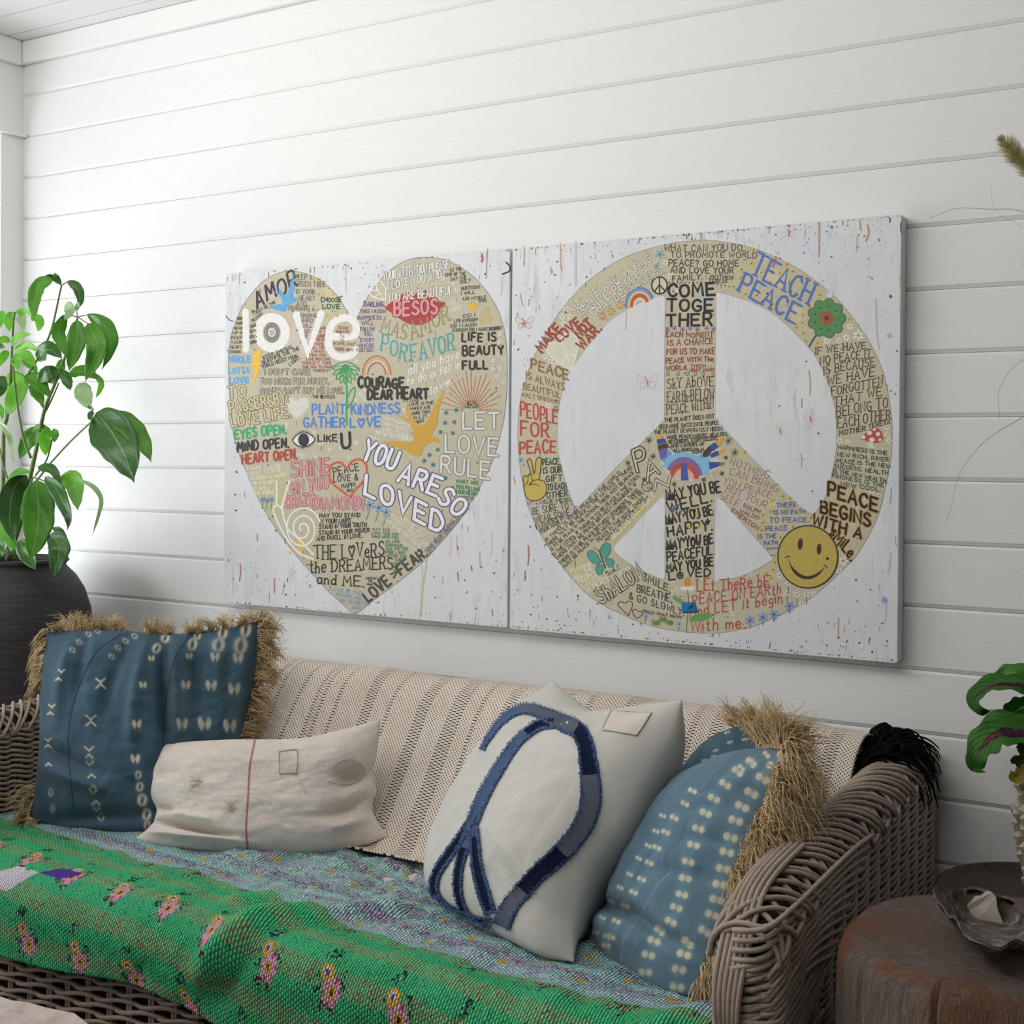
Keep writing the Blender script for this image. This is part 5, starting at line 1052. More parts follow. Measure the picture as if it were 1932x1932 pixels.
# upper left (sheet 1)
A.frame(4.391, 960, 420); ptint(980, 420, 60, 30, '#c3bd95'); ptint(420, 950, 60, 40, '#c2b7a0'); ptint(250, 1550, 90, 80, '#c4b5a0'); ptint(1500, 1700, 120, 60, '#bdb8a0'); ptint(1620, 640, 40, 70, '#a8b8b4')
WLO = dict(c='#7f7a70', style='o', bg='#d8d6cf')
tx('ALL WE ARE SAYING', 520, 745, 1185, 310, 66, w=9, **WLO); tx('IS GIVE PEACE A', 600, 775, 1175, 400, 62, w=9, **WLO); tx('CHANCE.', 700, 775, 985, 585, 62, w=9, **WLO); tx('-John LENNON', 990, 575, 1305, 410, 46, w=7, **WLO)
for (x, y, r_) in ((1250, 262, 42), (1222, 362, 30)): A.flower(x, y, r_, '#6fa9b4', '#a05a48', 3)
for (x, y) in ((1300, 330), (1335, 440), (440, 782), (505, 780), (475, 715), (1405, 560), (330, 1520), (300, 1110), (385, 1185), (345, 1150), (455, 840), (1590, 1360)): A.flower(x, y, 26, '#dad8d0', '#8a7a60', 2)
A.fill('peace_badge', [(1248+68*math.cos(v), 520+72*math.sin(v)) for v in np.linspace(0, 2*PI, 28, endpoint=False)], '#c8c2ac', 3)
a = np.linspace(0, 2*PI, 32); A.line('peace_badge', np.stack([1248+64*np.cos(a), 520+70*np.sin(a)], 1), 2.8, INK, 4); A.line('peace_badge', [(1246, 455), (1250, 590)], 2.6, INK, 4); A.line('peace_badge', [(1248, 515), (1205, 572)], 2.6, INK, 4); A.line('peace_badge', [(1248, 515), (1295, 568)], 2.6, INK, 4)
for r_, c_ in ((118, '#7a78b0'), (104, '#6f9cc0'), (90, '#cfc070'), (74, '#b9624a'), (62, '#b9624a'), (46, '#d0ccc0')):
    aa = np.linspace(PI*.98, PI*1.86, 20); A.line('rainbow', np.stack([1085+r_*np.cos(aa), 690+r_*1.28*np.sin(aa)], 1), 3.6, c_, 3)
for (x, y) in ((775, 775), (848, 735), (925, 682)):
    for k in range(4): aa = PI*k/4; A.line('star_pattern', [(x-34*math.cos(aa), y-38*math.sin(aa)), (x+34*math.cos(aa), y+38*math.sin(aa))], 1.2, '#a8584a', 3)
    A.disc('star_pattern', x, y, 16, 16, '#cfae50', 4, 8)
RDO = dict(c='#6d3836', style='o', bg='#b5544e')
tx('MAKE', 275, 1080, 440, 880, 80, w=10, **RDO); tx('LOVE', 420, 990, 600, 840, 76, w=10, **RDO); tx('NOT', 585, 955, 700, 850, 76, w=10, **RDO); tx('WAR.', 610, 1050, 770, 885, 76, w=10, **RDO)
A.fill('pale_heart', [(515, 1225), (400, 1150), (325, 1080), (322, 1020), (370, 990), (440, 1000), (438, 950), (490, 918), (550, 940), (575, 1000), (555, 1110)], '#c9c5b2', 2, 3); A.line('pale_heart', [(515, 1225), (400, 1150), (325, 1080), (322, 1020), (370, 990), (440, 1000), (438, 950), (490, 918), (550, 940), (575, 1000), (555, 1110), (515, 1225)], 2.4, '#d9d7cc', 3, True)
A.line('pale_heart', [(445, 990), (480, 1090), (515, 1220)], 2.4, '#d9d7cc', 3); A.line('pale_heart', [(480, 1095), (440, 1170)], 2.2, '#d9d7cc', 3); A.line('pale_heart', [(480, 1095), (560, 1105)], 2.2, '#d9d7cc', 3)
BR = '#8a7050'
tx('PEACE', 185, 1205, 495, 1302, 82, BR, 15, upv=(0, -1)); tx('IS ALWAYS', 142, 1292, 462, 1395, 62, BR, 9, upv=(0, -1)); tx('BEAUTIFUL', 120, 1378, 425, 1452, 52, BR, 8, upv=(0, -1)); tx('WALT WHITMAN', 108, 1438, 420, 1505, 38, BR, 6, upv=(0, -1))
tx('PEOPLE', 98, 1600, 400, 1668, 122, '#b0524c', 14, upv=(0, -1)); tx('FOR', 100, 1760, 330, 1785, 116, '#b0524c', 16, upv=(0, -1))
for k in range(10): aa = 2*PI*k/10; A.line('star_pattern', [(392+12*math.cos(aa), 1548+14*math.sin(aa)), (392+26*math.cos(aa), 1548+30*math.sin(aa))], .9, INK, 3)
tx('WHAT CAN YOU DO', 1290, 240, 1930, 232, 58, '#55524c', 6.5, upv=(0, -1)); tx('TO PROMOTE WORLD', 1340, 288, 2055, 292, 52, '#55524c', 6.5, upv=(0, -1)); tx('PEACE? GO HOME', 1325, 362, 1905, 362, 56, '#4c4a45', 8); tx('AND LOVE YOUR', 1340, 416, 1860, 420, 50, '#4c4a45', 8); tx('FAMILY.', 1355, 482, 1605, 470, 46, '#4c4a45', 8); tx('- MOTHER', 1628, 462, 1860, 472, 38, '#4c4a45', 6); tx('TERESA', 1655, 498, 1810, 500, 34, '#4c4a45', 6)
for k in range(16): A.disc('lettering', 1330+33*k, 496+(max(0, k-10)*7), 8, 5, INK, 3, 7)
BK = '#3f3a3a'
tx('COME', 1320, 610, 1705, 605, 102, BK, 21); tx('TOGE', 1312, 735, 1688, 730, 100, BK, 20); tx('THER', 1308, 858, 1680, 852, 100, BK, 20)
for k, x in enumerate((1312, 1372, 1438, 1500, 1560, 1640, 1695)): A.flower(x, 882-(k % 2)*8, 24, '#8a7a9c', '#6a5a70', 3)
tx('EACH MOMENT', 1305, 948, 1692, 950, 46, DRED, 8); tx('IS A CHANCE', 1315, 1018, 1690, 1005, 48, DRED, 8); tx('FOR US TO MAKE', 1308, 1092, 1705, 1086, 48, DRED, 8); tx('PEACE WITH The', 1302, 1168, 1692, 1145, 46, DRED, 8); tx('WORLd.', 1305, 1230, 1480, 1215, 46, DRED, 8); tx('THICH', 1505, 1200, 1628, 1198, 28, DRED, 6); tx('NHAT HANH', 1500, 1236, 1698, 1230, 30, DRED, 6)
for k, x in enumerate((1320, 1402, 1480, 1545, 1610, 1690)):
    for q in range(4): aa = PI*q/4+.3; A.line('star_pattern', [(x-16*math.cos(aa), 1252-18*math.sin(aa)), (x+16*math.cos(aa), 1252+18*math.sin(aa))], .9, '#55504a', 3)
    A.disc('star_pattern', x, 1252, 7, 7, '#d8d4c4', 4, 6)
SK = '#5a4a46'
tx('SkY AbOVE', 1312, 1375, 1695, 1355, 90, SK, 7, 'f'); tx('EARth BELOW', 1312, 1490, 1700, 1462, 92, SK, 7, 'f'); tx('PEACE WiTHiN', 1310, 1592, 1695, 1535, 86, SK, 7, 'f')
tx('THE PLANET DOES NOT', 1290, 1655, 1700, 1620, 38, INK, 6); tx('NEED MORE SUCCESSFUL PEOPLE.', 1245, 1710, 1745, 1672, 36, INK, 6); tx('THE PLANET DESPERATELY NEEDS', 1205, 1752, 1770, 1720, 34, INK, 6); tx('MORE PEACEMAKERS, HEALERS,', 1310, 1795, 1815, 1765, 34, INK, 6); tx('RESTORERS, STORYTELLERS', 1325, 1832, 1725, 1800, 32, INK, 6)
# butterflies in thin red line
def fly(x, y, s_, c='#b58078'):
    for sg in (-1, 1):
        A.line('butterfly_pattern', [(x, y), (x+sg*s_*.9, y-s_*.7), (x+sg*s_*1.05, y-s_*.1), (x, y+s_*.1)], .7, c, 3, True); A.line('butterfly_pattern', [(x, y+s_*.1), (x+sg*s_*.8, y+s_*.3), (x+sg*s_*.6, y+s_*.85), (x, y+s_*.2)], .7, c, 3, True)
    A.line('butterfly_pattern', [(x-s_*.3, y-s_*.6), (x, y), (x+2, y+s_*.7)], 1, '#b0524c', 3)
fly(1150, 1315, 78); fly(130, 825, 66)
A.line('paint_stain', [(128, 195), (126, 360)], 2.2, '#c0a595', 3); A.line('paint_stain', [(425, 170), (428, 380)], 2.2, '#bfa698', 3); A.line('paint_stain', [(972, 735), (975, 800), (966, 885)], 2, '#b8a294', 3); A.line('paint_stain', [(95, 590), (105, 650), (118, 690)], 1.8, '#b59684', 3); A.line('paint_stain', [(555, 160), (552, 520)], 4, '#b9bac6', 1)
# upper right (sheet 2)
A.frame(4.6, 1330, 420); ptint(620, 480, 120, 80, '#c6b99e'); ptint(800, 800, 60, 70, '#c6ba9c')
FB = '#5f76b4'
tx('TEACH', 395, 440, 890, 705, 200, FB, 22, 'f', upv=(42, -100), jit=.5); tx('PEACE', 285, 595, 770, 870, 165, FB, 22, 'f', upv=(42, -100), jit=.5)
for (x, y) in ((405, 355), (318, 405), (308, 478), (490, 432), (650, 440), (708, 362), (760, 425), (845, 468), (735, 500), (250, 555), (352, 620), (450, 630), (500, 680), (585, 712), (650, 775), (750, 600), (715, 840), (795, 908), (850, 800), (855, 960), (980, 1045), (1000, 630), (905, 730), (1255, 840), (880, 1025), (420, 240), (570, 520), (845, 870)): A.flower(x, y, 27, '#cdb668', '#5f4a34', 2)
A.line('paint_stain', [(615, 300), (590, 385)], 5, '#c9766a', 2)
cx_, cy_ = 1055, 830; fl = []
for k in range(9*8):
    aa = 2*PI*k/72; r_ = 138+30*abs(math.cos(4.5*aa)); fl.append((cx_+r_*math.cos(aa), cy_+r_*1.04*math.sin(aa)))
A.line('green_flower', [(905, 1075), (935, 1020), (975, 965)], 3.2, '#55594c', 3); A.fill('green_flower', fl, '#5f8a5c', 4); A.line('green_flower', fl+fl[:1], 1, '#4c4a3a', 5)
for k in range(9): aa = 2*PI*k/9; A.disc('green_flower', cx_+102*math.cos(aa), cy_+102*math.sin(aa), 8, 7, '#3c4a38', 5, 7)
A.disc('green_flower', cx_, cy_, 56, 56, '#a85a4c', 5, 22); A.disc('green_flower', cx_, cy_, 27, 27, '#7a5a40', 6, 14); A.disc('green_flower', cx_, cy_, 12, 12, '#5a4432', 7, 8)
for (x, y, r_) in ((1330, 980, 50), (1258, 902, 32), (1228, 998, 34), (1160, 1025, 28), (1058, 1025, 34), (535, 295, 28), (1575, 1775, 30), (1600, 1890, 30), (1580, 1835, 26), (1168, 1890, 30), (1240, 1900, 24)): A.flower(x, y, r_, '#d8d6cc', '#a09048', 2, 6)
QB = '#5a4a40'
for i, (t_, x, y, x2, y2, h_) in enumerate((('IF WE HAVE', 958, 1145, 1395, 1090, 62), ('NO PEACE,IT', 1000, 1230, 1440, 1165, 72), ('IS BECAUSE', 1030, 1320, 1470, 1240, 78), ('WE HAVE', 1062, 1408, 1470, 1328, 78), ('FORGOTTEN', 1100, 1505, 1540, 1412, 80), ('THAT WE', 1118, 1588, 1530, 1500, 76), ('BELONG TO', 1142, 1688, 1585, 1600, 86), ('EACH OTHER', 1150, 1785, 1608, 1705, 92))): tx(t_, x, y, x2, y2, h_, QB, 8, 'f', upv=(0, -1))
tx('MOTHER', 1165, 1848, 1392, 1805, 48, QB, 8, upv=(0, -1)); tx('TERESA', 1420, 1788, 1605, 1745, 40, QB, 7, upv=(0, -1))
A.fill('toadstool', [(1352, 1880), (1400, 1820), (1455, 1785), (1510, 1790), (1540, 1840), (1540, 1895), (1480, 1912), (1420, 1900), (1370, 1882)], '#b85850', 3, 3)
for (x, y, r_) in ((1428, 1825, 22), (1502, 1835, 20), (1450, 1885, 24), (1375, 1862, 18), (1520, 1885, 14), (1470, 1795, 14)): A.disc('toadstool', x, y, r_, r_*.9, '#dad6cf', 4, 10)
A.fill('toadstool', [(1420, 1905), (1460, 1908), (1470, 1960), (1415, 1955)], '#d0cabd', 3)
for (x, y, s_) in ((728, 90, 70), (918, 1705, 75), (655, 1810, 70)):
    for k in range(4): aa = PI*k/4+.15; A.line('butterfly_pattern', [(x-s_*math.cos(aa)*.9, y-s_*math.sin(aa)), (x+s_*math.cos(aa)*.9, y+s_*math.sin(aa))], .6, '#b59a90', 3)
    A.line('butterfly_pattern', [(x-3, y-28), (x+4, y+25)], 1.6, '#b85a4a', 3)
A.line('paint_stain', [(990, 0), (992, 150), (988, 295)], 3.2, '#b59a8e', 3); A.line('paint_stain', [(905, 1285), (915, 1380), (912, 1495)], 3, '#b59a90', 3, taper=False); A.line('paint_stain', [(842, 1530), (840, 1605)], 2.4, '#b08a80', 3); A.line('paint_stain', [(1480, 660), (1485, 850), (1490, 980), (1508, 1100)], 3, '#cbb9ae', 3, True); A.line('paint_stain', [(1690, 470), (1695, 600), (1690, 770)], 3.4, '#c4b2a6', 3); A.line('paint_stain', [(1320, 120), (1312, 250)], 1.8, '#c4a99c', 3); A.line('paint_stain', [(1410, 20), (1420, 90), (1395, 160)], 3.4, '#b9978a', 3, True); A.line('paint_stain', [(1345, 0), (1352, 65)], 3, '#b9978a', 3)
A.line('paint_stain', [(865, 20), (860, 150), (905, 240), (935, 280)], 2.6, '#bdd0da', 1, True); A.line('paint_stain', [(1070, 60), (1060, 180), (1010, 290)], 2.6, '#bfd4d6', 1, True); A.line('paint_stain', [(1350, 250), (1450, 190), (1500, 120), (1490, 40)], 2, '#c3d3d2', 1, True)
for (x, y, r_, c_) in ((1100, 40, 12, '#8a6a5c'), (880, 1205, 9, '#8a5f50'), (985, 1830, 10, '#8a5f55'), (1610, 640, 14, '#6a629c'), (645, 1592, 9, '#7a72a8'), (1600, 980, 22, '#aab0d0'), (200, 95, 7, '#8a88b5'), (1085, 620, 30, '#c2c4d6'), (1665, 1115, 9, '#6a68a0')): A.disc('paint_stain', x, y, r_, r_*1.1, c_, 3, 9)
# lower left (sheet 3)
A.frame(4.391, 960, 820); ptint(420, 800, 120, 70, '#c5bca6'); ptint(1100, 560, 90, 40, '#c4bd92'); ptint(250, 620, 60, 40, '#b9b5ac'); ptint(620, 1180, 80, 50, '#bdb892'); ptint(1450, 1560, 130, 50, '#b8b49a')
tx('PEACE', 92, 155, 385, 148, 108, '#b0524c', 16, upv=(0, -1))
HY, HD = '#bfa95e', '#5a4a34'
hand = [(150, 215), (172, 200), (190, 230), (205, 320), (215, 300), (225, 215), (245, 190), (268, 205), (262, 300), (252, 370), (290, 385), (312, 430), (305, 490), (265, 535), (205, 548), (155, 530), (128, 470), (125, 415), (118, 360), (135, 340), (160, 345), (165, 325), (182, 330), (170, 280)]
A.fill('peace_hand', hand, HY, 3, 3); A.line('peace_hand', hand+hand[:1], 1.7, HD, 4, True); A.line('peace_hand', [(160, 345), (158, 390), (135, 420)], 1.5, HD, 4); A.line('peace_hand', [(185, 330), (195, 390), (165, 420)], 1.5, HD, 4, True); A.line('peace_hand', [(170, 410), (210, 380), (255, 372)], 1.5, HD, 4, True); A.line('peace_hand', [(175, 415), (220, 410), (250, 430)], 1.5, HD, 4, True)
A.flower(100, 212, 26, '#7aa0c4', '#55606a', 3)
TG = '#44524e'
for t_, x, y, x2, y2 in (('PEACE,', 280, 250, 425, 245), ('IS OUR', 284, 325, 438, 312), ('GIFT', 308, 392, 440, 382), ('TO EACH', 320, 460, 475, 445), ('OTHER.', 318, 528, 500, 505)): tx(t_, x, y, x2, y2, 52, TG, 9)
tx('ELIE WIESEL', 290, 572, 520, 548, 32, TG, 6); tx('BE SURE TO', 200, 665, 495, 612, 58, INK2, 6.5); tx('WEAR SOME', 220, 735, 508, 665, 54, INK2, 6.5); tx('FLOWERS IN', 232, 785, 460, 700, 42, INK2, 6); tx('YOUR HAIR.', 262, 822, 432, 735, 36, INK2, 6)
for (x, y) in ((160, 570), (185, 560), (230, 572), (265, 565), (520, 575), (545, 630), (530, 660), (485, 690), (550, 600)): A.flower(x, y, 20, '#9488b0', '#6a5a7a', 2, 4)
FI = [('IF THERE IS TO BE PEACE IN THE WORLD,', 315, 890, 935, 315), ('THERE MUST BE PEACE IN THE NATIONS. IF THERE', 325, 935, 1025, 275), ('IS TO BE PEACE IN THE NATIONS, THERE MUST BE PEACE', 355, 965, 1040, 320), ('IN THE CITIES. IF THERE IS TO BE PEACE IN THE CITIES,', 375, 1010, 1085, 345), ('THERE MUST BE PEACE BETWEEN NEIGHBORS. IF', 400, 1040, 1065, 415), ('THERE IS TO BE PEACE BETWEEN NEIGHBORS, THERE', 430, 1080, 1080, 465), ('MUST BE PEACE IN THE HOME. IF THERE IS TO BE', 460, 1110, 1110, 480), ('PEACE IN THE HOME, THERE', 745, 890, 1125, 530), ('MUST BE PEACE IN THE HEART.-', 808, 888, 1185, 510)]
for t_, x, y, x2, y2 in FI: tx(t_, x, y, x2, y2, 31, '#4a4440', 5.5)
for (x, y, s_) in ((1160, 48, 30), (1195, 180, 26), (985, 235, 24), (1120, 370, 20), (1370, 410, 22), (1615, 375, 22), (1765, 322, 22), (1798, 190, 18), (1820, 50, 34), (1872, 148, 34)):
    for k in range(4): aa = PI*k/4+.2; A.line('star_pattern', [(x-s_*math.cos(aa), y-s_*math.sin(aa)), (x+s_*math.cos(aa), y+s_*math.sin(aa))], 1.1, INK, 3)
PAO = dict(c='#4f413c', style='o', bg='#c4bfae', w=16, jit=.3)
tx('P', 1065, 305, 1150, 270, 180, upv=(-25, -100), **PAO); tx('A', 1150, 385, 1245, 320, 140, upv=(-20, -80), **PAO); tx('N', 1205, 465, 1320, 425, 95, upv=(10, -60), **PAO)
a = np.linspace(0, 2*PI, 24); A.line('lettering', np.stack([1145+44*np.cos(a), 425+46*np.sin(a)], 1), 1.4, SK, 3); tx('LAO', 1118, 425, 1180, 410, 24, SK, 4); tx('TZU', 1140, 458, 1188, 448, 22, SK, 4)
A.line('peace_sign', [(855, 880), (1215, 500)], 5.2, '#c3b466', 3); tx('BREATHE OUT PEACE', 870, 870, 1215, 510, 44, '#dcdac6', 6, layer=5)
# many-coloured bird with a rainbow breast
bird = [(1215, 10), (1258, 5), (1285, 35), (1305, 75), (1340, 110), (1390, 150), (1450, 128), (1510, 138), (1560, 162), (1610, 140), (1660, 90), (1720, 60), (1778, 5), (1770, 60), (1730, 115), (1800, 115), (1770, 160), (1700, 190), (1800, 232), (1770, 260), (1690, 300), (1610, 350), (1520, 385), (1430, 382), (1350, 350), (1290, 290), (1250, 200), (1235, 90)]
A.fill('rainbow_bird', bird, '#c9c3b4', 3, 3)
for r_, c_, w_ in ((235, '#6a9cc4', 10), (190, '#7fb4cc', 10), (150, '#86689c', 11), (105, '#b4584a', 12), (62, '#d5a99c', 13)):
    aa = np.linspace(PI*1.02, PI*1.98, 22); q = np.stack([1450+r_*np.cos(aa)*.95, 375+r_*1.12*np.sin(aa)], 1); q = np.array([p for p in q if p[1] > 118+.0*p[0]]); q = np.array([p for p in q if inpoly(p, bird)])
    half = [q[q[:, 0] < 1450], q[q[:, 0] >= 1450]] if r_ > 200 else [q]
    for z in half:
        if len(z) > 2: A.line('rainbow_bird', z, w_, c_, 4, cap=False)
A.fill('rainbow_bird', [(1425, 380), (1428, 250), (1450, 225), (1475, 250), (1490, 380)], '#4f5f9c', 5)
for pts, c_ in (([(1215, 8), (1262, 5), (1280, 45), (1228, 62)], '#c9a040'), ([(1225, 40), (1285, 30), (1300, 70), (1232, 85)], '#44559a'), ([(1232, 88), (1300, 72), (1330, 105), (1238, 130)], '#54493f'), ([(1240, 130), (1320, 110), (1300, 190), (1255, 210)], '#6f63a0'), ([(1612, 140), (1662, 92), (1690, 125), (1640, 200), (1605, 180)], '#4f4740'), ([(1662, 92), (1712, 62), (1740, 100), (1692, 140)], '#44559a'), ([(1712, 62), (1778, 5), (1770, 60), (1740, 105)], '#c9a040'), ([(1660, 165), (1730, 130), (1745, 165), (1680, 195)], '#44559a'), ([(1735, 128), (1800, 115), (1765, 160), (1742, 170)], '#c9a040'), ([(1600, 190), (1660, 180), (1680, 250), (1660, 310), (1620, 335)], '#7fb4cc'), ([(1655, 225), (1760, 228), (1740, 262), (1665, 290)], '#44559a'), ([(1750, 225), (1800, 232), (1770, 258), (1742, 262)], '#8a7a48')): A.fill('rainbow_bird', pts, c_, 5)
A.line('rainbow_bird', [(1290, 40), (1340, 115), (1395, 152), (1450, 128), (1520, 140), (1570, 165)], 1.2, '#5a4e46', 6, True)
tx('AND LOVERS OF', 1342, 108, 1620, 90, 32, INK, 6, layer=6); tx('ALL KINDS.DALAI', 1365, 140, 1612, 132, 28, INK, 5.5, layer=6); tx('-LAMA', 1515, 158, 1600, 150, 20, INK, 4, layer=6)
def eclectic(t_, x, y, x2, y2, h_, cols=(), w_=15):
    tx(t_, x, y, x2, y2, h_, BK, w_)
    n = len(t_.replace(' ', ''))
eclectic('MAY YOU BE', 1310, 545, 1755, 470, 92); eclectic('WELL.', 1325, 642, 1685, 555, 86); eclectic('MAY YOU BE', 1308, 745, 1690, 660, 82); eclectic('HAPPY.', 1318, 845, 1685, 790, 90); eclectic('MAY YOU BE', 1308, 955, 1690, 900, 82); eclectic('PEACEFUL.', 1312, 1052, 1705, 990, 80, (), 13); eclectic('MAY YOU BE', 1308, 1135, 1690, 1085, 72); tx('L', 1328, 1200, 1378, 1196, 72, BK, 13); A.disc('lettering', 1418, 1166, 30, 32, BK, 3, 18); tx('VED', 1480, 1178, 1668, 1168, 66, BK, 13)
A.disc('lettering', 1408, 1158, 4, 6, PT, 4, 6); A.disc('lettering', 1430, 1158, 4, 6, PT, 4, 6); A.line('lettering', [(1402, 1172), (1418, 1184), (1436, 1172)], 1, PT, 4, True)
for pts, c_ in (([(1315, 545), (1322, 478), (1345, 510), (1360, 470), (1368, 545)], BK), ([(1475, 430), (1525, 422), (1505, 470)], BK), ([(1332, 588), (1350, 618), (1365, 600), (1372, 640), (1340, 642)], '#4f6a9c'), ([(1378, 580), (1412, 575), (1398, 630)], '#4f6a9c'), ([(1312, 745), (1318, 685), (1340, 712), (1355, 680), (1365, 742)], BK), ([(1432, 655), (1462, 650), (1448, 690)], '#6a4a34'), ([(1545, 640), (1565, 638), (1562, 690), (1548, 690)], '#c9a24a'), ([(1485, 745), (1505, 742), (1505, 775), (1487, 778)], '#c9a24a'), ([(1562, 740), (1580, 738), (1580, 770), (1563, 772)], '#c9a24a'), ([(1620, 718), (1672, 708), (1648, 752)], BK), ([(1312, 955), (1318, 898), (1340, 925), (1352, 890), (1366, 950)], BK), ([(1432, 860), (1462, 858), (1448, 900)], BK), ([(1510, 850), (1530, 848), (1522, 890)], BK), ([(1560, 880), (1590, 878), (1585, 920), (1565, 920)], '#5a4452'), ([(1612, 1040), (1632, 1038), (1628, 1085), (1615, 1085)], BK), ([(1555, 460), (1585, 440), (1590, 480), (1565, 490)], '#5a4030')): A.fill('lettering', pts, c_, 4)
TE = '#5a9a8c'
for pts in ([(752, 985), (765, 930), (800, 898), (835, 910), (842, 955), (820, 1005), (790, 1025)], [(795, 1040), (830, 1025), (868, 1045), (865, 1085), (830, 1098)], [(760, 1055), (735, 1000), (690, 960), (655, 970), (652, 1010), (680, 1050), (720, 1070)], [(765, 1075), (730, 1080), (722, 1130), (745, 1165), (775, 1140), (782, 1095)]): A.fill('butterfly', pts, TE, 4, 4); A.line('butterfly', pts+pts[:1], 1.2, '#43786c', 5, True)
A.line('butterfly', [(748, 960), (775, 1040), (800, 1105)], 2.4, '#4a5a4a', 6, True); A.line('butterfly', [(748, 960), (700, 935)], .9, '#4a5a4a', 6); A.disc('butterfly', 712, 965, 16, 16, '#c3b04c', 3, 10)
for k in range(7): A.line('peace_sign', [(495+26*k, 1110+32*k), (690+30*k, 1030+32*k)], 1.8, '#c4b662', 2)
for i, (t_, x, y, x2, y2) in enumerate((('IMAGINE', 515, 1145, 690, 1090), ('ALL THE', 540, 1198, 705, 1130), ('PEOPLE', 580, 1232, 735, 1165), ('LIVING', 615, 1275, 780, 1195), ('LIFE', 800, 1165, 912, 1100), ('IN PEACE.', 655, 1312, 850, 1195), ('LENNON', 905, 1175, 1020, 1105))): tx(t_, x, y, x2, y2, 42 if i < 6 else 30, '#dedccf', 7 if i < 6 else 5, layer=4)
A.fill('lettering', [(792, 1140), (905, 1070), (918, 1110), (805, 1178)], '#77736a', 2)
tx('ShALOM', 770, 1400, 1120, 1170, 130, '#58443e', 14, 'o', bg='#c2bdad', jit=.4, upv=(-45, -80))
for pts in ([(990, 1500), (930, 1440), (902, 1405), (925, 1385), (965, 1395), (985, 1380), (1020, 1390), (1020, 1430)], [(1060, 1525), (1030, 1485), (1028, 1455), (1055, 1448), (1075, 1465), (1098, 1465), (1102, 1495)]): A.line('heart_pattern', pts+pts[:1], 1.6, '#6a4a40', 3, True)
tx('SMILE,', 1105, 1205, 1335, 1305, 62, '#4a5450', 9, upv=(8, -100)); tx('BREATHE,', 1060, 1300, 1350, 1390, 62, '#4a5450', 9, upv=(8, -100)); tx('& GO SLOWLY.', 995, 1360, 1450, 1500, 56, '#4a5450', 8, upv=(8, -100)); tx('THICH NHAT HANH', 1105, 1475, 1425, 1525, 28, '#4a5450', 5.5)
for k in range(9):
    aa = PI*k/8; A.line('white_daisy', [(1478, 1262), (1478+62*math.cos(aa), 1268+36*math.sin(aa))], 2.6, '#d9d6c8', 3)
A.disc('white_daisy', 1478, 1222, 28, 38, '#c98f36', 4, 14); A.line('white_daisy', [(1480, 1290), (1488, 1400), (1475, 1560), (1470, 1630)], 1.8, '#6a8558', 3, True)
A.fill('white_daisy', [(1350, 1345), (1400, 1345), (1440, 1380), (1450, 1400), (1400, 1390)], '#6f9a5c', 4, 2); A.fill('white_daisy', [(1492, 1538), (1530, 1498), (1620, 1480), (1705, 1490), (1640, 1530), (1560, 1548)], '#6a9a55', 4, 3)
RT = '#b0524c'
tx('LEt TheRe bE', 1560, 1298, 2155, 1258, 98, RT, 10, 'f', upv=(0, -1)); tx('PEACE ON EARth', 1525, 1410, 2250, 1320, 92, RT, 9, upv=(0, -1)); tx('And LET it begin', 1500, 1510, 2260, 1395, 92, RT, 9, upv=(0, -1)); tx('With me.', 1505, 1630, 1955, 1600, 98, RT, 10, upv=(0, -1))
for k in range(6): A.disc('caterpillar', 1205+28*k, 1560-30*math.sin(PI*min(1, max(0, (k-1)/3.2))), 20, 22, '#6f8050' if k % 2 else '#7f8c58', 3, 10)
A.line('caterpillar', [(1190, 1545), (1185, 1525)], 1, INK, 3)
for (x, y) in ((1135, 1505), (1410, 1570)): A.flower(x, y, 30, '#8aa8cc', '#5a5a5a', 3); A.line('flower_pattern', [(x, y+18), (x-4, y+55)], 1.4, '#5a7a50', 2)
for (x, y) in ((1350, 1215), (1385, 1280), (1220, 1375), (875, 1430), (1155, 1560), (1350, 1310), (1520, 1380), (1610, 1195), (1320, 1400), (1720, 1540), (1840, 1450), (1860, 1540)): A.flower(x, y, 20, '#d8d5c8', '#8a8468', 2)
A.line('paint_stain', [(160, 920), (165, 1000), (158, 1080)], 2.4, '#9c7a68', 3); A.line('paint_stain', [(135, 1130), (132, 1210)], 2, '#9c7a68', 3); A.line('paint_stain', [(40, 350), (50, 410)], 2, '#b5937f', 3)
# lower right (sheet 4)
A.frame(4.39, 1330, 820); ptint(480, 560, 120, 50, '#c3bc94'); ptint(1300, 330, 120, 90, '#b9b79e'); ptint(320, 560, 70, 90, '#b9b3a4')
NB = dict(c='#d6d2c4', style='o', bg='#8a5450')
for t_, x, y, x2, y2, h_ in (('NOTHING', 200, 245, 520, 365, 66), ('CAN BRING', 195, 325, 595, 475, 64), ('YOU PEACE', 145, 408, 545, 530, 62), ('BUT YOUR', 165, 468, 500, 612, 64), ('SELF.', 118, 525, 285, 610, 62)): tx(t_, x, y, x2, y2, h_, w=6, **NB)
tx('RALPH', 315, 600, 450, 655, 36, DRED, 5.5); tx('WALDO', 285, 640, 440, 705, 32, DRED, 5.5); tx('EMERSON', 215, 635, 430, 795, 40, DRED, 6)
IB = '#5f62a0'
for t_, x, y, x2, h_ in (('THERE', 592, 605, 755, 42), ('IS NO PATH', 570, 660, 832, 40), ('TO PEACE.', 535, 728, 860, 44), ('PEACE', 502, 798, 680, 42), ('IS THE', 440, 862, 590, 40), ('PATH.', 490, 915, 610, 36), ('GANDHI', 512, 952, 602, 18)): tx(t_, x, y, x2, y-6, h_, IB, 7 if h_ > 20 else 4)
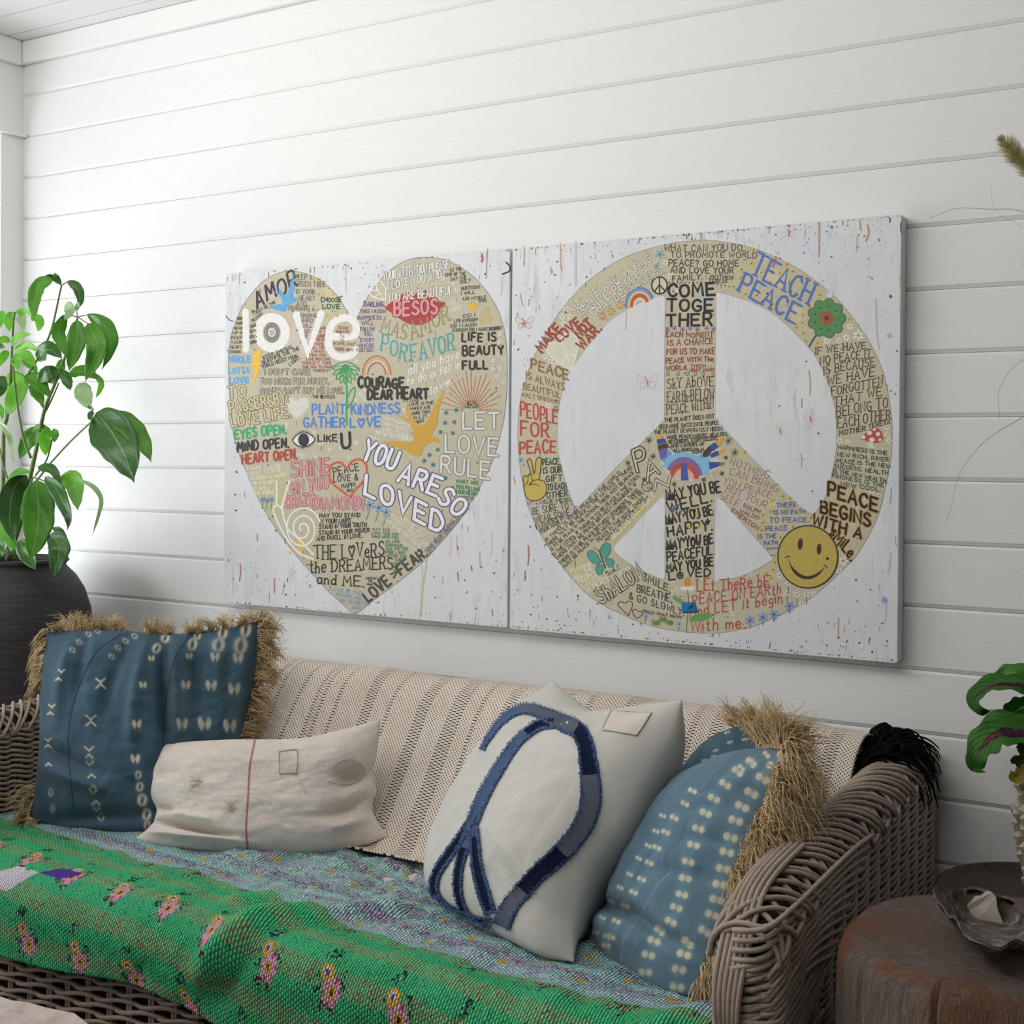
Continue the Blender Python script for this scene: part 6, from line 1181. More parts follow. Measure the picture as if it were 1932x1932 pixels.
for (x, y) in ((645, 510), (560, 545), (545, 640), (480, 665), (480, 730), (470, 795), (625, 850), (880, 690), (730, 765), (705, 530), (575, 1000), (580, 1060), (565, 1120), (545, 1190), (510, 1150), (330, 150)): A.flower(x, y, 27, '#c6b866', '#5a4a38', 2)
A.fill('smiley_face', [(852+248*math.cos(v), 1012+258*math.sin(v)) for v in np.linspace(0, 2*PI, 48, endpoint=False)], '#b7a458', 5); a = np.linspace(0, 2*PI, 60); A.line('smiley_face', np.stack([852+248*np.cos(a), 1012+258*np.sin(a)], 1), 2.6, '#463f3c', 6)
A.disc('smiley_face', 790, 906, 21, 48, '#463f3c', 6, 18, .08); A.disc('smiley_face', 945, 948, 19, 46, '#463f3c', 6, 18, .08); A.disc('smiley_face', 1015, 1026, 14, 13, '#463f3c', 6, 12)
up_ = crom([(685, 1012), (725, 1095), (800, 1160), (870, 1170), (940, 1140), (995, 1092)], 30); lo = crom([(995, 1092), (950, 1155), (880, 1195), (800, 1190), (725, 1130), (685, 1012)], 30); A.fill('smiley_face', np.vstack([up_, lo[1:-1]]), '#463f3c', 6); A.line('smiley_face', [(665, 1018), (688, 1008), (705, 1012)], 2, '#463f3c', 6, True); A.line('smiley_face', [(985, 1080), (1000, 1088), (1012, 1105)], 2, '#463f3c', 6, True)
tint_ = [(1, 1)]
HT = '#4f564c'
for i, (t_, x, y, x2, y2) in enumerate((('HAPPINESS IS THE', 1105, 118, 1508, 172), ('NEW RICH. INNER', 1098, 178, 1520, 222), ('PEACE IS THE NEW', 1090, 232, 1530, 275), ('SUCCESS. HEALTH', 1072, 272, 1515, 335), ('IS THE NEW WEALTH.', 1062, 312, 1508, 402), ('KINDNESS IS THE', 1055, 352, 1480, 438), ('NEW COOL.', 1128, 420, 1460, 475))): tx(t_, x, y, x2, y2, 36, HT, 7, upv=(0, -1))
BB = dict(c='#3c2d28', halo='#a58650')
tx('PEACE', 1020, 505, 1425, 640, 112, w=17, upv=(5, -100), **BB); tx('BEGINS', 960, 640, 1365, 765, 108, w=17, upv=(5, -100), **BB); tx('WITH A', 890, 740, 1290, 868, 92, w=15, upv=(18, -100), **BB); tx('sMiLe.', 1040, 820, 1210, 1048, 92, w=13, upv=(40, -50), **BB)
for (x, y, s_) in ((1380, 495, 30), (1445, 505, 22), (1330, 548, 26), (1248, 598, 28), (1225, 755, 26), (1020, 795, 24), (1145, 1045, 46), (1115, 1130, 28), (620, 1165, 30), (690, 1230, 28), (680, 1310, 26), (760, 1325, 26), (840, 1320, 30), (905, 1320, 26), (540, 1280, 22), (390, 1160, 22), (800, 1400, 24), (230, 1480, 22), (150, 1310, 20), (290, 1330, 20)): A.flower(x, y, s_, '#d8d5c8', '#8a7a58', 2)
for (x, y) in ((690, 1240), (680, 1320), (762, 1335), (842, 1330)): A.line('flower_pattern', [(x, y+20), (x, y+75)], 1.3, '#55594c', 2)
for (x, y) in ((700, 1420), (570, 1490), (478, 1515), (372, 1540)): A.flower(x, y, 46, '#7a9ac8', '#8a4a44', 3, 6); A.line('flower_pattern', [(x, y+20), (x, y+58)], 1.8, '#4a7058', 2)
for (x, y, r_, c_) in ((890, 470, 8, '#5a5a80'), (1485, 1370, 24, '#9a9cc8'), (1372, 1285, 7, '#7a72b0'), (1250, 1205, 10, '#7a78b0'), (800, 1755, 9, '#8a86b8'), (1008, 1745, 9, '#8a86b8'), (255, 1722, 5, INK), (740, 1805, 7, '#9a98b8')): A.disc('paint_stain', x, y, r_, r_*1.2, c_, 3, 9)
A.line('paint_stain', [(1490, 1370), (1500, 1460), (1485, 1560)], 3.6, '#b9bad6', 1, True); A.line('paint_stain', [(1540, 980), (1530, 1060), (1520, 1150)], 3.4, '#b9bad6', 1, True); A.line('paint_stain', [(1105, 1520), (1102, 1685)], 2, '#b59a92', 3); A.line('paint_stain', [(1155, 1590), (1150, 1640)], 2, '#c4ab98', 3); A.line('paint_stain', [(1100, 1685), (1115, 1680)], 2.4, '#9a5a50', 3)
A.line('butterfly_pattern', [(750, 220), (800, 210), (860, 190)], .7, '#b58078', 3); A.line('butterfly_pattern', [(790, 160), (805, 210), (800, 270)], 1.2, '#b56a60', 3)
A.frame(1, 0, 0); splatter(.006, S_P-.006, .006, S_P-.004, 1150, SPL+['#5a5890', '#7a78a8'], 19, drips=((1700, 420, 20, 2.6, '#5a5550'), (1678, 411, 8, 2.4, '#55525a'), (1690, 1010, 22, 1.4, '#a09a98'), (1681, 920, 30, 1.2, '#77747a')))
A.build(prt, 'peace_sign')
# strip of painter's tape
mb = MB(); q = [aty(*p, -D_P-.0015) for p in ((1285, 1136.5), (1311.5, 1135.5), (1315.5, 1155), (1287, 1157))]; n = 9; G = np.zeros((n, 5, 3))
for i in range(n):
    for j in range(5):
        a, b = i/(n-1), j/4; p = (1-b)*((1-a)*q[0]+a*q[1])+b*((1-a)*q[3]+a*q[2]); p = p.copy(); p[1] -= .0012*(a**2)*b; G[i, j] = p
tape = empty('painters_tape', up((q[0]+q[2])/2), 'small blue tape strip with a black scribble stuck low on the peace sign painting', 'tape')
mb.grid(G); o = mb.build('tape_strip', M('blue_crepe_tape', '#2f78b8', .7, .2, bump=.2, bscale=900), tape, dz=ZO); sm = o.modifiers.new('thickness', 'SOLIDIFY'); sm.thickness = .0004; sm.offset = 1
mb = MB(); mb.tube(np.array([aty(x, y, -D_P-.0026) for x, y in ((1298, 1150), (1301, 1143), (1303, 1149), (1304, 1142), (1306, 1147), (1307, 1139))]), .0006, 5); mb.build('ink_scribble', M('black_marker', '#15161c', .6), tape, dz=ZO)
# ------------------------------------------------------------------ plants
def leaf_mat(name, c, c2, tr=.35, rough=.38):
    t = NT(name); uvn = t.node('ShaderNodeUVMap'); sp = t.node('ShaderNodeSeparateXYZ'); t.L.new(uvn.outputs[0], sp.inputs[0])
    a = t.math('ABSOLUTE', t.math('SUBTRACT', sp.outputs[1], .5)); rib = t.math('LESS_THAN', a, .018)
    vn = t.math('ABSOLUTE', t.math('SINE', t.math('MULTIPLY', t.math('SUBTRACT', sp.outputs[0], t.math('MULTIPLY', a, .55)), 34)))
    n = t.noise(t.coord('Object'), 14, 4, .6); base = t.ramp(n, [(.3, lin(c)), (.7, lin(c2))]); base = t.mix(t.math('MULTIPLY', rib, .55), base, lin('#9fc070'))
    t.base(base, rough, .45); t.bump(t.math('ADD', t.math('POWER', vn, .25), t.math('MULTIPLY', rib, -.8)), .25, .0012)
    tl = t.node('ShaderNodeBsdfTranslucent'); t.set(tl.inputs[0], t.mix(1.0, base, (1.5, 1.75, .55), 'MULTIPLY')); mx = t.node('ShaderNodeMixShader'); mx.inputs[0].default_value = tr
    t.L.new(t.b.outputs[0], mx.inputs[1]); t.L.new(tl.outputs[0], mx.inputs[2]); t.L.new(mx.outputs[0], t.out.inputs[0]); return t.mat
LEAF = [leaf_mat('schefflera_leaf', '#4a8426', '#66a236'), leaf_mat('schefflera_dark_leaf', '#34602c', '#4a7a38', .2, .3), leaf_mat('schefflera_young_leaf', '#79b04a', '#93c25e', .45), leaf_mat('schefflera_pale_leaf', '#9ab58c', '#b4caa8', .3, .3)]
STEM = M('green_brown_stem', '#5f6f3c', .6, .3, var=.25, vscale=60)
def leaf(parent, pts, w, mat, tilt=.3, cup=.22, tip=.85, wav=.0, n=22, m=9, name='leaf', seed=0, shape='s'):
    """blade swept along a 3-D midrib"""
    C_ = crom(pts, n); T = np.gradient(C_, axis=0); T /= np.linalg.norm(T, axis=1)[:, None]; view = CAM-C_.mean(0); view /= np.linalg.norm(view); R = random.Random(seed)
    G = np.zeros((n, m, 3)); uv = []
    for i in range(n):
        u = i/(n-1); s = np.cross(T[i], view); s /= np.linalg.norm(s)+1e-9; nn = np.cross(s, T[i]); side = s*math.cos(tilt)+nn*math.sin(tilt); nn2 = np.cross(side, T[i])
        if shape == 's': hw = w*.5*(math.sin(PI*min(1, u**.82))**.72)*(1-.25*u)*1.12+.0004
        else: hw = w*.5*(math.sin(PI*min(1, u**.62))**.62)*1.05+.0004
        if u > .9: hw *= (1-u)/.1*.75+.05
        for j in range(m):
            q = j/(m-1)*2-1; e = 1+wav*math.sin(u*26+q*2+seed) if abs(q) > .8 else 1
            G[i, j] = C_[i]+side*hw*q*e+nn2*hw*cup*(q*q-.25)+nn2*hw*.10*math.sin(u*9+seed+q*2.5); uv.append((u, j/(m-1)))
    mb = MB(); mb.grid(G); mb.uv = np.array(uv); o = mb.build(name, mat, parent, dz=ZO); sm = o.modifiers.new('thickness', 'SOLIDIFY'); sm.thickness = .0006; return o
pot_c = (-1.50, -.285)
plant = empty('potted_schefflera', (pot_c[0], pot_c[1], 0), 'tall leafy green schefflera plant in a big dark grey clay urn beside the sofa', 'potted plant')
t = NT('dark_grey_earthenware'); v = t.coord('Object', (.6, .6, 9)); f = t.noise(v, 14, 5, .7, .4); t.base(t.ramp(f, [(.25, lin('#2b2a2b')), (.55, lin('#3c393a')), (.8, lin('#56514f'))]), .62, .35); t.bump(f, .35, .003); POT = t.mat
mb = MB(); rim = .152
mb.lathe([(0, -ZO+.0005), (.15, -ZO+.0005), (.165, -ZO+.02), (.19, -.7), (.212, -.45), (.222, -.2), (.222, -.09), (.214, -.03), (.196, .025), (.172, .064), (.150, .086), (.143, .094), (.147, .101), (.153, .106), (.151, .113), (.142, .115), (.136, .108), (.134, .098), (.150, .055), (.150, .05)], (pot_c[0], pot_c[1], 0), 56)
mb.build('urn', POT, plant, dz=ZO)
mb = MB(); mb.lathe([(.0, .078), (.06, .082), (.11, .076), (.15, .070)], (pot_c[0], pot_c[1], 0), 30); mb.build('soil', M('dark_potting_soil', '#2a211a', .95, .1, bump=1, bscale=90, bdist=.01), plant, dz=ZO)
PX = lambda x, y: (x/2.84, 480+y/2.84)
def stem(parent, pts, r0, r1, dep, name='stem', mat=STEM, conv=PX):
    q = [aty(*conv(x, y), d) for (x, y), d in zip(pts, dep if hasattr(dep, '__len__') else [dep]*len(pts))]; C_ = crom(q, 8*len(q)); mb = MB(); mb.tube(C_, np.linspace(r0, r1, len(C_)), 7); return mb.build(name, mat, parent, dz=ZO)
D0 = -.30
stem(plant, [(40, 1640), (120, 1400), (160, 1200), (200, 1020), (240, 830), (300, 680), (345, 560), (415, 345)], .0085, .0028, [-.28, -.28, -.29, -.30, -.31, -.33, -.35, -.38])
stem(plant, [(-10, 1640), (15, 1250), (20, 950), (40, 860), (60, 600), (70, 400), (80, 310)], .0085, .0025, -.28)
stem(plant, [(240, 830), (190, 760), (130, 680)], .0035, .002, D0); stem(plant, [(245, 840), (280, 770), (315, 690)], .003, .002, D0); stem(plant, [(165, 1090), (130, 1000), (100, 850), (80, 700), (68, 570)], .004, .0024, D0)
stem(plant, [(195, 1215), (270, 1120), (380, 1000), (510, 878)], .0032, .0022, [-.30, -.33, -.37, -.42]); stem(plant, [(190, 1185), (250, 1100), (285, 970)], .003, .002, D0); stem(plant, [(150, 640), (190, 580), (270, 420), (330, 165)], .0036, .0024, [-.33, -.33, -.34, -.35]); stem(plant, [(40, 1200), (15, 1120), (0, 1040)], .003, .002, D0)
stem(plant, [(160, 1240), (180, 1195), (200, 1205)], .003, .002, -.36); stem(plant, [(330, 165), (370, 142)], .0018, .0015, -.35); stem(plant, [(330, 165), (285, 140)], .0018, .0015, -.35)
for tx_ in ((350, 320), (470, 370), (475, 322), (405, 360), (410, 295)): stem(plant, [(415, 335), tx_], .0016, .0013, -.38)
stem(plant, [(200, 1200), (340, 1250), (425, 1205)], .002, .0014, -.36); stem(plant, [(200, 1220), (280, 1305), (285, 1465)], .002, .0014, -.33); stem(plant, [(490, 880), (495, 830)], .002, .0014, -.42)
LV = [ # midrib on the sheet, width, leaf kind, depth, tilt
([(285, 138), (215, 165), (185, 250), (182, 355)], 92, 0, -.36, .5), ([(325, 160), (270, 118), (188, 158)], 40, 1, -.33, .7), ([(328, 160), (302, 118), (292, 98)], 26, 1, -.33, .3), ([(370, 140), (415, 185), (428, 240), (418, 295)], 62, 1, -.36, .45),
([(75, 310), (50, 345), (50, 415)], 62, 2, -.28, .2), ([(20, 305), (0, 340), (-8, 400)], 55, 2, -.26, .3), ([(110, 320), (118, 360), (128, 412)], 58, 3, -.27, .2), ([(170, 325), (208, 360), (202, 415)], 62, 2, -.28, .3), ([(85, 315), (140, 300), (190, 350)], 40, 2, -.26, .6),
([(62, 490), (100, 440), (170, 428)], 46, 2, -.30, .5), ([(80, 508), (150, 485), (222, 525)], 48, 2, -.31, .5), ([(80, 532), (140, 545), (192, 605)], 66, 2, -.32, .3), ([(55, 470), (20, 455), (-20, 490)], 44, 2, -.27, .4), ([(50, 522), (18, 545), (-10, 605)], 52, 2, -.29, .3), ([(75, 540), (90, 585), (102, 622)], 56, 2, -.28, .3), ([(30, 500), (0, 490), (-25, 510)], 36, 3, -.30, .5),
([(415, 352), (410, 470), (368, 630)], 100, 0, -.41, .15), ([(352, 322), (312, 420), (352, 552)], 86, 0, -.39, .5), ([(470, 370), (520, 500), (455, 686)], 116, 0, -.40, .3), ([(475, 318), (560, 380), (598, 480), (545, 622)], 92, 0, -.36, .6), ([(350, 268), (375, 300), (345, 356)], 66, 3, -.37, .3), ([(408, 300), (418, 270), (425, 258)], 26, 3, -.38, .2), ([(480, 330), (520, 365), (545, 440)], 40, 3, -.37, .5),
([(195, 560), (260, 510), (335, 560)], 100, 1, -.33, .4), ([(305, 610), (250, 640), (200, 690)], 82, 1, -.34, .3), ([(138, 645), (200, 680), (272, 772)], 92, 0, -.33, .35), ([(165, 690), (205, 750), (236, 812)], 72, 0, -.31, .2), ([(340, 620), (355, 670), (378, 732)], 64, 1, -.34, .25), ([(262, 690), (300, 640), (345, 600)], 60, 0, -.32, .3), ([(120, 560), (160, 590), (200, 640)], 60, 2, -.29, .4), ([(330, 560), (320, 620), (275, 700)], 60, 2, -.31, .4),
([(368, 640), (440, 628), (540, 670)], 74, 0, -.34, .5), ([(425, 690), (450, 750), (482, 832)], 102, 3, -.35, .2), ([(512, 640), (540, 700), (512, 772)], 40, 2, -.34, .5),
([(515, 848), (580, 930), (660, 1060), (720, 1226)], 228, 1, -.44, .12), ([(585, 850), (690, 920), (760, 1010), (812, 1118)], 128, 0, -.41, .35), ([(492, 838), (486, 870), (500, 890)], 34, 1, -.42, .2), ([(505, 835), (480, 815), (490, 800)], 24, 3, -.42, .2),
([(40, 640), (100, 700), (60, 800), (28, 862)], 120, 2, -.27, .2), ([(10, 650), (20, 700), (-8, 770)], 60, 1, -.26, .2), ([(-8, 890), (40, 950), (60, 1030), (72, 1128)], 34, 3, -.40, .4), ([(-20, 800), (0, 830), (15, 890)], 40, 2, -.28, .2),
([(205, 928), (150, 1000), (102, 1098)], 96, 0, -.28, .3), ([(285, 958), (240, 980), (245, 1082)], 80, 2, -.30, .3), ([(280, 940), (300, 965), (288, 1012)], 40, 0, -.31, .4), ([(170, 940), (230, 930), (280, 950)], 50, 0, -.29, .6),
([(193, 1208), (205, 1340), (200, 1480), (160, 1646)], 180, 0, -.42, .08), ([(142, 1182), (75, 1260), (50, 1400), (72, 1548)], 150, 1, -.40, .4), ([(240, 1192), (310, 1270), (365, 1400), (362, 1482)], 86, 1, -.41, .4), ([(208, 1135), (280, 1160), (330, 1250)], 66, 1, -.38, .5), ([(325, 1240), (395, 1215), (418, 1376)], 112, 2, -.37, .25), ([(425, 1205), (500, 1250), (540, 1330), (494, 1508)], 34, 3, -.40, .7), ([(162, 1168), (90, 1172), (20, 1242)], 44, 2, -.37, .6), ([(285, 1465), (330, 1490), (366, 1552)], 38, 1, -.34, .4), ([(265, 1502), (318, 1570), (285, 1738)], 120, 1, -.42, .2), ([(0, 1440), (45, 1520), (92, 1592)], 96, 2, -.36, .3), ([(100, 1535), (150, 1610), (192, 1692)], 100, 1, -.40, .3), ([(25, 1590), (60, 1590), (112, 1622)], 62, 1, -.33, .4), ([(-20, 1500), (-10, 1560), (20, 1620)], 80, 1, -.33, .3), ([(60, 1600), (80, 1560), (130, 1560)], 40, 1, -.31, .4)]
for k, (pts, w, kind, dep, tl) in enumerate(LV):
    R = random.Random(k); p3 = []
    for j, (x, y) in enumerate(pts): p3.append(aty(*PX(x, y), dep-.03*j/(len(pts)-1)*R.uniform(.3, 1.6)))
    leaf(plant, p3, w/2.84/745, LEAF[kind], tl*(1 if k % 2 else -1), seed=k, wav=.04)

# ------------------------------------------------------------------ right side: stump, shell, crystal planter on a dark stool
SCN = (1.262, -.775); SZ = -.272; SR = .232
t = NT('weathered_stump_wood'); v = t.coord('Object'); geo = t.node('ShaderNodeNewGeometry'); sp = t.node('ShaderNodeSeparateXYZ'); t.L.new(geo.outputs['Normal'], sp.inputs[0])
grain = t.noise(t.coord('Object', (3.0, 9, .7)), 16, 6, .7, .8); mot = t.noise(v, 7, 4, .6); fine = t.noise(t.coord('Object', (30, 30, 5)), 9, 4, .7)
g1 = t.ramp(grain, [(.25, lin('#5d5148')), (.5, lin('#7f7268')), (.8, lin('#a1968c'))]); rust = t.ramp(mot, [(.46, (0, 0, 0)), (.62, (1, 1, 1))])
att = t.node('ShaderNodeAttribute', attribute_name='Col'); sc_ = t.node('ShaderNodeSeparateColor'); t.L.new(att.outputs['Color'], sc_.inputs[0])
c1 = t.mix(t.math('MULTIPLY', t.math('MULTIPLY', rust, sc_.outputs[0]), .85), g1, lin('#8a5434')); c1 = t.mix(t.math('MULTIPLY', t.ramp(fine, [(.55, (0, 0, 0)), (.7, (1, 1, 1))]), .45), c1, lin('#4a3c33'))
t.base(c1, .8, .2); t.bump(t.math('ADD', grain, fine), 1.0, .006); STUMP = t.mat
stump = empty('stump_table', (SCN[0], SCN[1], 0), 'weathered tree stump side table with rusty brown edge at the right end of the sofa', 'side table')
mb = MB(); n = 360; prof = [(1.02, -ZO+.0005, 0), (1.03, -.7, 0), (1.015, -.5, .1), (1.0, -.36, .35), (.995, -.315, .8), (.985, -.295, 1), (.96, -.28, 1), (.92, SZ+.001, .95), (.84, SZ+.0015, .6), (.7, SZ, .35), (.5, SZ+.001, .25), (.3, SZ, .2), (.12, SZ, .25), (.0, SZ, .3)]
def wobr(a): return 1+.030*math.sin(2*a+.8)+.022*math.sin(3*a+2.1)+.010*math.sin(7*a+1)+.006*math.sin(13*a)
CR = [3.95, 4.47, 5.02, 5.6, 2.9]
vc = []
for (rk, z, oc) in prof:
    for k in range(n):
        a = 2*PI*k/n; r = SR*rk*wobr(a)
        if z < SZ-.004: r *= 1+.012*fbm(math.cos(a)*4, math.sin(a)*4, z*3)
        for ca in CR:
            d = abs((a-ca+PI) % (2*PI)-PI)
            if d < .017 and rk > .88: r -= .012*(1-d/.017)
        mb.v.append((SCN[0]+r*math.cos(a), SCN[1]+r*math.sin(a), z+(.003*fbm(rk*3*math.cos(a), rk*3*math.sin(a)) if rk < .93 else 0))); vc.append((oc, oc, oc))
mb.f = [(i*n+k, i*n+(k+1) % n, (i+1)*n+(k+1) % n, (i+1)*n+k) for i in range(len(prof)-1) for k in range(n)]; mb.m = [0]*len(mb.f); mb.vc = np.array(vc)
mb.build('trunk_section', STUMP, stump, dz=ZO)
# abalone shell dish
t = NT('grey_shell'); v = t.coord('Object'); f = t.noise(v, 60, 4, .6); f2 = t.noise(v, 22, 4, .6); t.base(t.mix(t.ramp(f2, [(.45, (0, 0, 0)), (.6, (1, 1, 1))]), t.ramp(f, [(.34, lin('#2c2624')), (.5, lin('#5f5751')), (.62, lin('#8a8078')), (.74, lin('#c4bdb4'))]), lin('#6d625a')), .5, .4); t.bump(t.math('ADD', f, f2), 1.0, .006); SHELL = t.mat
sh = [atz(x, y, SZ+.046) for x, y in ((1760, 1712), (1800, 1680), (1865, 1685), (1930, 1700), (1965, 1735), (1940, 1775), (1880, 1792), (1815, 1770))]
sc0 = np.array([atz(1868, 1738, SZ)[0], atz(1868, 1738, SZ)[1], SZ]); shell = empty('shell_dish', up(sc0), 'grey abalone shell dish lying on the stump side table', 'shell')
mb = MB(); n = 64; nr = 12; rim_p = crom([p for p in sh]+[sh[0]], n+1)[:-1]
def shell_layer(off, flip):
    base = len(mb.v)
    for i in range(nr+1):
        q = i/nr
        for k in range(n):
            e = rim_p[k]-sc0; a = 2*PI*k/n; tipk = max(0, 1-min(abs(k), abs(k-n))/7.0)
            hgt = .044+.014*math.sin(a*1+2)+.005*math.sin(a*5)+.003*math.sin(a*11)+.010*tipk; z = SZ+.0015+off+hgt*q**3.2+.0012*math.sin(q*26+2*math.sin(a*2))*q; mb.v.append((sc0[0]+e[0]*q*(1-.0*off), sc0[1]+e[1]*q, z))
    for i in range(nr):
        for k in range(n): f_ = (base+i*n+k, base+i*n+(k+1) % n, base+(i+1)*n+(k+1) % n, base+(i+1)*n+k); mb.f.append(f_ if not flip else f_[::-1]); mb.m.append(0)
    return base
b0 = shell_layer(0, True); b1 = shell_layer(.0045, False)
for k in range(n): mb.f.append((b0+nr*n+k, b0+nr*n+(k+1) % n, b1+nr*n+(k+1) % n, b1+nr*n+k)); mb.m.append(0)
mb.build('shell_bowl', SHELL, shell, dz=ZO)
t = NT('milky_quartz'); v = t.coord('Object'); f = t.noise(v, 35, 3, .6); t.base(t.ramp(f, [(.3, lin('#c4b7a8')), (.7, lin('#e2d8cc'))]), .35, .5); t.b.inputs['Subsurface Weight'].default_value = .35; t.b.inputs['Subsurface Radius'].default_value = (.02, .016, .012); QUARTZ = t.mat
def crystal(bmx, base, tip, r, seed, sides=6, mi=0, bl=.55):
    R = random.Random(seed); ax = np.array(tip)-np.array(base); L = np.linalg.norm(ax); ax /= L; ref = np.array([0, 0, 1.]) if abs(ax[2]) < .8 else np.array([1., 0, 0]); a = np.cross(ax, ref); a /= np.linalg.norm(a); b = np.cross(ax, a); V = []
    for (h, k) in ((0, .75), (bl, 1.0)):
        for q in range(sides): th = 2*PI*q/sides+R.uniform(-.2, .2); rr = r*k*R.uniform(.75, 1.15); V.append(tuple(np.array(base)+ax*L*(h+R.uniform(-.06, .06))+rr*(a*math.cos(th)+b*math.sin(th)*.75)))
    V.append(tuple(tip)); F = [tuple(range(sides))[::-1]]+[(q, (q+1) % sides, sides+(q+1) % sides, sides+q) for q in range(sides)]+[(sides+q, sides+(q+1) % sides, 2*sides) for q in range(sides)]
    bmx.add(V, F, mi)
def zat(x, y, Yd): return aty(x, y, Yd)
cq = sc0+np.array([-.005, 0, .008]); cry = empty('quartz_crystal', up(cq), 'white quartz crystal chunk sitting in the grey shell dish', 'crystal')
ytop = sc0[1]
bm = bmesh.new(); R = random.Random(6)
outl = [(1810, 1726), (1832, 1702), (1850, 1686), (1863, 1680), (1876, 1690), (1880, 1715), (1890, 1742), (1876, 1760), (1836, 1762), (1818, 1746)]
for dy in (-.018, .016):
    for (x, y) in outl:
        p = aty(1855+(x-1855)*(1 if dy < 0 else .75), 1725+(y-1725)*(1 if dy < 0 else .8)-(6 if dy > 0 else 0), ytop+dy+R.uniform(-.004, .004)); bm.verts.new(up(p))
bmesh.ops.convex_hull(bm, input=bm.verts); bmesh.ops.subdivide_edges(bm, edges=bm.edges, cuts=1)
for v_ in bm.verts: v_.co += Vector((R.uniform(-.0025, .0025), R.uniform(-.0025, .0025), R.uniform(-.0025, .0025)))
me = bpy.data.meshes.new('crystal_chunk'); bm.to_mesh(me); bm.free(); me.materials.append(QUARTZ); o = bpy.data.objects.new('crystal_chunk', me); COL.objects.link(o); o.parent = cry; o.matrix_parent_inverse = Matrix.Translation(cry.location).inverted()
# dark wooden stool behind
TZ = -.362; TC = (1.228, -.252); TR = .185
DW = NT('dark_walnut_wood'); v = DW.coord('Object', (2, 12, 2)); DW.base(DW.ramp(DW.noise(v, 10, 5, .65, .5), [(.3, lin('#2c211b')), (.7, lin('#4a382d'))]), .55, .3); DW = DW.mat
stool = empty('wooden_stool', (TC[0], TC[1], 0), 'dark carved wooden stool standing between the stump table and the wall', 'stool')
mb = MB(); mb.lathe([(0, TZ-.055), (TR*.86, TZ-.055), (TR*.97, TZ-.045), (TR, TZ-.02), (TR, TZ+.004), (TR*.985, TZ+.010), (TR*.95, TZ+.010), (TR*.92, TZ+.003), (TR*.8, TZ-.002), (.5*TR, TZ-.003), (0, TZ-.003)], (TC[0], TC[1], 0), 48); mb.build('seat', DW, stool, dz=ZO)
for k in range(4):
    a = PI/4+k*PI/2; mb = MB(); mb.tube([(TC[0]+.10*math.cos(a), TC[1]+.10*math.sin(a), TZ-.05), (TC[0]+.115*math.cos(a), TC[1]+.115*math.sin(a), -.65), (TC[0]+.12*math.cos(a), TC[1]+.12*math.sin(a), -ZO+.0005)], [.024, .02, .018], 10); mb.build('leg', DW, stool, dz=ZO)
# crystal-clad planter with coleus and grass
PC = np.array([1.262, -.215]); PB, PT_ = TZ-.001, -.135
planter = empty('crystal_planter', (PC[0], PC[1], PB+ZO), 'planter clad in milky quartz points holding purple-streaked green coleus and foxtail grass', 'planter')
prf = lambda z: .062+.030*math.sin(PI*min(1, max(0, (z-PB)/(PT_-PB)*.85+.08)))
mb = MB(); mb.lathe([(0, PB), (prf(PB)-.012, PB)]+[(prf(PB+(PT_-PB)*k/10)-.010, PB+(PT_-PB)*k/10) for k in range(1, 11)]+[(prf(PT_)-.022, PT_), (prf(PT_)-.024, PT_-.03), (0, PT_-.03)], (PC[0], PC[1], 0), 36); mb.build('pot', M('pale_grout', '#b8aa98', .8), planter, dz=ZO)
t = NT('clear_milky_quartz'); v = t.coord('Object'); f = t.noise(v, 30, 3, .6); t.base(t.ramp(f, [(.3, lin('#b3a592')), (.7, lin('#dcd1c0'))]), .28, .5); t.b.inputs['Transmission Weight'].default_value = .25; t.b.inputs['Subsurface Weight'].default_value = .3; t.b.inputs['Subsurface Radius'].default_value = (.02, .016, .012)
mb = MB(); R = random.Random(12); row = 0; z = PB+.012
while z < PT_+.006:
    nn_ = 15
    for k in range(nn_):
        a = 2*PI*(k+.5*(row % 2))/nn_+R.uniform(-.1, .1); r = prf(z)-.013; d = np.array([math.cos(a), math.sin(a), 0]); base = np.array([PC[0], PC[1], z-.006])+d*r; L = R.uniform(.028, .040); tip = base+d*L*.34+np.array([0, 0, L*.86])+np.array([R.uniform(-.004, .004), R.uniform(-.004, .004), 0]); crystal(mb, base, tip, R.uniform(.0115, .016), R.random(), bl=.82)
    z += .0165; row += 1
mb.build('quartz_cladding', t.mat, planter, smooth=False, dz=ZO)
mb = MB(); mb.lathe([(0, PT_-.012), (.03, PT_-.010), (prf(PT_)-.022, PT_-.014)], (PC[0], PC[1], 0), 20); mb.build('soil', M('dark_potting_soil', '#2a211a', .95), planter, dz=ZO)
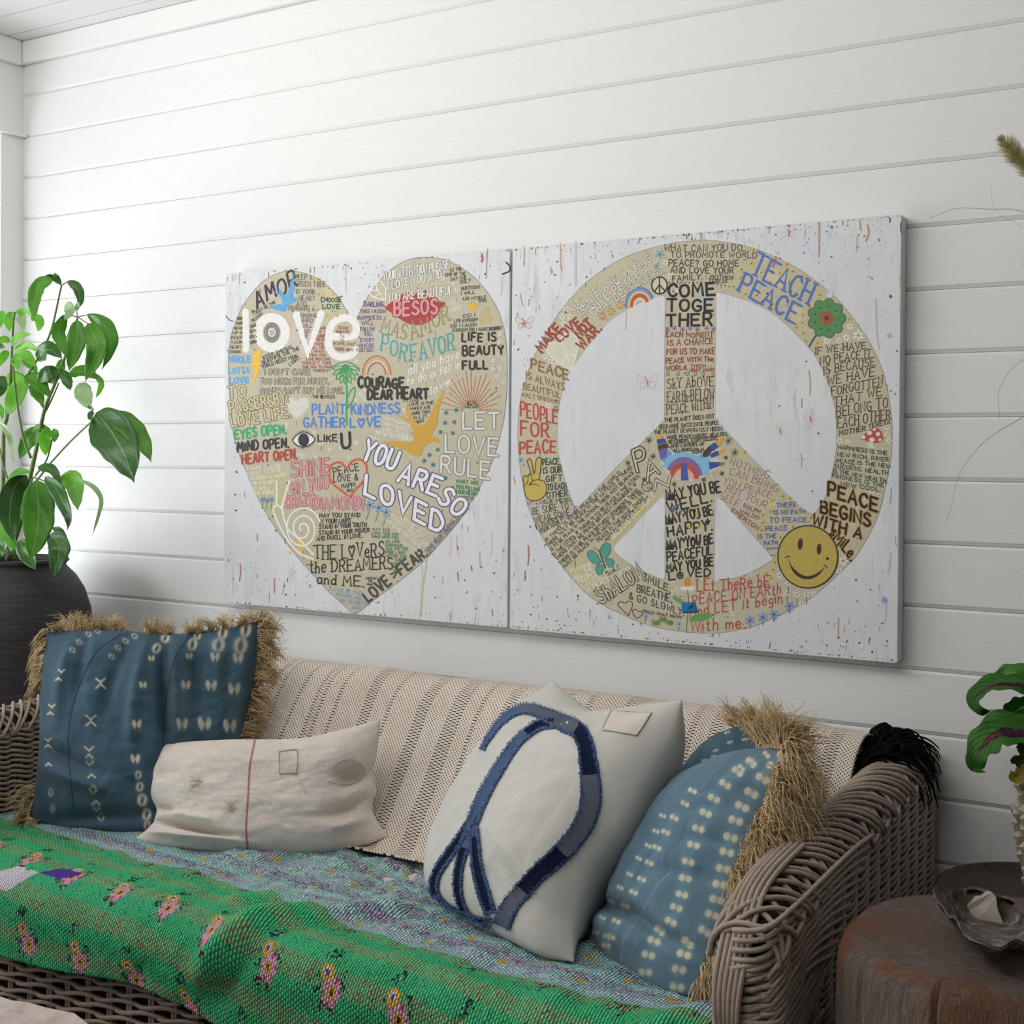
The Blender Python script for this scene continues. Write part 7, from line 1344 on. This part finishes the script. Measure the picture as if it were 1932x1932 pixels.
def coleus_mat():
    t = NT('coleus_leaf'); uvn = t.node('ShaderNodeUVMap'); sp = t.node('ShaderNodeSeparateXYZ'); t.L.new(uvn.outputs[0], sp.inputs[0]); a = t.math('ABSOLUTE', t.math('SUBTRACT', sp.outputs[1], .5)); n = t.noise(uvn.outputs[0], 9, 4, .6); n2 = t.noise(t.coord('Object'), 30, 4, .6)
    g = t.ramp(n2, [(.3, lin('#2a5c1a')), (.7, lin('#437a28'))]); edge = t.math('ADD', a, t.math('MULTIPLY', t.math('SUBTRACT', n, .5), .35)); lim = t.math('MULTIPLY', t.math('SUBTRACT', .85, sp.outputs[0]), .22)
    pur = t.math('LESS_THAN', edge, lim); c = t.mix(pur, g, lin('#3a1526')); pk = t.math('MULTIPLY', t.math('LESS_THAN', edge, t.math('MULTIPLY', lim, .25)), t.math('GREATER_THAN', sp.outputs[0], .35)); c = t.mix(pk, c, lin('#8a2a55'))
    vn = t.math('ABSOLUTE', t.math('SINE', t.math('MULTIPLY', t.math('SUBTRACT', sp.outputs[0], t.math('MULTIPLY', a, .7)), 30))); t.base(c, .55, .3); t.bump(t.math('ADD', t.math('POWER', vn, .4), n2), .5, .002)
    tl = t.node('ShaderNodeBsdfTranslucent'); t.set(tl.inputs[0], c); mx = t.node('ShaderNodeMixShader'); mx.inputs[0].default_value = .2; t.L.new(t.b.outputs[0], mx.inputs[1]); t.L.new(tl.outputs[0], mx.inputs[2]); t.L.new(mx.outputs[0], t.out.inputs[0]); return t.mat
COLEUS = coleus_mat(); CGR = leaf_mat('coleus_green_leaf', '#3a7a22', '#5a9a34', .2, .55); YLF = leaf_mat('yellowed_leaf', '#a08a24', '#b9a23a', .2, .5)
PXC = lambda x, y: (1780+x/4.197, 1240+y/4.197)
for pts in ([(760, 960), (740, 700), (720, 420), (730, 200)], [(760, 960), (690, 760), (640, 600)]): stem(planter, pts, .0045, .003, [-.215]*len(pts), 'stem', STEM, PXC)
CL = [([(700, 180), (560, 120), (450, 160), (405, 255)], 130, CGR, -.25, .5), ([(720, 150), (640, 80), (575, 100)], 80, CGR, -.20, .3), ([(720, 300), (600, 225), (400, 215), (270, 290), (250, 370), (300, 428), (345, 426), (392, 412)], 150, COLEUS, -.29, .75), ([(700, 380), (600, 380), (530, 420), (550, 505)], 140, CGR, -.22, .4), ([(760, 640), (620, 600), (450, 590), (320, 690), (262, 800), (285, 890), (342, 912)], 255, COLEUS, -.31, .55), ([(730, 520), (640, 470), (575, 520), (560, 610)], 150, CGR, -.27, .4), ([(640, 640), (650, 700), (600, 770)], 120, CGR, -.29, .2), ([(720, 800), (640, 820), (560, 820), (540, 850)], 110, LEAF[1], -.23, .3), ([(720, 860), (640, 930), (560, 960), (530, 892)], 110, YLF, -.285, .5), ([(760, 700), (700, 780), (660, 860)], 120, CGR, -.26, .3), ([(740, 200), (800, 150), (860, 200)], 120, COLEUS, -.2, .3), ([(740, 400), (850, 380), (930, 460)], 150, COLEUS, -.2, .3)]
for k, (pts, w, m_, dep, tl) in enumerate(CL):
    q = [aty(*PXC(x, y), dep-.02*j/len(pts)+(.012 if len(pts) > 5 and j > len(pts)-3 else 0)) for j, (x, y) in enumerate(pts)]; leaf(planter, q, w/4.197/940, m_, tl*(1 if k % 2 else -1), cup=.35, wav=.13, n=30, seed=k+80, shape='r')
PXG = lambda x, y: (1640+x/2.476, 220+y/2.476)
GRB = [M('grass_blade_green', '#6f7f3c', .6, .3), M('grass_blade_straw', '#a5945c', .7, .2), M('grass_blade_violet', '#75606a', .7, .2)]
def blade(pts, r, mat, dep=-.24):
    q = [np.array([PC[0]+R.uniform(-.02, .02), PC[1]+R.uniform(-.01, .01), PT_-.012])]+[aty(*PXG(x, y), dep) for x, y in pts]; C_ = crom(q, 60); mb = MB(); mb.tube(C_, np.concatenate([np.full(20, r), np.linspace(r, r*.25, 40)]), 5); mb.build('grass_blade', mat, planter, dz=ZO)
blade([(900, 1750), (860, 1300), (723, 1400), (560, 1500), (450, 1620), (405, 1720), (380, 1830), (352, 1910)], .0012, GRB[1]); blade([(880, 1600), (830, 1150), (723, 1135), (640, 1210), (602, 1300), (612, 1420)], .0009, GRB[2]); blade([(960, 1300), (900, 600), (723, 447), (560, 433), (410, 427), (340, 452), (280, 474)], .0013, GRB[0]); blade([(960, 1300), (860, 700), (723, 520), (640, 480), (590, 440), (570, 380), (568, 310)], .0007, GRB[1]); blade([(950, 1400), (900, 1100), (760, 760), (716, 700), (720, 640)], .0006, GRB[2])
# foxtail seed head
mb = MB(); ax = crom([aty(*PXG(x, y), -.24) for x, y in ((612, 103), (650, 135), (690, 185), (723, 215), (790, 290))], 60)
mb.tube(ax, .0016, 5)
for k in range(1100):
    i = R.randrange(0, 58); u = i/58; p = ax[i]; T_ = ax[min(i+1, 59)]-ax[max(i-1, 0)]; T_ /= np.linalg.norm(T_); rv = np.array([R.gauss(0, 1) for _ in range(3)]); rv -= T_*(rv @ T_); rv /= np.linalg.norm(rv); L = (.007+.016*min(1, u*3))*R.uniform(.6, 1.25); d = rv*.85-T_*.55; mb.tube([p, p+d*L*.5, p+d*L-T_*L*.2], [.0006, .0004, .0001], 3, cap=False)
mb.build('seed_head', M('foxtail_bristle', '#b9b27a', .8, .1, var=.3, vscale=80), planter, dz=ZO)
C_ = [np.array([PC[0], PC[1], PT_-.012]), aty(*PXG(1000, 1300), -.23), aty(*PXG(900, 500), -.23), ax[-1]]; mb = MB(); mb.tube(crom(C_, 40), .0012, 5); mb.build('stalk', GRB[0], planter, dz=ZO)

# ------------------------------------------------------------------ stone coffee table corner, lower left
t = NT('pale_pink_limestone'); v = t.coord('Object'); f = t.noise(v, 18, 6, .65); f2 = t.noise(v, 55, 4, .6, 1.0); base = t.ramp(f, [(.3, lin('#b9a49a')), (.55, lin('#d8c9c2')), (.75, lin('#ddd5d3'))]); t.base(t.mix(t.ramp(f2, [(.62, (0, 0, 0)), (.72, (.7, .7, .7))]), base, lin('#a08678')), .7, .3); t.bump(t.math('ADD', f, f2), .6, .006)
TZ_ = -.52; ed = [atz(x, y, TZ_) for x, y in ((-60, 1872), (-20, 1876), (0, 1880), (30, 1888), (60, 1893), (95, 1903), (118, 1905), (140, 1912), (165, 1930), (190, 1942), (240, 1975), (300, 2030))]
out = [np.array([-.75, -1.28, TZ_]), np.array([-.58, -1.255, TZ_]), np.array([-.44, -1.262, TZ_])]+ed+[np.array([.02, -1.62, TZ_]), np.array([-.1, -1.95, TZ_]), np.array([-.45, -2.02, TZ_]), np.array([-.85, -1.9, TZ_]), np.array([-.95, -1.6, TZ_])]
out = np.array(out); cen = out.mean(0); n = len(out)
ct = empty('stone_coffee_table', (cen[0], cen[1], 0), 'rough pale pinkish stone coffee table poking in at the lower left corner', 'coffee table')
mb = MB()
for (k, dz_) in ((1.0, -.07), (1.012, -.045), (1.006, -.012), (.985, 0), (.9, .0015), (.7, 0), (.4, .001), (0.02, 0)):
    for q in out: j_ = R.uniform(-.004, .004) if k > .98 else 0; mb.v.append((cen[0]+(q[0]-cen[0])*k+j_, cen[1]+(q[1]-cen[1])*k+j_, TZ_+dz_+(R.uniform(-.0025, .0025) if k > .3 else 0)))
mb.f = [(i*n+k, i*n+(k+1) % n, (i+1)*n+(k+1) % n, (i+1)*n+k) for i in range(7) for k in range(n)]+[tuple(range(n))[::-1], tuple(7*n+k for k in range(n))]; mb.m = [0]*len(mb.f)
mb.build('stone_top', t.mat, ct, smooth=False, dz=ZO)
mb = MB(); mb.box((-.70, -1.85, -ZO+.0005), (-.25, -1.45, TZ_-.0695)); bevel(mb.build('stone_base', t.mat, ct, smooth=False, dz=ZO), .03, 3)
